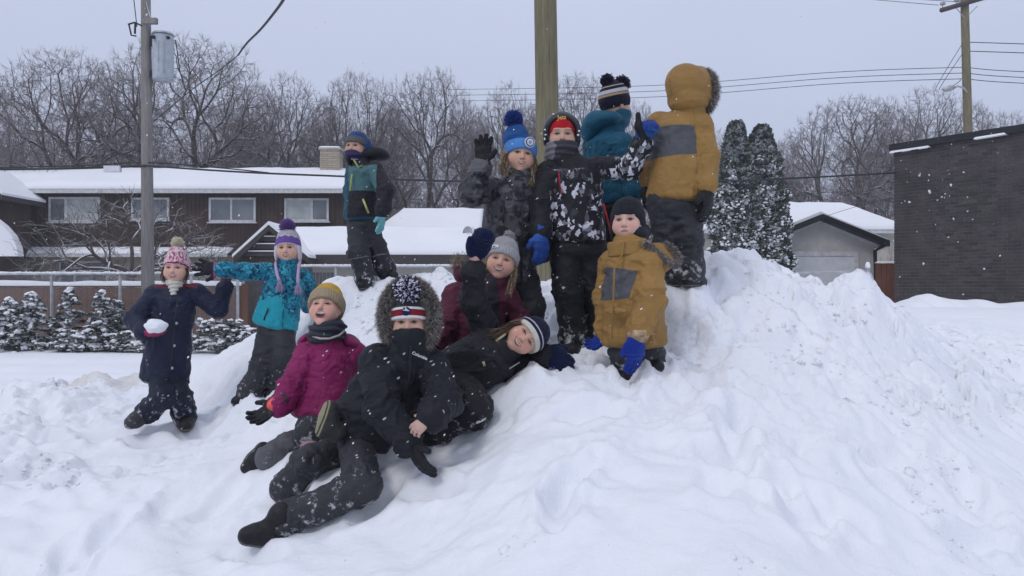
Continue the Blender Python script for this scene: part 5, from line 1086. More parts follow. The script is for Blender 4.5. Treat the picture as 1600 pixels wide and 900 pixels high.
def local_text(parent, txt, at, right, up_, size, mat, name='lettering'):
    c = bpy.data.curves.new(name, 'FONT'); c.body = txt; c.size = size; c.extrude = .0006; c.align_x = 'CENTER'; c.align_y = 'CENTER'; c.offset = size * .02
    o = bpy.data.objects.new(name, c); me = bpy.data.meshes.new_from_object(o); bpy.data.objects.remove(o); me.materials.append(mat)
    q = bpy.data.objects.new(name, me); COL.objects.link(q); q.parent = parent; r = unit(right); u = unit(np.array(up_) - np.dot(up_, r) * r); n = np.cross(r, u)
    root = parent if parent.parent is None else parent.parent
    q.matrix_local = Matrix(((r[0], u[0], n[0], at[0] - root.location[0]), (r[1], u[1], n[1], at[1] - root.location[1]), (r[2], u[2], n[2], at[2] - root.location[2]), (0, 0, 0, 1))); return q
M_INKW = plain('white_print', (.62, .62, .64), .6); M_INKD = plain('dark_print', (.02, .018, .016), .6)
def toward(p, q, d): return np.array(p) + unit(np.array(q) - np.array(p)) * d

# ---- A: running child, navy long coat, pink pompom hat, snowball
Y = 5.2; R_ = person(V3(262, 662, Y), 'child in long navy coat and pink pompom hat holding a snowball at left')
fr = Frame(V3(276, 419, Y), (.08, -1, .0), (0.02, 0, 1), .93); make_head(R_, fr, (.60, .40, .33), smile='grin', eyes=.6, rosy=.8, mouth=(.026, .0078))
def pat(m):
    n = m.noise(24, 3, .6, dist=1.5); c = m.mix(m.ramp(n, .42, .50), (.36, .07, .14), (.62, .42, .47)); return m.mix(m.ramp(m.noise(55, 3), .52, .6), c, (.70, .62, .62))
ht, pl = beanie(R_, fr, knit('pink_marled_knit', (.5, .2, .3), [(.26, .035, .09), (.62, .40, .46)], pattern=pat), front=.027, back=-.045, cuff=0, tall=.035, top_r=.068, layer=lambda q, b: (.007 - np.abs(b - .013), .005 - b), earflap=.0, ribn=34)
pompom(ht, fr.w(0, -.01, .175), .033, knit('cream_yarn', (.62, .57, .42)), 2200, seed=1)
hair(R_, fr, [([(.074, .03, .0), (.078, .035, -.05), (.072, .04, -.10)], 40, .006)], M_HAIRD)
hair(R_, fr, [([(-.074, .03, .0), (-.078, .035, -.05), (-.072, .04, -.10)], 40, .006)], M_HAIRD)
tube = solid('neck_warmer', [ell(fr.w(0, .0, -.105), A(.060, .064, .030), fr.R), cone(fr.w(0, .03, -.11), fr.w(0, .055, -.175), .045, .02, False)], knit('cream_fleece', (.60, .57, .50)), R_, .02, .005, wrinkle=0, disp=lambda v, n: .004 * np.sin(v[:, 2] * 260 + 2 * np.sin(v[:, 0] * 30)))
sh1, sh2 = V3(243, 460, Y), V3(306, 458, Y + .05); nk = V3(277, 450, Y)
cA, cB = V3(257, 592, Y), V3(273, 470, Y)
def fA(v):
    return (.010 - np.maximum(np.abs(v[:, 2] - px2z(446, Y)) - .010, np.abs(v[:, 0] - px2x(277, Y)) - .12), .0035 - np.abs((v - cA) @ unit(cB - cA) + .018))
J_ = jacket(R_, cA, cB, (1, 0, 0), (.155, .115), (.128, .10), [(sh1, V3(209, 500, 5.1), V3(225, 519, 4.98)), (sh2, V3(341, 484, 5.25), V3(352, 449, 5.30))], M_NAVY, 1, toward(nk, V3(277, 445, Y), .01), .052, r=(.060, .056, .046), fields=fA, wr=.007, hem=.03)
tube_part('zipper', [V3(277, 468, Y - .115), V3(272, 520, Y - .125), V3(264, 596, Y - .125)], .004, M_BLACK, J_)
for t in (505, 540, 575): MB().tube([(0, 0, 0), (0, -.006, 0)], .009, 10).build('snap_button', M_GALV, J_).location = tuple(V3(276 - (t - 505) * .1, t, Y - .118) - np.array(R_.location))
solid('hood', [ell(V3(300, 452, Y + .07), A(.075, .045, .035)), ell(V3(250, 453, Y + .07), A(.075, .045, .035)), ell(V3(276, 455, Y + .12), A(.12, .06, .06))], M_NAVY, R_, .03, wrinkle=.003)
solid('hood_lining', [ell(V3(258, 447, Y + .0), A(.030, .03, .012), (unit((1, 0, .5)), A(0, 1, 0), unit((-.5, 0, 1)))), ell(V3(296, 447, Y + .0), A(.030, .03, .012), (unit((1, 0, -.5)), A(0, 1, 0), unit((.5, 0, 1))))], knit('red_lining', (.16, .03, .05)), R_, .01, .005)
pants(R_, [(V3(247, 585, Y), V3(256, 620, 5.05), V3(232, 642, 5.12)), (V3(268, 585, Y), V3(281, 618, 5.15), V3(288, 648, 5.2))], None, M_NAVYP, (.072, .072, .070), 2)
boot(R_, V3(225, 647, 5.12), (-.62, -.45, -.64), (.70, -.1, .70), M_BOOTS, 1.0, .10); boot(R_, V3(290, 652, 5.2), (.35, -.9, -.1), (0, 0, 1), M_BOOTB, 1.0, .08)
MGP = cloth('raspberry_glove', (.28, .022, .085), [(.012, .012, .015)], speck=.3)
glove(R_, V3(226, 520, 4.97), (.95, -.25, .0), (0, .35, 1), MGP, thumb=1, curl=(.55, .55, .5, .45), s=.98, spread=.1, fields=lambda v: (v[:, 0] * 0 - 1, -1 + 0 * v[:, 0]))
glove(R_, V3(353, 440, 5.33), (-.03, -.0, 1), (0, -1, 0), cloth('black_and_raspberry_glove', (.20, .02, .06), [(.014, .012, .018)], speck=.3), thumb=-1, curl=(.3, .3, .3, .3), s=.95, spread=.2, fields=lambda v: (v[:, 2] - px2z(430, 5.33), -1 + 0 * v[:, 0]))
sb = obj('snowball', None); bpy.data.objects.remove(sb)
sb = person(V3(243, 513, 4.93), 'white snowball resting on the raspberry glove of the child in navy', None); sb.name = 'snowball'; sb['category'] = 'snowball'
blobs('packed_snow', [(0, 0, .012)], [.056], MSNOW, ICO3, (.66, .67), .18, sb)

# ---- B: turquoise camo jacket, purple peruvian hat
Y = 5.3; R_ = person(V3(420, 606, Y), 'child in turquoise camouflage jacket and purple earflap hat with one arm stretched out')
fr = Frame(V3(450, 388, Y), (.05, -1, -.03), (-.04, 0, 1), .90); make_head(R_, fr, (.58, .39, .31), smile='grin', eyes=.75, rosy=.5)
def hlay(q, b):
    th = np.arctan2(q[:, 0], q[:, 1] + .01); zig = .006 * np.abs(((th * 5.5 / math.pi * 2) % 2) - 1) * 2
    ring_ = .006 - np.abs(np.hypot(((th * 9 / math.pi * 1.0) % 1 - .5) * .045, b - .088) - .013) - .002
    return (.052 + zig - b, .0055 - b, np.minimum(ring_, .02))
ht, pl = beanie(R_, fr, knit('purple_fairisle_knit', (.50, .47, .50), [(.145, .085, .30), (.60, .54, .58), (.24, .21, .27)]), front=.034, back=-.03, cuff=0, tall=.018, earflap=.02, layer=hlay, ribn=40, amp=.0008, grow=.004)
pompom(ht, fr.w(0, -.01, .162), .044, knit('purple_yarn', (.17, .10, .30)), 3000, seed=2)
MBR = knit('lilac_braid', (.42, .33, .50))
for sg, (bx, by) in ((1, (437, 440)), (-1, (466, 445))):
    a_ = fr.w(sg * .088, .02, -.10); b_ = V3(bx, by, Y - .16); mid = (a_ + b_) / 2 + A(0, -.05, 0); ps = [a_, mid, b_]; pts = [a_ * (1 - t) ** 2 + 2 * mid * t * (1 - t) + b_ * t * t for t in np.linspace(0, 1, 9)]; tube_part('braid', pts, [.009, .0105] * 4 + [.009], MBR, ht, 7)
    nn_ = 500; rr = np.random.RandomState(5); dd_ = rr.normal(size=(nn_, 3)) * A(.22, .22, .05) + A(0, 0, -1); fur(ht, np.tile(b_, (nn_, 1)) + rr.normal(size=(nn_, 3)) * .004, dd_ / np.linalg.norm(dd_, axis=1)[:, None], .055, MBR, .002, 4, 'tassel', .05, 0)
def camoB(m):
    n = m.noise(17, 3, .5, dist=1.6); c = m.mix(m.ramp(n, .44, .455), (.006, .055, .12), (.010, .17, .26)); c = m.mix(m.ramp(m.noise(20, 3, .5, m.co((1, 1.1, 1.2)), 1.8), .56, .575), c, (.04, .33, .42)); return m.mix(m.ramp(m.noise(26, 3, .5, dist=1.2), .60, .615), c, (.004, .03, .08))
MTQ = cloth('turquoise_camo_cloth', (0, 0, 0), [(.014, .30, .38), (.004, .04, .09), (.5, .5, .5)], pattern=camoB, speck=.5)
a, b = V3(430, 506, Y), V3(446, 437, Y); ax_ = unit(b - a)
def fB(v):
    t = (v - a) @ ax_; x = v[:, 0] - a[0]; low = px2z(463, Y) - v[:, 2] + .28 * (x - .02) - 1.1 * np.maximum(x - .055, 0) * 2.2
    arm = np.minimum(px2x(399, Y) - v[:, 0], 1) ; return (np.minimum(low, -np.maximum(arm, (v[:, 0] - px2x(467, Y)))), -1 + 0 * x, .002 - np.abs(t + .02))
J_ = jacket(R_, a, b, (1, 0, 0), (.150, .115), (.125, .105), [(V3(418, 424, Y), V3(382, 425, 5.2), V3(347, 421, 5.12)), (V3(475, 434, Y + .05), V3(490, 462, 5.45), V3(482, 478, 5.6))], MTQ, 3, V3(449, 412, Y - .01), .062, r=(.058, .055, .046), fields=fB, wr=.006, hem=.03, shoulder=.05)
tube_part('pocket_zip', [V3(412, 500, Y - .117), V3(419, 482, Y - .117)], .005, M_BLACK, J_); tube_part('front_zip', [V3(452, 408, Y - .085), V3(450, 432, Y - .10), V3(444, 465, Y - .11), V3(441, 512, Y - .117)], .004, MTQ, J_)
pants(R_, [(V3(424, 514, Y), V3(411, 572, 5.25), V3(390, 612, 5.2)), (V3(440, 514, Y), V3(444, 560, 5.2), V3(434, 604, 5.3))], ell((V3(430, 522, Y)), A(.115, .095, .07)), M_GREYP, (.088, .078, .072), 4)
glove(R_, V3(344, 421, 5.125), (-1, -.06, .12), (0, -1, 0), cloth('black_pink_glove', (.014, .012, .018), [(.33, .05, .17), (.33, .05, .17)], speck=.4), thumb=1, curl=(.12, .12, .12, .12), s=1.08, spread=.2, tout=.9, fields=lambda v: (v[:, 0] - px2x(333, 5.1), -.001 - ((v[:, 2] - px2z(411, 5.1)) * 0 + .1), -1 + 0 * v[:, 0]))
boot(R_, V3(390, 618, 5.2), (-.8, -.5, -.2), (0, 0, 1), M_BOOTB, .8, .06); boot(R_, V3(434, 608, 5.3), (-.4, -.9, 0), (0, 0, 1), M_BOOTB, .8, .06)

# ---- C: magenta jacket, yellow hat, laughing, kneeling
Y = 4.2; R_ = person(V3(480, 700, Y), 'laughing child in magenta jacket and yellow knit hat kneeling in the snow')
fr = Frame(V3(509, 482, Y), (-.06, -.93, .36), (.03, .36, .93), .98); make_head(R_, fr, (.60, .38, .32), smile='laugh', eyes=.5, rosy=.9)
ht, pl = beanie(R_, fr, knit('mustard_and_oat_knit', (.50, .31, .045), [(.33, .26, .17)]), front=.030, back=-.05, cuff=.062, tall=.015, ribn=44, grow=.002, amp=.0018)
def gd(v, n): return .006 * np.sin(((v - fr.c) @ A(.25, .2, 1)) * 150 + 3 * vnoise(v * 9)) 
gt = solid('neck_gaiter', [ell(V3(512, 513, Y - .02), A(.098, .092, .055), (unit((1, 0, .12)), A(0, 1, 0), unit((-.12, 0, 1)))), ell(V3(510, 527, Y), A(.105, .10, .04))], cloth('dark_gaiter_cloth', (.025, .030, .042), [], speck=.3), R_, .03, .005, disp=gd)
tube_part('gaiter_edge', [V3(479, 517, Y - .02), V3(486, 524, Y - .075), V3(500, 529, Y - .108), V3(515, 529, Y - .112), V3(530, 524, Y - .09), V3(538, 517, Y - .05)], .006, knit('pale_edge', (.45, .38, .40)), gt)
a, b = V3(500, 648, 4.15), V3(517, 560, 4.22); ax_ = unit(b - a)
fC = lambda v: (.0025 - np.abs((v[:, 0] - px2x(521, Y) - .2 * (v[:, 2] - px2z(560, Y)))) + np.minimum(0, (Y - .05 - v[:, 1])) * 9, -1 + 0 * v[:, 0], -1 + 0 * v[:, 0])
J_ = jacket(R_, a, b, (1, 0, 0), (.150, .125), (.138, .12), [(V3(483, 553, Y), V3(455, 606, 4.08), V3(437, 634, 4.02)), (V3(550, 552, Y + .05), V3(572, 600, 4.35), V3(585, 640, 4.3))], M_MAG, 5, V3(512, 532, Y), .085, r=(.072, .066, .055), fields=fC, wr=.008, hem=.055, shoulder=.06)
solid('hood', [ell(V3(550, 533, Y + .05), A(.055, .09, .028), (unit((1, 0, -.8)), A(0, 1, 0), unit((.8, 0, 1)))), ell(V3(478, 530, Y + .06), A(.05, .08, .026), (unit((1, 0, .8)), A(0, 1, 0), unit((-.8, 0, 1)))), ell(V3(515, 540, Y + .13), A(.13, .06, .07))], M_MAG, R_, .03, wrinkle=.004)
pants(R_, [(V3(500, 655, 4.25), V3(484, 676, 4.0), V3(482, 690, 4.08))], None, M_GREYP, (.085, .078, .06), 6)
pants(R_, [(V3(484, 682, 4.12), V3(452, 694, 4.05), V3(422, 713, 4.0))], None, M_SNOWYP, (.058, .064, .062), 7, name='caked_trouser_leg')
boot(R_, V3(412, 714, 4.0), (-.62, -.1, -.78), (.72, -.35, -.5), M_BOOTB, .85, .04)
solid('boot_lining', [cone(V3(483, 690, 3.98), V3(487, 716, 3.9), .045, .05)], cloth('dusty_pink_cloth', (.32, .19, .22), [], speck=.3), R_)
bt = boot(R_, V3(517, 668, 3.60), (.35, .1, 1), (.78, .40, -.3), cloth('olive_boot', (.03, .03, .03), [(.25, .23, .14), (.03, .03, .028)], rough=.6, speck=.9, dust=.0), .80, .04)
glove(R_, V3(432, 632, 4.0), (-.75, -.2, -.62), (-.3, -.75, .5), cloth('grey_glove', (.04, .04, .043), [(.014, .014, .016)], speck=.5), thumb=-1, curl=(.4, .4, .35, .35), s=1.05, fields=lambda v: (px2x(424, 4) - v[:, 0], 0 * v[:, 0] - 1))
solid('cuff', [cone(V3(438, 629, 4.02), V3(430, 634, 4.0), .044, .042)], plain('coral_band', (.75, .12, .10)), R_)

# ---- D: black parka with grey fur hood, reclining in front
Y = 3.75; R_ = person(V3(560, 725, 3.7), 'child in black parka with big grey fur hood reclining lowest in front')
fr = Frame(V3(640, 503, Y), (.0, -1, -.03), (-.03, 0, 1), .98); make_head(R_, fr, (.50, .33, .26), smile='calm', eyes=.75, rosy=.25)
def hl(q, b):
    band = .0165 - np.abs(b - .028); return (.056 - b, band, np.minimum(.0225 - np.hypot(q[:, 0] - .002, b - .031), q[:, 1]))
ht, pl = beanie(R_, fr, knit('grey_hat_red_band_knit', (.045, .048, .055), [(.68, .67, .68), (.20, .012, .02), (.010, .020, .07)]), front=.022, back=-.02, cuff=.058, tall=.035, layer=hl, ribn=60, amp=.0004, top_r=.070)
pompom(ht, fr.w(0.0, .060, .155), .050, knit('navy_yarn', (.008, .008, .06)), 2600, mat2=knit('white_yarn', (.72, .70, .76)), seed=3, w=.0042)
# crest on the band: white jet over a red leaf on a navy roundel
MJ = MB(); g0 = fr.w(0, .109, .060)
def on(x, z): return tuple(fr.w(x, .1045 + .010 - 5.2 * x * x, .060 + z) - np.array(R_.location))
MJ.add([on(-.016, -.006), on(.014, -.001), on(.017, .002), on(.002, .003), on(.006, .016), on(.002, .016), on(-.004, .003), on(-.012, .000)], [(0, 1, 2, 3), (3, 4, 5, 6), (0, 3, 6, 7)]); MJ.build('crest_jet', M_INKW, ht)
MJ = MB(); MJ.add([on(-.010, .013), on(-.006, .005), on(-.003, .010), on(-.004, .017), on(.008, .010), on(.012, .004), on(.013, .012), on(.009, .016)], [(0, 1, 2, 3), (4, 5, 6, 7)]); MJ.build('crest_leaf', plain('crest_red', (.35, .02, .03)), ht)
mk = solid('face_mask', [ell(fr.w(0, .030, -.062), A(.071, .082, .045), fr.R), cone(fr.w(0, .03, -.08), fr.w(0, .02, -.19), .080, .095, False), cone(fr.w(0, .085, -.05), fr.w(0, .08, -.15), .030, .04, False)], M_BLACKJ, R_, .03, .005, cut=lambda p: (fr.loc(p)[..., 2] + .026 + .35 * np.abs(fr.loc(p)[..., 0]) * 0) * 1., wrinkle=0, disp=lambda v, n: .002 * fbm(v * 18, 2, 3))
sub_ = [fr.ell((0, .10, .03), (.108, .16, .165))]
hd = solid('hood', [fr.ell((0, -.02, .015), (.150, .135, .185)), fr.ell((0, .03, -.10), (.13, .10, .08))], M_BLACKJ, R_, .03, .007, sub=sub_, cut=lambda p: (fr.loc(p)[..., 1] - .020), wrinkle=.003, lump=.004)
fur_ring(hd, fr, (0, .020, .025), .158, .114, 0, 15000, .032, M_FUR1, 1, .022, M_FUR2, .0014, droop=.25); fur_ring(hd, fr, (0, -.005, .025), .152, .110, 0, 6500, .030, M_FUR3, 2, .024, M_FUR1, .0015)
a, b = V3(560, 672, 3.74), V3(630, 572, Y); ax_ = unit(b - a)
arms = [(V3(590, 565, 3.7), V3(598, 640, 3.54), V3(636, 690, 3.46)), (V3(674, 572, 3.78), V3(694, 628, 3.56), V3(676, 651, 3.42))]
J_ = jacket(R_, a, b, unit((1, 0, -.35)), (.165, .14), (.15, .13), arms, M_BLACKJ, 8, V3(638, 548, Y), .105, r=(.082, .078, .062), wr=.009, hem=.06, shoulder=.075)
local_text(J_, 'Columbia', V3(656, 556, Y - .150), (1, 0, -.42), (.42, 0, 1), .019, M_INKW)
tube_part('storm_flap', [V3(642, 540, Y - .125), V3(640, 590, Y - .155), V3(622, 650, Y - .19)], .006, M_BLACKJ, J_); tube_part('chest_seam', [V3(606, 556, Y - .125), V3(600, 590, Y - .15), V3(596, 612, Y - .16)], .004, M_BLACKJ, J_)
pants(R_, [(V3(556, 690, 3.72), V3(566, 760, 3.42), V3(448, 812, 3.38))], None, M_GREYP, (.078, .076, .066), 9, wr=.009)
pants(R_, [(V3(545, 700, 3.85), V3(480, 722, 3.68), V3(448, 762, 3.72))], None, M_GREYP, (.076, .072, .064), 10, wr=.008, name='far_trouser_leg')
boot(R_, V3(428, 826, 3.36), (-.82, -.35, -.30), (.38, -.2, .9), M_BOOTB, .95, .07)
glove(R_, V3(641, 694, 3.45), (.52, -.2, -.82), (.5, .5, .45), M_GBLACK, thumb=-1, curl=(.18, .18, .2, .2), s=1.12, spread=.04, puff=1.05, cufflen=.05)
glove(R_, V3(675, 653, 3.385), (-.80, -.12, -.52), (-.1, .8, -.6), M_SKIN, thumb=1, curl=(.55, .6, .6, .6), s=.86, bare=True, cuff=False, name='bare_hand', h=.0034, spread=.05)

# ---- F: maroon jacket, grey hat, grinning, sitting behind
Y = 4.42; R_ = person(V3(745, 560, Y), 'grinning child in maroon jacket and pale grey ribbed hat sitting in the middle')
fr = Frame(V3(784, 407, Y), (-.05, -1, .06), (.22, .05, 1), 1.0); make_head(R_, fr, (.56, .36, .29), smile='grin', eyes=.5, rosy=.85, mouth=(.028, .0085))
ht, pl = beanie(R_, fr, knit('pale_grey_knit', (.36, .36, .37), [(.37, .37, .38)]), front=.034, back=-.05, cuff=.045, tall=.012, ribn=40, amp=.0026, grow=-.001)
pompom(ht, fr.w(-.01, -.02, .140), .028, knit('grey_yarn', (.37, .37, .38)), 1200, seed=4)
lx = fr.w(-.0, 0, 0); lb = MB(); fc = lambda x, z: tuple(fr.w(x, .086 + .012 - 4.4 * (x) ** 2 + 0, z) - np.array(R_.location))
pts_ = [(.078, .050), (.062, .066), (.045, .072), (.028, .072), (.026, .058), (.042, .056), (.060, .048), (.076, .036)]
def on2(x, z): y = math.sqrt(max(0, 1 - (x / .0955) ** 2)) * .1095 - .012 + .003; return tuple(fr.w(x, y, z) - np.array(R_.location))
MB().add([on2(x, z) for x, z in pts_], [(0, 1, 6, 7), (1, 2, 5, 6), (2, 3, 4, 5)]).build('patch', M_INKW, ht)
MB().add([on2(x, z - .001) for x, z in ((.070, .050), (.055, .062), (.040, .065), (.038, .060), (.054, .056), (.068, .045))], [(0, 1, 4, 5), (1, 2, 3, 4)]).build('patch_mark', plain('patch_navy', (.02, .025, .07)), ht)
hair(R_, fr, [([(.080, .02, -.02), (.085, .02, -.08), (.075, .03, -.16), (.07, .03, -.2)], 50, .008)], M_HAIRB)
hair(R_, fr, [([(-.080, .02, -.02), (-.085, .02, -.09), (-.080, .03, -.18)], 50, .008)], M_HAIRB)
a, b = V3(738, 540, Y + .02), V3(752, 462, Y)
fF = lambda v: (.030 - np.abs(v[:, 0] - px2x(772, Y) + .1 * (v[:, 2] - px2z(470, Y))) + np.minimum(0, (Y - .03 - v[:, 1])) * 9, -1 + 0 * v[:, 0])
J_ = jacket(R_, a, b, (1, 0, -.06), (.155, .13), (.145, .115), [(V3(712, 462, Y), V3(692, 512, 4.32), V3(680, 536, 4.26)), (V3(788, 462, Y + .03), V3(812, 500, 4.50), V3(816, 525, 4.4))], M_MAR, 11, V3(776, 440, Y), .062, r=(.070, .064, .052), fields=fF, wr=.008, hem=.06)
rr = np.random.RandomState(8); q_ = V3(716, 412, Y + .10) + rr.normal(size=(1500, 3)) * A(.018, .02, .022); nq = rr.normal(size=(1500, 3)); nq /= np.linalg.norm(nq, axis=1)[:, None]; 
hd = solid('hood', [ell(V3(722, 428, Y + .10), A(.05, .06, .055)), ell(V3(745, 438, Y + .12), A(.09, .06, .05))], M_MAR, R_, .03); fur(hd, q_, nq, .022, plain('sandy_fur', (.28, .23, .18), .9, .1, .3), .0016, 8)
pants(R_, [(V3(742, 560, Y), V3(790, 556, 4.28), V3(806, 585, 4.3)), (V3(730, 560, Y), V3(716, 570, 4.25), V3(712, 600, 4.2))], None, M_BLACKP, (.08, .075, .065), 12)
glove(R_, V3(678, 532, 4.24), (-.5, -.5, -.3), (0, -.3, 1), M_GBLACK, curl=(.4, .4, .4, .4), s=1.0)
glove(R_, V3(816, 524, 4.38), (.2, -.4, -.9), (0, -1, 0), M_GBLACK, curl=(.5, .5, .5, .5), s=.9)

# ---- E: lying child, black suit, striped hat
Y = 4.02; R_ = person(V3(745, 640, 3.95), 'child lying on one side in black snowsuit and white-rimmed navy hat, arm raised')
fr = Frame(V3(822, 526, Y), (-.06, -1, -.02), (.88, .05, .44), .98); make_head(R_, fr, (.54, .34, .27), smile='grin', eyes=.5, rosy=.85, mouth=(.028, .0085))
ht, pl = beanie(R_, fr, knit('white_and_navy_knit', (.010, .012, .035), [(.56, .54, .47), (.46, .46, .50)]), front=.030, back=-.05, cuff=.045, tall=.0, layer=lambda q, b: (.024 - b, .0045 - np.abs(b - .042)), ribn=50, amp=.0012)
hair(R_, fr, [([(.070, .03, .02), (.088, .035, -.04), (.080, .03, -.10), (.09, .02, -.16)], 90, .010)], M_HAIRD)
a, b = V3(706, 592, 4.10), V3(775, 548, 4.06); ax_ = unit(b - a)
J_ = jacket(R_, a, b, unit((.3, 0, .95)), (.150, .13), (.135, .12), [(V3(757, 510, 4.10), V3(739, 468, 4.02), V3(740, 424, 3.98)), (V3(790, 575, 4.14), V3(825, 568, 4.16), V3(850, 556, 4.08))], M_CHAR, 13, V3(797, 540, 4.04), .072, r=(.072, .062, .055), wr=.008, hem=.06, shoulder=.06)
tube_part('zip_pull', [V3(775, 533, 3.90), V3(790, 522, 3.89)], .006, plain('brassy_metal', (.35, .30, .18), .4, .5), J_); tube_part('zip_pull', [V3(755, 565, 3.92), V3(757, 572, 3.92)], .007, plain('brass', (.35, .30, .18), .4, .5), J_)
tube_part('front_zip', [V3(730, 604, 3.98), V3(770, 592, 3.99), V3(812, 566, 4.0)], .004, M_GALV, J_)
pants(R_, [(V3(712, 596, 4.05), V3(738, 640, 3.82), V3(680, 668, 3.84)), (V3(700, 600, 4.1), V3(712, 650, 3.98), V3(668, 650, 4.0))], None, M_BLACKP, (.100, .094, .078), 14, wr=.009)
tube_part('reflective_strip', [V3(744, 661, 3.735), V3(755, 656, 3.75), V3(762, 648, 3.78)], .006, M_INKW, R_)
boot(R_, V3(668, 668, 3.86), (-.9, .2, -.2), (.3, -.2, .9), M_BOOTB, .9, .05); boot(R_, V3(664, 654, 4.0), (-.9, .2, -.1), (.3, 0, .9), M_BOOTB, .9, .05)
wr_ = solid('wrist', [cone(V3(740, 424, 3.98), V3(742, 400, 3.97), .024, .026, False)], M_SKIN, R_, vcol=lambda v: np.tile(A(.54, .34, .27), (len(v), 1)))
tube_part('hair_tie', [V3(740 + 7.8 * math.cos(t), 413 + .8 * math.sin(t), 3.98 - .025 * math.sin(t)) for t in np.linspace(0, 6.28, 14)], .003, M_BLACK, wr_)
glove(R_, V3(742, 404, 3.97), (.32, -.12, .95), (.35, -1, 0), M_GNAVY, thumb=1, curl=(.55, .55, .55, .55), s=1.12, mitten=True, puff=1.35, cuff=False, tout=.5)
glove(R_, V3(852, 548, 4.08), (.75, -.3, -.45), (.1, .9, -.5), M_GNAVY, thumb=-1, curl=(.45, .45, .4, .4), s=1.12, puff=1.35, spread=.10, cufflen=.05)
# ---- G: boy on the crest at the back, blue trapper hat, teal and black jacket
Y = 5.65; R_ = person(V3(572, 445, Y), 'child in blue hat and teal-and-black jacket walking along the crest at back left')
fr = Frame(V3(557, 230, Y), (-.30, -.95, -.06), (.05, 0, 1), .90); make_head(R_, fr, (.48, .31, .24), smile='calm', eyes=.8, rosy=.3)
ht, pl = beanie(R_, fr, cloth('blue_hat_cloth', (.012, .045, .15), [(.085, .085, .09)], speck=.4), front=.030, back=-.03, cuff=.048, tall=.0, earflap=.0, ribn=20, amp=.0006)
ef = solid('hat_flap', [ell(fr.w(-.096, -.02, .01), A(.012, .045, .05), fr.R), ell(fr.w(-.10, -.07, -.015), A(.012, .05, .022), fr.R)], cloth('blue_flap', (.012, .05, .17), [], speck=.4), R_)
gt = solid('neck_gaiter', [ell(fr.w(0, .018, -.062), A(.074, .078, .040), fr.R), ell(fr.w(0, .0, -.09), A(.072, .072, .04), fr.R)], cloth('violet_gaiter', (.022, .018, .075), [(.40, .38, .40)], speck=.3), R_, .02, .005, fields=lambda v: (.0035 - np.abs(fr.loc(v)[:, 2] + .105), -1 + 0 * v[:, 0]), disp=lambda v, n: .003 * np.sin(v[:, 2] * 200))
a, b = V3(566, 338, Y), V3(567, 270, Y); sd = unit((.72, -.70, 0)); fw = unit((-.70, -.72, 0))
def fG(v):
    x = (v - a) @ sd; fv = (v - a) @ fw; z = v[:, 2]; torso = np.minimum(px2x(590, Y) + .02 - v[:, 0] , 1)
    ch = np.minimum(np.minimum(z - px2z(301, Y), px2z(262, Y) - z), torso - .0)
    side_ = np.minimum(px2x(549, Y) - v[:, 0], z - px2z(352, Y)); hemb = np.minimum(px2z(341, Y) - z, torso + .03)
    return (ch, np.maximum(side_, hemb), -1 + 0 * x)
M_G = cloth('teal_black_jacket', (.014, .013, .020), [(.060, .14, .15), (.008, .06, .095)], speck=.5)
J_ = jacket(R_, a, b, sd, (.125, .13), (.118, .115), [(V3(586, 266, 5.57), V3(603, 298, 5.5), V3(598, 328, 5.46)), (V3(553, 268, 5.78), V3(550, 300, 5.8), V3(552, 332, 5.75))], M_G, 21, V3(561, 248, Y), .062, r=(.060, .058, .050), fields=fG, wr=.006, hem=.055, shoulder=.05)
tube_part('pocket_zip', [V3(567, 311, Y - .15), V3(576, 333, Y - .155)], .008, plain('lime_trim', (.42, .44, .16)), J_); tube_part('chest_zip', [V3(550, 272, Y - .13), V3(547, 298, Y - .14)], .006, plain('lime_trim2', (.30, .36, .10)), J_); tube_part('front_zip', [V3(553, 250, Y - .11), V3(560, 262, Y - .12), V3(566, 258, Y - .11)], .006, plain('lime_trim3', (.38, .40, .14)), J_)
solid('hood', [ell(V3(592, 240, Y + .04), A(.080, .08, .048), (unit((1, 0, -.35)), A(0, 1, 0), unit((.35, 0, 1)))), ell(V3(575, 243, Y + .03), A(.10, .09, .045)), ell(V3(547, 247, Y - .02), A(.03, .06, .055))], M_BLACKJ, R_, .03, wrinkle=.004, lump=.004)
pants(R_, [(V3(561, 350, Y), V3(560, 395, 5.57), V3(571, 434, 5.62)), (V3(574, 350, Y), V3(588, 390, 5.68), V3(602, 420, 5.75))], ell(V3(568, 352, Y), A(.10, .10, .06)), M_GREYP, (.080, .074, .068), 22, fields=lambda v: (.004 - np.abs(v[:, 2] - px2z(402, Y) - .2 * (v[:, 0] - px2x(575, Y))), -1 + 0 * v[:, 0]))
boot(R_, V3(573, 440, 5.62), (-.2, -1, 0), (0, 0, 1), M_BOOTB, .8, .05); boot(R_, V3(606, 426, 5.76), (.5, -.6, -.4), (-.2, 0, 1), M_BOOTB, .8, .05)
glove(R_, V3(597, 334, 5.45), (-.08, 0, -1), (-.9, .3, 0), cloth('aqua_glove', (.16, .42, .44), [(.006, .010, .04)], speck=.3), curl=(.15, .15, .15, .15), s=.9, fields=lambda v: (v[:, 2] - px2z(340, 5.45), 0 * v[:, 0] - 1))

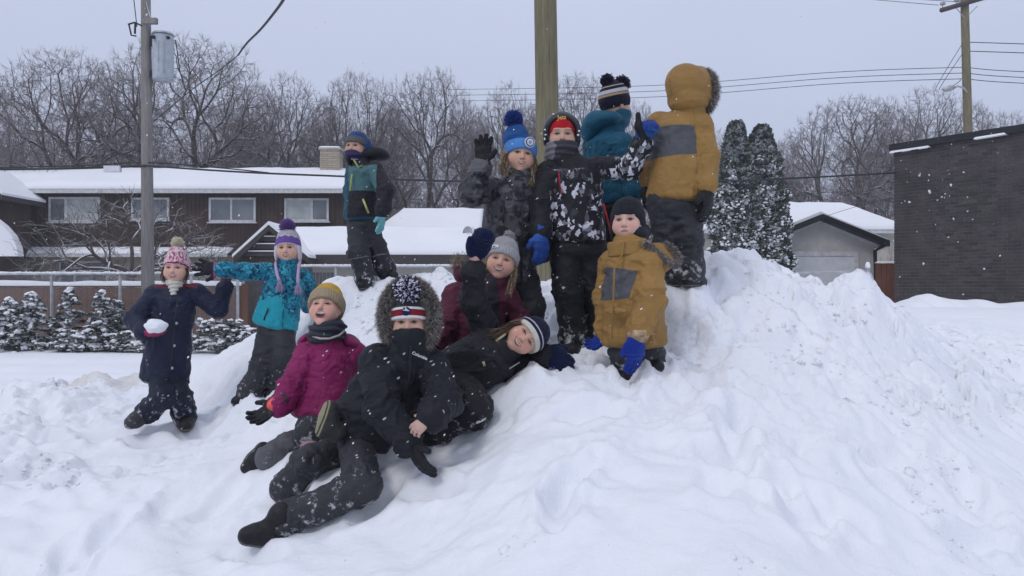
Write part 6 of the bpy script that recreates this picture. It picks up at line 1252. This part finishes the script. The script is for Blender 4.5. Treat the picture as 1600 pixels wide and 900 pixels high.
# ---- H: grey camo jacket, two-blue pompom hat, waving
Y = 4.62; R_ = person(V3(808, 548, Y), 'child waving a black glove, wearing blue bobble hat with round badge and grey camouflage jacket')
fr = Frame(V3(813, 242, Y), (.16, -.98, -.04), (.12, 0, 1), 1.0); make_head(R_, fr, (.56, .36, .27), smile='grin', eyes=.7, rosy=.5)
ht, pl = beanie(R_, fr, knit('two_blue_knit', (.014, .07, .25), [(.085, .24, .55), (.03, .09, .24)]), front=.026, back=-.06, cuff=.062, tall=.055, lean=(.07, -.01), side=.02, ribn=50, amp=.0010, layer=lambda q, b: (.060 - b, .014 - np.abs(b - .095)), top_r=.074)
pompom(ht, fr.w(.062, -.01, .198), .047, knit('royal_yarn', (.012, .045, .22)), 2600, seed=6)
bp_ = fr.w(-.028, .108, .060); bn_ = unit(fr.w(-.034, .120, .068) - bp_ + .0); bn_ = unit(fr.R.T @ A(-.26, .96, .08)); br_ = unit(np.cross(bn_, fr.u)); bu_ = np.cross(br_, bn_)
for r_b, th_, mt_, nm_ in ((.030, .004, plain('badge_white', (.62, .62, .66), .5), 'badge'), (.026, .0055, plain('badge_navy', (.02, .04, .10), .5), 'badge_ring'), (.020, .007, plain('badge_pale', (.55, .58, .66), .5), 'badge_centre')):
    o0 = np.array(R_.location); MB().tube([bp_ - bn_ * .006 - o0, bp_ + bn_ * th_ - o0], r_b, 24).build(nm_, mt_, ht)
sh_ = [bp_ + bn_ * .0075 + br_ * x + bu_ * z - np.array(R_.location) for x, z in ((-.010, .009), (.010, .009), (.010, -.002), (0, -.012), (-.010, -.002))]; MB().add(sh_, [(0, 1, 2, 3, 4)]).build('badge_shield', plain('badge_sky', (.16, .34, .60)), ht)
sh_ = [bp_ + bn_ * .0082 + br_ * x + bu_ * z - np.array(R_.location) for x, z in ((-.008, .002), (.008, .002), (.007, -.004), (0, -.010), (-.007, -.004))]; MB().add(sh_, [(0, 1, 2, 3, 4)]).build('badge_shield_base', plain('badge_gold', (.38, .26, .08)), ht)
hair(R_, fr, [([(.080, .01, .01), (.092, .02, -.04), (.100, .035, -.09), (.085, .05, -.13)], 110, .013)], M_HAIRB, .0038)
hair(R_, fr, [([(-.076, .02, -.02), (-.088, .03, -.08), (-.092, .04, -.14), (-.07, .05, -.17)], 90, .010)], M_HAIRB, .0038)
def camoH(m):
    c = m.mix(m.ramp(m.noise(9, 3, .5, dist=1.2), .47, .50), (.022, .023, .028), (.050, .050, .056)); c = m.mix(m.ramp(m.noise(11, 3, .5, m.co((1, 1.2, 1.4)), 1.5), .55, .58), c, (.085, .085, .092)); return m.mix(m.ramp(m.noise(13, 3, .5, dist=1), .60, .62), c, (.012, .012, .015))
M_H = cloth('grey_camo_cloth', (0, 0, 0), [(.24, .24, .25), (.10, .10, .11)], pattern=camoH, speck=.5)
a, b = V3(796, 436, Y), V3(801, 305, Y)
fH = lambda v: (.008 - np.abs(v[:, 2] - px2z(449, Y)), np.minimum(v[:, 2] - px2z(272, 4.5), px2x(764, Y) - v[:, 0]))
J_ = jacket(R_, a, b, (1, 0, 0), (.152, .125), (.140, .115), [(V3(768, 296, Y), V3(738, 300, 4.50), V3(752, 262, 4.46)), (V3(832, 300, Y + .06), V3(842, 352, 4.76), V3(848, 396, 4.74))], M_H, 23, V3(812, 275, Y), .072, r=(.070, .074, .052), fields=fH, wr=.008, hem=.04, shoulder=.06)
tube_part('pocket_zip', [V3(788, 314, Y - .122), V3(786, 348, Y - .128)], .005, M_BLACK, J_); tube_part('front_zip', [V3(817, 288, Y - .10), V3(816, 360, Y - .125), V3(815, 445, Y - .13)], .005, M_BLACK, J_)
pants(R_, [(V3(783, 440, Y), V3(784, 490, 4.6), V3(788, 555, 4.62)), (V3(818, 440, Y), V3(828, 480, 4.55), V3(826, 550, 4.62))], ell(V3(800, 450, Y), A(.13, .11, .07)), cloth('black_trousers_dusted', (.014, .014, .017), [], speck=.9, dust=-.02), (.092, .084, .072), 24)
boot(R_, V3(788, 552, 4.62), (-.2, -1, 0), (0, 0, 1), M_BOOTB, .9, .06); boot(R_, V3(828, 550, 4.62), (.2, -1, 0), (0, 0, 1), M_BOOTB, .9, .06)
glove(R_, V3(754, 254, 4.45), (.03, -.05, 1), (.1, -1, 0), cloth('black_glove_tan_fingertip', (.012, .012, .014), [(.012, .012, .014)], speck=.4), thumb=-1, curl=(.12, .15, .15, .12), s=1.0, spread=.16, puff=1.15)

# ---- I: black and white camo jacket, black helmet-like hood, red headband
Y = 4.6; R_ = person(V3(905, 545, Y), 'child giving thumbs up in black-and-white shard-pattern jacket, black hood and red headband')
fr = Frame(V3(878, 213, Y), (-.03, -1, .02), (0, 0, 1), 1.0); make_head(R_, fr, (.50, .33, .26), smile='calm', eyes=.6, rosy=.3)
ht, pl = beanie(R_, fr, knit('red_knit', (.42, .012, .020), [], speck=.2), front=.024, back=-.03, cuff=0, tall=0, grow=-.004, ribn=60, amp=.0004)
local_text(ht, 'Jets', fr.w(.004, .100, .088), (1, 0, .08), (0, -.5, 1), .034, plain('yellow_print', (.70, .45, .12), .6), 'lettering')
hd = solid('helmet', [fr.ell((0, -.022, .035), (.108, .122, .112)), fr.ell((0, -.02, -.02), (.108, .10, .09))], simple('black_helmet_shell', (.010, .010, .014), .35, .4), R_, .02, .005, sub=[fr.ell((0, .075, .012), (.080, .14, .082))], cut=lambda p: np.maximum(fr.loc(p)[..., 1] - .070, -(fr.loc(p)[..., 2] + .055)))
blobs('helmet_snow', [fr.w(x, y, z) - np.array(R_.location) for x, y, z in ((.098, .04, .03), (.094, .05, .0), (.10, .03, -.02), (-.09, .06, -.005), (-.096, .05, .02), (.05, .06, .115))], [.006] * 6, M_ROOFSNOW, ICO1, (.8, 1), .3, hd)
gt = solid('neck_gaiter', [ell(fr.w(0, .015, -.068), A(.096, .092, .052), fr.R), ell(fr.w(0, .0, -.115), A(.100, .092, .045), fr.R)], cloth('charcoal_gaiter', (.035, .037, .045), [(.17, .17, .19)], speck=.5, dust=-.12), R_, .025, .005, cut=lambda p: fr.loc(p)[..., 2] + .020, fields=lambda v: (.02 * vnoise(v * 30) + .6 * (fr.loc(v)[:, 0] - .045), -1 + 0 * v[:, 0]), disp=lambda v, n: .004 * np.sin(v[:, 2] * 190 + 2.5 * vnoise(v * 8)))
def camoI(m):
    nv = m.n('TexVoronoi', distance='CHEBYCHEV'); nv.inputs['Scale'].default_value = 31; nn_ = m.n('TexNoise'); nn_.inputs['Scale'].default_value = 9; m.l(m.co(), nn_.inputs['Vector']); vm = m.n('VectorMath', operation='MULTIPLY_ADD'); m.l(nn_.outputs['Color'], vm.inputs[0]); vm.inputs[1].default_value = (.05, .05, .05); mp = m.n('Mapping'); m.l(m.co(), mp.inputs[0]); mp.inputs['Rotation'].default_value = (.4, .7, .5); mp.inputs['Scale'].default_value = (1, 1.3, .75); m.l(mp.outputs[0], vm.inputs[2]); m.l(vm.outputs[0], nv.inputs['Vector'])
    g = m.n('SeparateColor'); m.l(nv.outputs['Color'], g.inputs[0]); r = m.n('ValToRGB'); cr = r.color_ramp; cr.interpolation = 'CONSTANT'; cr.elements[0].color = (.010, .010, .014, 1); cr.elements[1].position = .40; cr.elements[1].color = (.045, .047, .055, 1)
    for p_, c_ in ((.58, (.012, .012, .016, 1)), (.68, (.20, .205, .225, 1)), (.79, (.02, .02, .024, 1)), (.84, (.60, .60, .66, 1)), (.94, (.09, .09, .10, 1))): e = cr.elements.new(p_); e.color = c_
    m.l(g.outputs[0], r.inputs[0]); n2 = m.n('TexVoronoi', distance='CHEBYCHEV'); n2.inputs['Scale'].default_value = 50; m.l(vm.outputs[0], n2.inputs['Vector']); g2 = m.n('SeparateColor'); m.l(n2.outputs['Color'], g2.inputs[0])
    c = m.mix(m.math('GREATER_THAN', g2.outputs[0], .86), r.outputs[0], (.55, .55, .61)); return m.mix(m.math('LESS_THAN', g2.outputs[1], .30), c, (.012, .012, .016))
M_I = cloth('shard_camo_cloth', (0, 0, 0), [(.010, .010, .014), (.16, .02, .03)], pattern=camoI, speck=.5)
a, b = V3(900, 372, Y), V3(899, 275, Y)
def fI(v):
    x = v[:, 0]; z = v[:, 2]; yoke = z - px2z(268, Y) ; yoke = np.where(x > px2x(958, Y), px2z(272, Y) * 0 - 1, yoke); left = px2x(858, Y) - x
    return (np.maximum(yoke, left), -1 + 0 * x)
J_ = jacket(R_, a, b, (1, 0, 0), (.168, .13), (.150, .118), [(V3(857, 270, Y), V3(846, 322, 4.54), V3(845, 362, 4.48)), (V3(938, 262, Y), V3(984, 262, 4.50), V3(1004, 226, 4.44))], M_I, 25, V3(880, 246, Y), .085, r=(.068, .064, .054), fields=fI, wr=.007, hem=.055, shoulder=.062)
for p_ in ([(873, 270), (875, 290), (877, 304)], [(943, 318), (950, 345), (954, 366)], [(858, 336), (861, 348), (859, 358)]): tube_part('red_zip', [V3(x, y, Y - .135 + (.05 if x > 930 or x < 865 else 0)) for x, y in p_], .005, plain('red_zip_tape', (.30, .02, .03)), J_)
pants(R_, [(V3(882, 385, Y), V3(888, 455, 4.56), V3(896, 530, 4.6)), (V3(922, 385, Y), V3(930, 450, 4.6), V3(940, 520, 4.64))], ell(V3(902, 392, Y), A(.15, .12, .08)), M_BLACKP, (.092, .084, .076), 26)
boot(R_, V3(896, 536, 4.6), (-.1, -1, 0), (0, 0, 1), M_BOOTB, .9, .06); boot(R_, V3(942, 522, 4.64), (.2, -1, 0), (0, 0, 1), M_BOOTB, .9, .06)
glove(R_, V3(845, 366, 4.46), (.05, -.1, -1), (-.5, .6, 0), M_GBLUE, thumb=1, curl=(.28, .3, .3, .3), s=1.12, spread=.08, puff=1.25, cufflen=.03, fields=lambda v: (-1 + 0 * v[:, 0], v[:, 2] - px2z(378, 4.46), -1 + 0 * v[:, 0]))
glove(R_, V3(1002, 222, 4.43), (.30, -.25, .9), (.35, -.85, -.1), M_GBLUE, thumb=-1, curl=(1.15, 1.15, 1.15, 1.15), s=1.12, spread=.03, puff=1.3, tout=.15, tcurl=-.1, cufflen=.02, fields=lambda v: (-1 + 0 * v[:, 0], px2z(205, 4.43) - v[:, 2], -1 + 0 * v[:, 0]))
solid('thumb', [cone(V3(1004, 214, 4.40), V3(998, 198, 4.38), .022, .018), cone(V3(998, 198, 4.38), V3(997, 179, 4.37), .018, .0145)], M_GBLACK, R_, h=.004)

# ---- J: teal jacket seen from behind, striped hat with two pompoms
Y = 4.95; R_ = person(V3(962, 448, Y), 'child turned away in teal jacket and striped hat with two dark pompoms')
fr = Frame(V3(962, 164, Y), (.86, .45, -.12), (.02, 0, 1), .98); make_head(R_, fr, (.50, .33, .26), smile='calm', eyes=.8, rosy=.3, brow=(.06, .04, .03))
ht, pl = beanie(R_, fr, knit('striped_knit', (.012, .013, .028), [(.36, .25, .15), (.42, .44, .48), (.40, .36, .30)]), front=.005, back=-.045, cuff=0, tall=.02, grow=.006, ribn=44, amp=.001, layer=lambda q, b: (.0085 - np.abs(b - .080), .0125 - np.abs(b - .102), .004 - np.abs(b - .135)))
pompom(ht, V3(949, 127, Y - .03), .038, knit('dark_yarn', (.010, .011, .028)), 1800, seed=7); pompom(ht, V3(972, 131, Y), .043, knit('dark_yarn2', (.010, .011, .028)), 2000, seed=8)
solid('face_mask', [ell(fr.w(0, .025, -.055), A(.078, .082, .055), fr.R), ell(fr.w(0, .01, -.11), A(.08, .08, .05), fr.R)], M_TEAL, R_, .03, .006, disp=lambda v, n: .003 * fbm(v * 14, 2, 3))
a, b = V3(962, 310, Y), V3(950, 222, Y)
J_ = jacket(R_, a, b, unit((.85, -.5, 0)), (.150, .125), (.145, .12), [(V3(970, 224, Y - .12), V3(984, 268, 4.80), V3(992, 300, 4.78)), (V3(930, 222, Y + .08), V3(925, 262, Y + .12), V3(930, 300, Y + .1))], M_TEAL, 27, V3(958, 196, Y), .075, r=(.068, .064, .052), wr=.007, hem=.04)
solid('hood', [ell(V3(930, 192, Y - .02), A(.085, .10, .075), (unit((1, 0, .3)), A(0, 1, 0), unit((-.3, 0, 1)))), ell(V3(948, 186, Y - .07), A(.09, .07, .045)), ell(V3(920, 208, Y), A(.05, .07, .06))], M_TEAL, R_, .025, wrinkle=0, lump=.016)
pants(R_, [(V3(955, 318, Y), V3(958, 380, Y), V3(957, 440, Y)), (V3(980, 318, Y), V3(985, 380, Y), V3(985, 440, Y))], ell(V3(966, 325, Y), A(.12, .11, .08)), M_BLACKP, (.085, .078, .07), 28)
glove(R_, V3(992, 304, 4.78), (.1, 0, -1), (-1, 0, 0), M_GBLACK, curl=(.4, .4, .4, .4), s=1.0)
boot(R_, V3(957, 444, Y), (.8, .4, 0), (0, 0, 1), M_BOOTB, .9, .05); boot(R_, V3(985, 444, Y), (.8, .4, 0), (0, 0, 1), M_BOOTB, .9, .05)

# ---- K: tan parka seen from behind, hood up
Y = 4.5; R_ = person(V3(1062, 448, Y), 'child standing highest, back turned, in tan parka with hood up and grey back band')
fr = Frame(V3(1082, 140, Y), (.82, .52, -.02), (.02, 0, 1), 1.0)
make_head(R_, fr, (.50, .33, .26), smile='calm')
hd = solid('hood', [fr.ell((0, -.050, .020), (.110, .120, .120)), fr.ell((0, -.045, -.07), (.104, .11, .07)), fr.ell((0, .03, .010), (.100, .085, .128))], M_TAN, R_, .03, .0062, sub=[fr.ell((0, .12, .005), (.082, .16, .105))], cut=lambda p: fr.loc(p)[..., 1] - .085, wrinkle=0, lump=.009, disp=lambda v, n: .005 * (1 - 2.5 * np.abs(vnoise(v * A(9, 9, 22), 6))) * np.clip((px2z(138, 4.5) - v[:, 2]) / .06, 0, 1), fields=lambda v: (-1 + 0 * v[:, 0], .0035 - np.abs(fr.loc(v)[:, 0] + .002 * 0) , -1 + 0 * v[:, 0]))
fur_ring(hd, fr, (0, .080, -.005), .106, .086, 0, 9000, .030, M_FUR1, 5, .014, M_FUR2, .0013, fwd=.5)
a, b = V3(1056, 308, Y), V3(1062, 200, Y); bz1, bz0 = px2z(201, Y), px2z(248, Y)
def fK(v):
    x = v[:, 0] - (v[:, 2] - bz0) * .0; z = v[:, 2]; slv = px2x(1081, Y) - v[:, 0] - .03 * (z - bz0)
    band = np.minimum(np.minimum(bz1 - z - .05 * (v[:, 0] - px2x(1050, Y)), z - bz0 - .06 * (v[:, 0] - px2x(1050, Y))), slv)
    seam = np.maximum(.0026 - np.abs(z - px2z(308, Y)), np.minimum(.003 - np.abs(slv), bz1 + .12 - z)); return (band, seam, -1 + 0 * x)
J_ = jacket(R_, a, b, unit((1, -.25, 0)), (.162, .135), (.132, .115), [(V3(1094, 196, Y - .03), V3(1107, 248, 4.46), V3(1105, 290, 4.40)), (V3(1030, 194, Y + .08), V3(1016, 240, 4.66), V3(1014, 280, 4.6))], M_TAN, 29, V3(1080, 172, Y), .078, r=(.064, .060, .052), fields=fK, wr=.006, hem=.045, shoulder=.07)
local_text(J_, 'ripzone', V3(1073, 312, Y - .165), (1, -.1, 0), (0, 0, 1), .026, M_INKD)
pants(R_, [(V3(1036, 312, Y), V3(1044, 372, 4.5), V3(1058, 424, 4.55)), (V3(1072, 312, Y), V3(1074, 372, 4.45), V3(1078, 420, 4.48))], ell(V3(1054, 325, Y), A(.15, .12, .09)), M_GREYP, (.090, .080, .074), 30, wr=.009)
boot(R_, V3(1056, 430, 4.56), (.1, .9, 0), (0, 0, 1), M_BOOTB, .95, .07); boot(R_, V3(1079, 430, 4.48), (.7, .7, 0), (0, 0, 1), M_BOOTB, .95, .07)
glove(R_, V3(1105, 296, 4.39), (.0, 0, -1), (-.8, .6, 0), M_GBLACK, thumb=1, curl=(.2, .2, .2, .2), s=1.15, puff=1.2, spread=.05)
glove(R_, V3(1014, 286, 4.6), (-.05, 0, -1), (.8, .6, 0), M_GBLACK, thumb=1, curl=(.3, .3, .3, .3), s=1.05, puff=1.1, spread=.05)

# ---- L: small child in tan parka, dark balaclava hat, blue gloves
Y = 4.1; R_ = person(V3(992, 590, Y), 'small child in tan parka and dark fleece hat standing deep in snow with blue gloves')
fr = Frame(V3(981, 345, Y), (-.36, -.93, -.06), (-.03, 0, 1), .98); make_head(R_, fr, (.60, .41, .35), smile='calm', eyes=.75, rosy=.9, brow=(.28, .2, .14))
ht, pl = beanie(R_, fr, cloth('dark_fleece', (.013, .015, .020), [], .95, .35, fine=120, sheen=.05, bump=.8), front=.034, back=-.07, cuff=0, tall=.0, grow=.0, ribn=4, amp=.0, earflap=.03)
solid('neck_gaiter', [fr.ell((-.055, -.01, -.065), (.05, .075, .05)), fr.ell((0, -.03, -.095), (.085, .08, .045)), fr.ell((-.03, -.09, -.06), (.07, .05, .06))], cloth('black_gaiter_cloth', (.010, .011, .018), [], speck=.5), R_, .03, .006, wrinkle=0, lump=.01)
a, b = V3(990, 532, Y), V3(988, 410, Y); fwL = unit((-.62, -.78, 0)); sdL = unit((.78, -.62, 0))
def fL(v):
    x = v[:, 0]; z = v[:, 2]; q = (v - a) @ sdL; arm_l = px2x(985, Y) - .30 * (px2z(420, Y) - z)
    p1 = np.minimum(np.minimum(px2z(419, Y) - z - .18 * (x - px2x(960, Y)), z - px2z(468, Y) - .12 * (x - px2x(960, Y))), np.minimum(arm_l - x + .02, x - px2x(939, Y) - .22 * (px2z(440, Y) - z) * 0 - .18 * (z - px2z(468, Y))))
    p2 = np.minimum(np.minimum(px2z(432, Y) - z, z - px2z(470, Y)), x - px2x(1035, Y)); return (np.maximum(p1, p2), .0022 - np.abs(z - px2z(538, Y)), -1 + 0 * x)
J_ = jacket(R_, a, b, sdL, (.170, .165), (.135, .125), [(V3(1012, 412, 4.02), V3(1019, 468, 3.93), V3(999, 512, 3.88)), (V3(958, 412, 4.22), V3(950, 465, 4.2), V3(948, 512, 4.14))], M_TAN, 31, V3(984, 384, Y), .092, r=(.072, .070, .058), fields=fL, wr=.008, hem=.065, shoulder=.07)
solid('collar', [tor(V3(979, 398, 4.07), V3(977, 378, 4.07), sdL, (.098, .088), (.094, .086), .012)], M_TAN, J_, .02, .006, sub=[ell(V3(980, 364, 4.07), A(.075, .07, .09))], wrinkle=.002)
tube_part('storm_flap', [V3(975, 376, 3.975), V3(972, 398, 3.97), V3(960, 420, 3.94), V3(956, 530, 3.90)], .005, M_TAN, J_); 
pk = solid('pocket', [ell(V3(962, 486, 3.935), A(.065, .02, .018), (sdL, fwL, A(0, 0, 1)))], M_TAN, J_, h=.005, lump=.003); tube_part('pocket_edge', [V3(943, 487, 3.935), V3(958, 492, 3.915), V3(980, 492, 3.91)], .004, M_ROOFSNOW, pk)
local_text(J_, 'ripzone', V3(1015, 422, 3.945), (1, .05, -.03), (0, 0, 1), .024, M_INKD)
fh = Frame(V3(1036, 402, Y + .02), (.55, -.25, .60), (-.55, .0, .80), 1.)
hd = solid('hood', [ell(V3(1030, 405, Y + .02), A(.075, .07, .085), (unit((1, 0, -.7)), A(0, 1, 0), unit((.7, 0, 1)))), ell(V3(1014, 392, Y + .04), A(.06, .08, .04))], M_TAN, R_, .03, .006, sub=[ell(V3(1050, 386, Y - .02), A(.035, .05, .075), (unit((1, 0, .8)), A(0, 1, 0), unit((-.8, 0, 1))))], wrinkle=.004, lump=.004)
rr = np.random.RandomState(4); t_ = rr.uniform(0, 1, 5200); path = np.array([V3(1008, 381, 4.0), V3(1020, 388, 3.98), V3(1034, 400, 3.98), V3(1048, 411, 4.0), V3(1059, 412, 4.05), V3(1062, 402, 4.1), V3(1052, 388, 4.12), V3(1040, 381, 4.14)]); ip = t_ * (len(path) - 1)
pp = np.stack([np.interp(ip, np.arange(len(path)), path[:, k]) for k in range(3)], -1); nn = rr.normal(size=pp.shape); nn /= np.linalg.norm(nn, axis=1)[:, None]; fur(hd, pp + nn * .009, nn, .018, M_FUR1, .0013, 9, mat2=M_FUR2)
pants(R_, [(V3(978, 530, 4.08), V3(976, 552, 4.06), V3(978, 580, 4.1)), (V3(1008, 530, 4.12), V3(1014, 550, 4.1), V3(1016, 566, 4.12))], None, M_GREYP, (.085, .075, .066), 32)
boot(R_, V3(1017, 560, 4.12), (.2, -1, 0), (0, 0, 1), M_BOOTB, .85, .08); boot(R_, V3(978, 578, 4.1), (-.3, -1, 0), (0, 0, 1), M_BOOTB, .85, .05)
M_GB2 = knit('bright_blue_knit', (.010, .030, .23), [(.10, .16, .42)], speck=.4)
glove(R_, V3(996, 524, 3.87), (-.10, -.05, -1), (-.6, .75, 0), M_GB2, thumb=1, curl=(.2, .2, .2, .2), s=1.22, puff=1.2, spread=.0, tout=.45, fields=lambda v: (np.maximum(.002 - np.abs(v[:, 2] - px2z(553, 3.87)), .002 - np.abs(v[:, 2] - px2z(560, 3.87))), -1 + 0 * v[:, 0]))
glove(R_, V3(950, 522, 4.13), (-.75, -.2, -.55), (0, -.5, 1), M_GB2, thumb=1, curl=(.3, .3, .3, .3), s=.95)
solid('cuff', [cone(V3(999, 516, 3.875), V3(997, 521, 3.872), .056, .055)], plain('sandy_cuff', (.33, .24, .15), .9, .1, .4), R_)

# ================================================================ FALLING SNOW
rs2 = np.random.RandomState(12); n = 2400; yy = 2.4 + 20 * rs2.rand(n) ** 1.3; xx = rs2.uniform(-.75, .75, n) * yy; zz = CAMZ + rs2.uniform(-.42, .42, n) * yy; ok = zz > base_h(xx, yy) + .05; pts = np.stack([xx, yy, zz], -1)[ok]; rad = (.0011 + .0016 * rs2.rand(len(pts)) ** 2) 
V, Fc = icosphere(0); Rm = np.array([[.8, 0, .6], [0, 1, 0], [-.6, 0, .8]]); vv = (V[None] * rad[:, None, None] * A(1, 1, 1.9)) @ Rm.T + pts[:, None]; ff = Fc[None] + (np.arange(len(pts)) * len(V))[:, None, None]
M_FLAKE = plain('snowflake', (.85, .86, .88), .9); obj('falling_snow', mesh('falling_snow', vv.reshape(-1, 3), ff.reshape(-1, 3)), M_FLAKE, None, kind='stuff', label='scattered snowflakes falling through the air over the whole schoolyard', category='snowflakes')

# ================================================================ SNOW HAZE IN THE AIR
hm_ = bpy.data.materials.new('haze'); hm_.use_nodes = True; ht_ = hm_.node_tree; ht_.nodes.clear(); ho_ = ht_.nodes.new('ShaderNodeOutputMaterial'); hv_ = ht_.nodes.new('ShaderNodeVolumePrincipled')
hv_.inputs['Color'].default_value = (.93, .95, 1, 1); hv_.inputs['Density'].default_value = HAZE; hv_.inputs['Anisotropy'].default_value = .1; ht_.links.new(hv_.outputs[0], ho_.inputs['Volume'])
boxobj('haze', (-410, -70, -2.5), (410, 620, 24), hm_, None, kind='stuff', label='thin snowy haze filling the air over the schoolyard', category='haze')
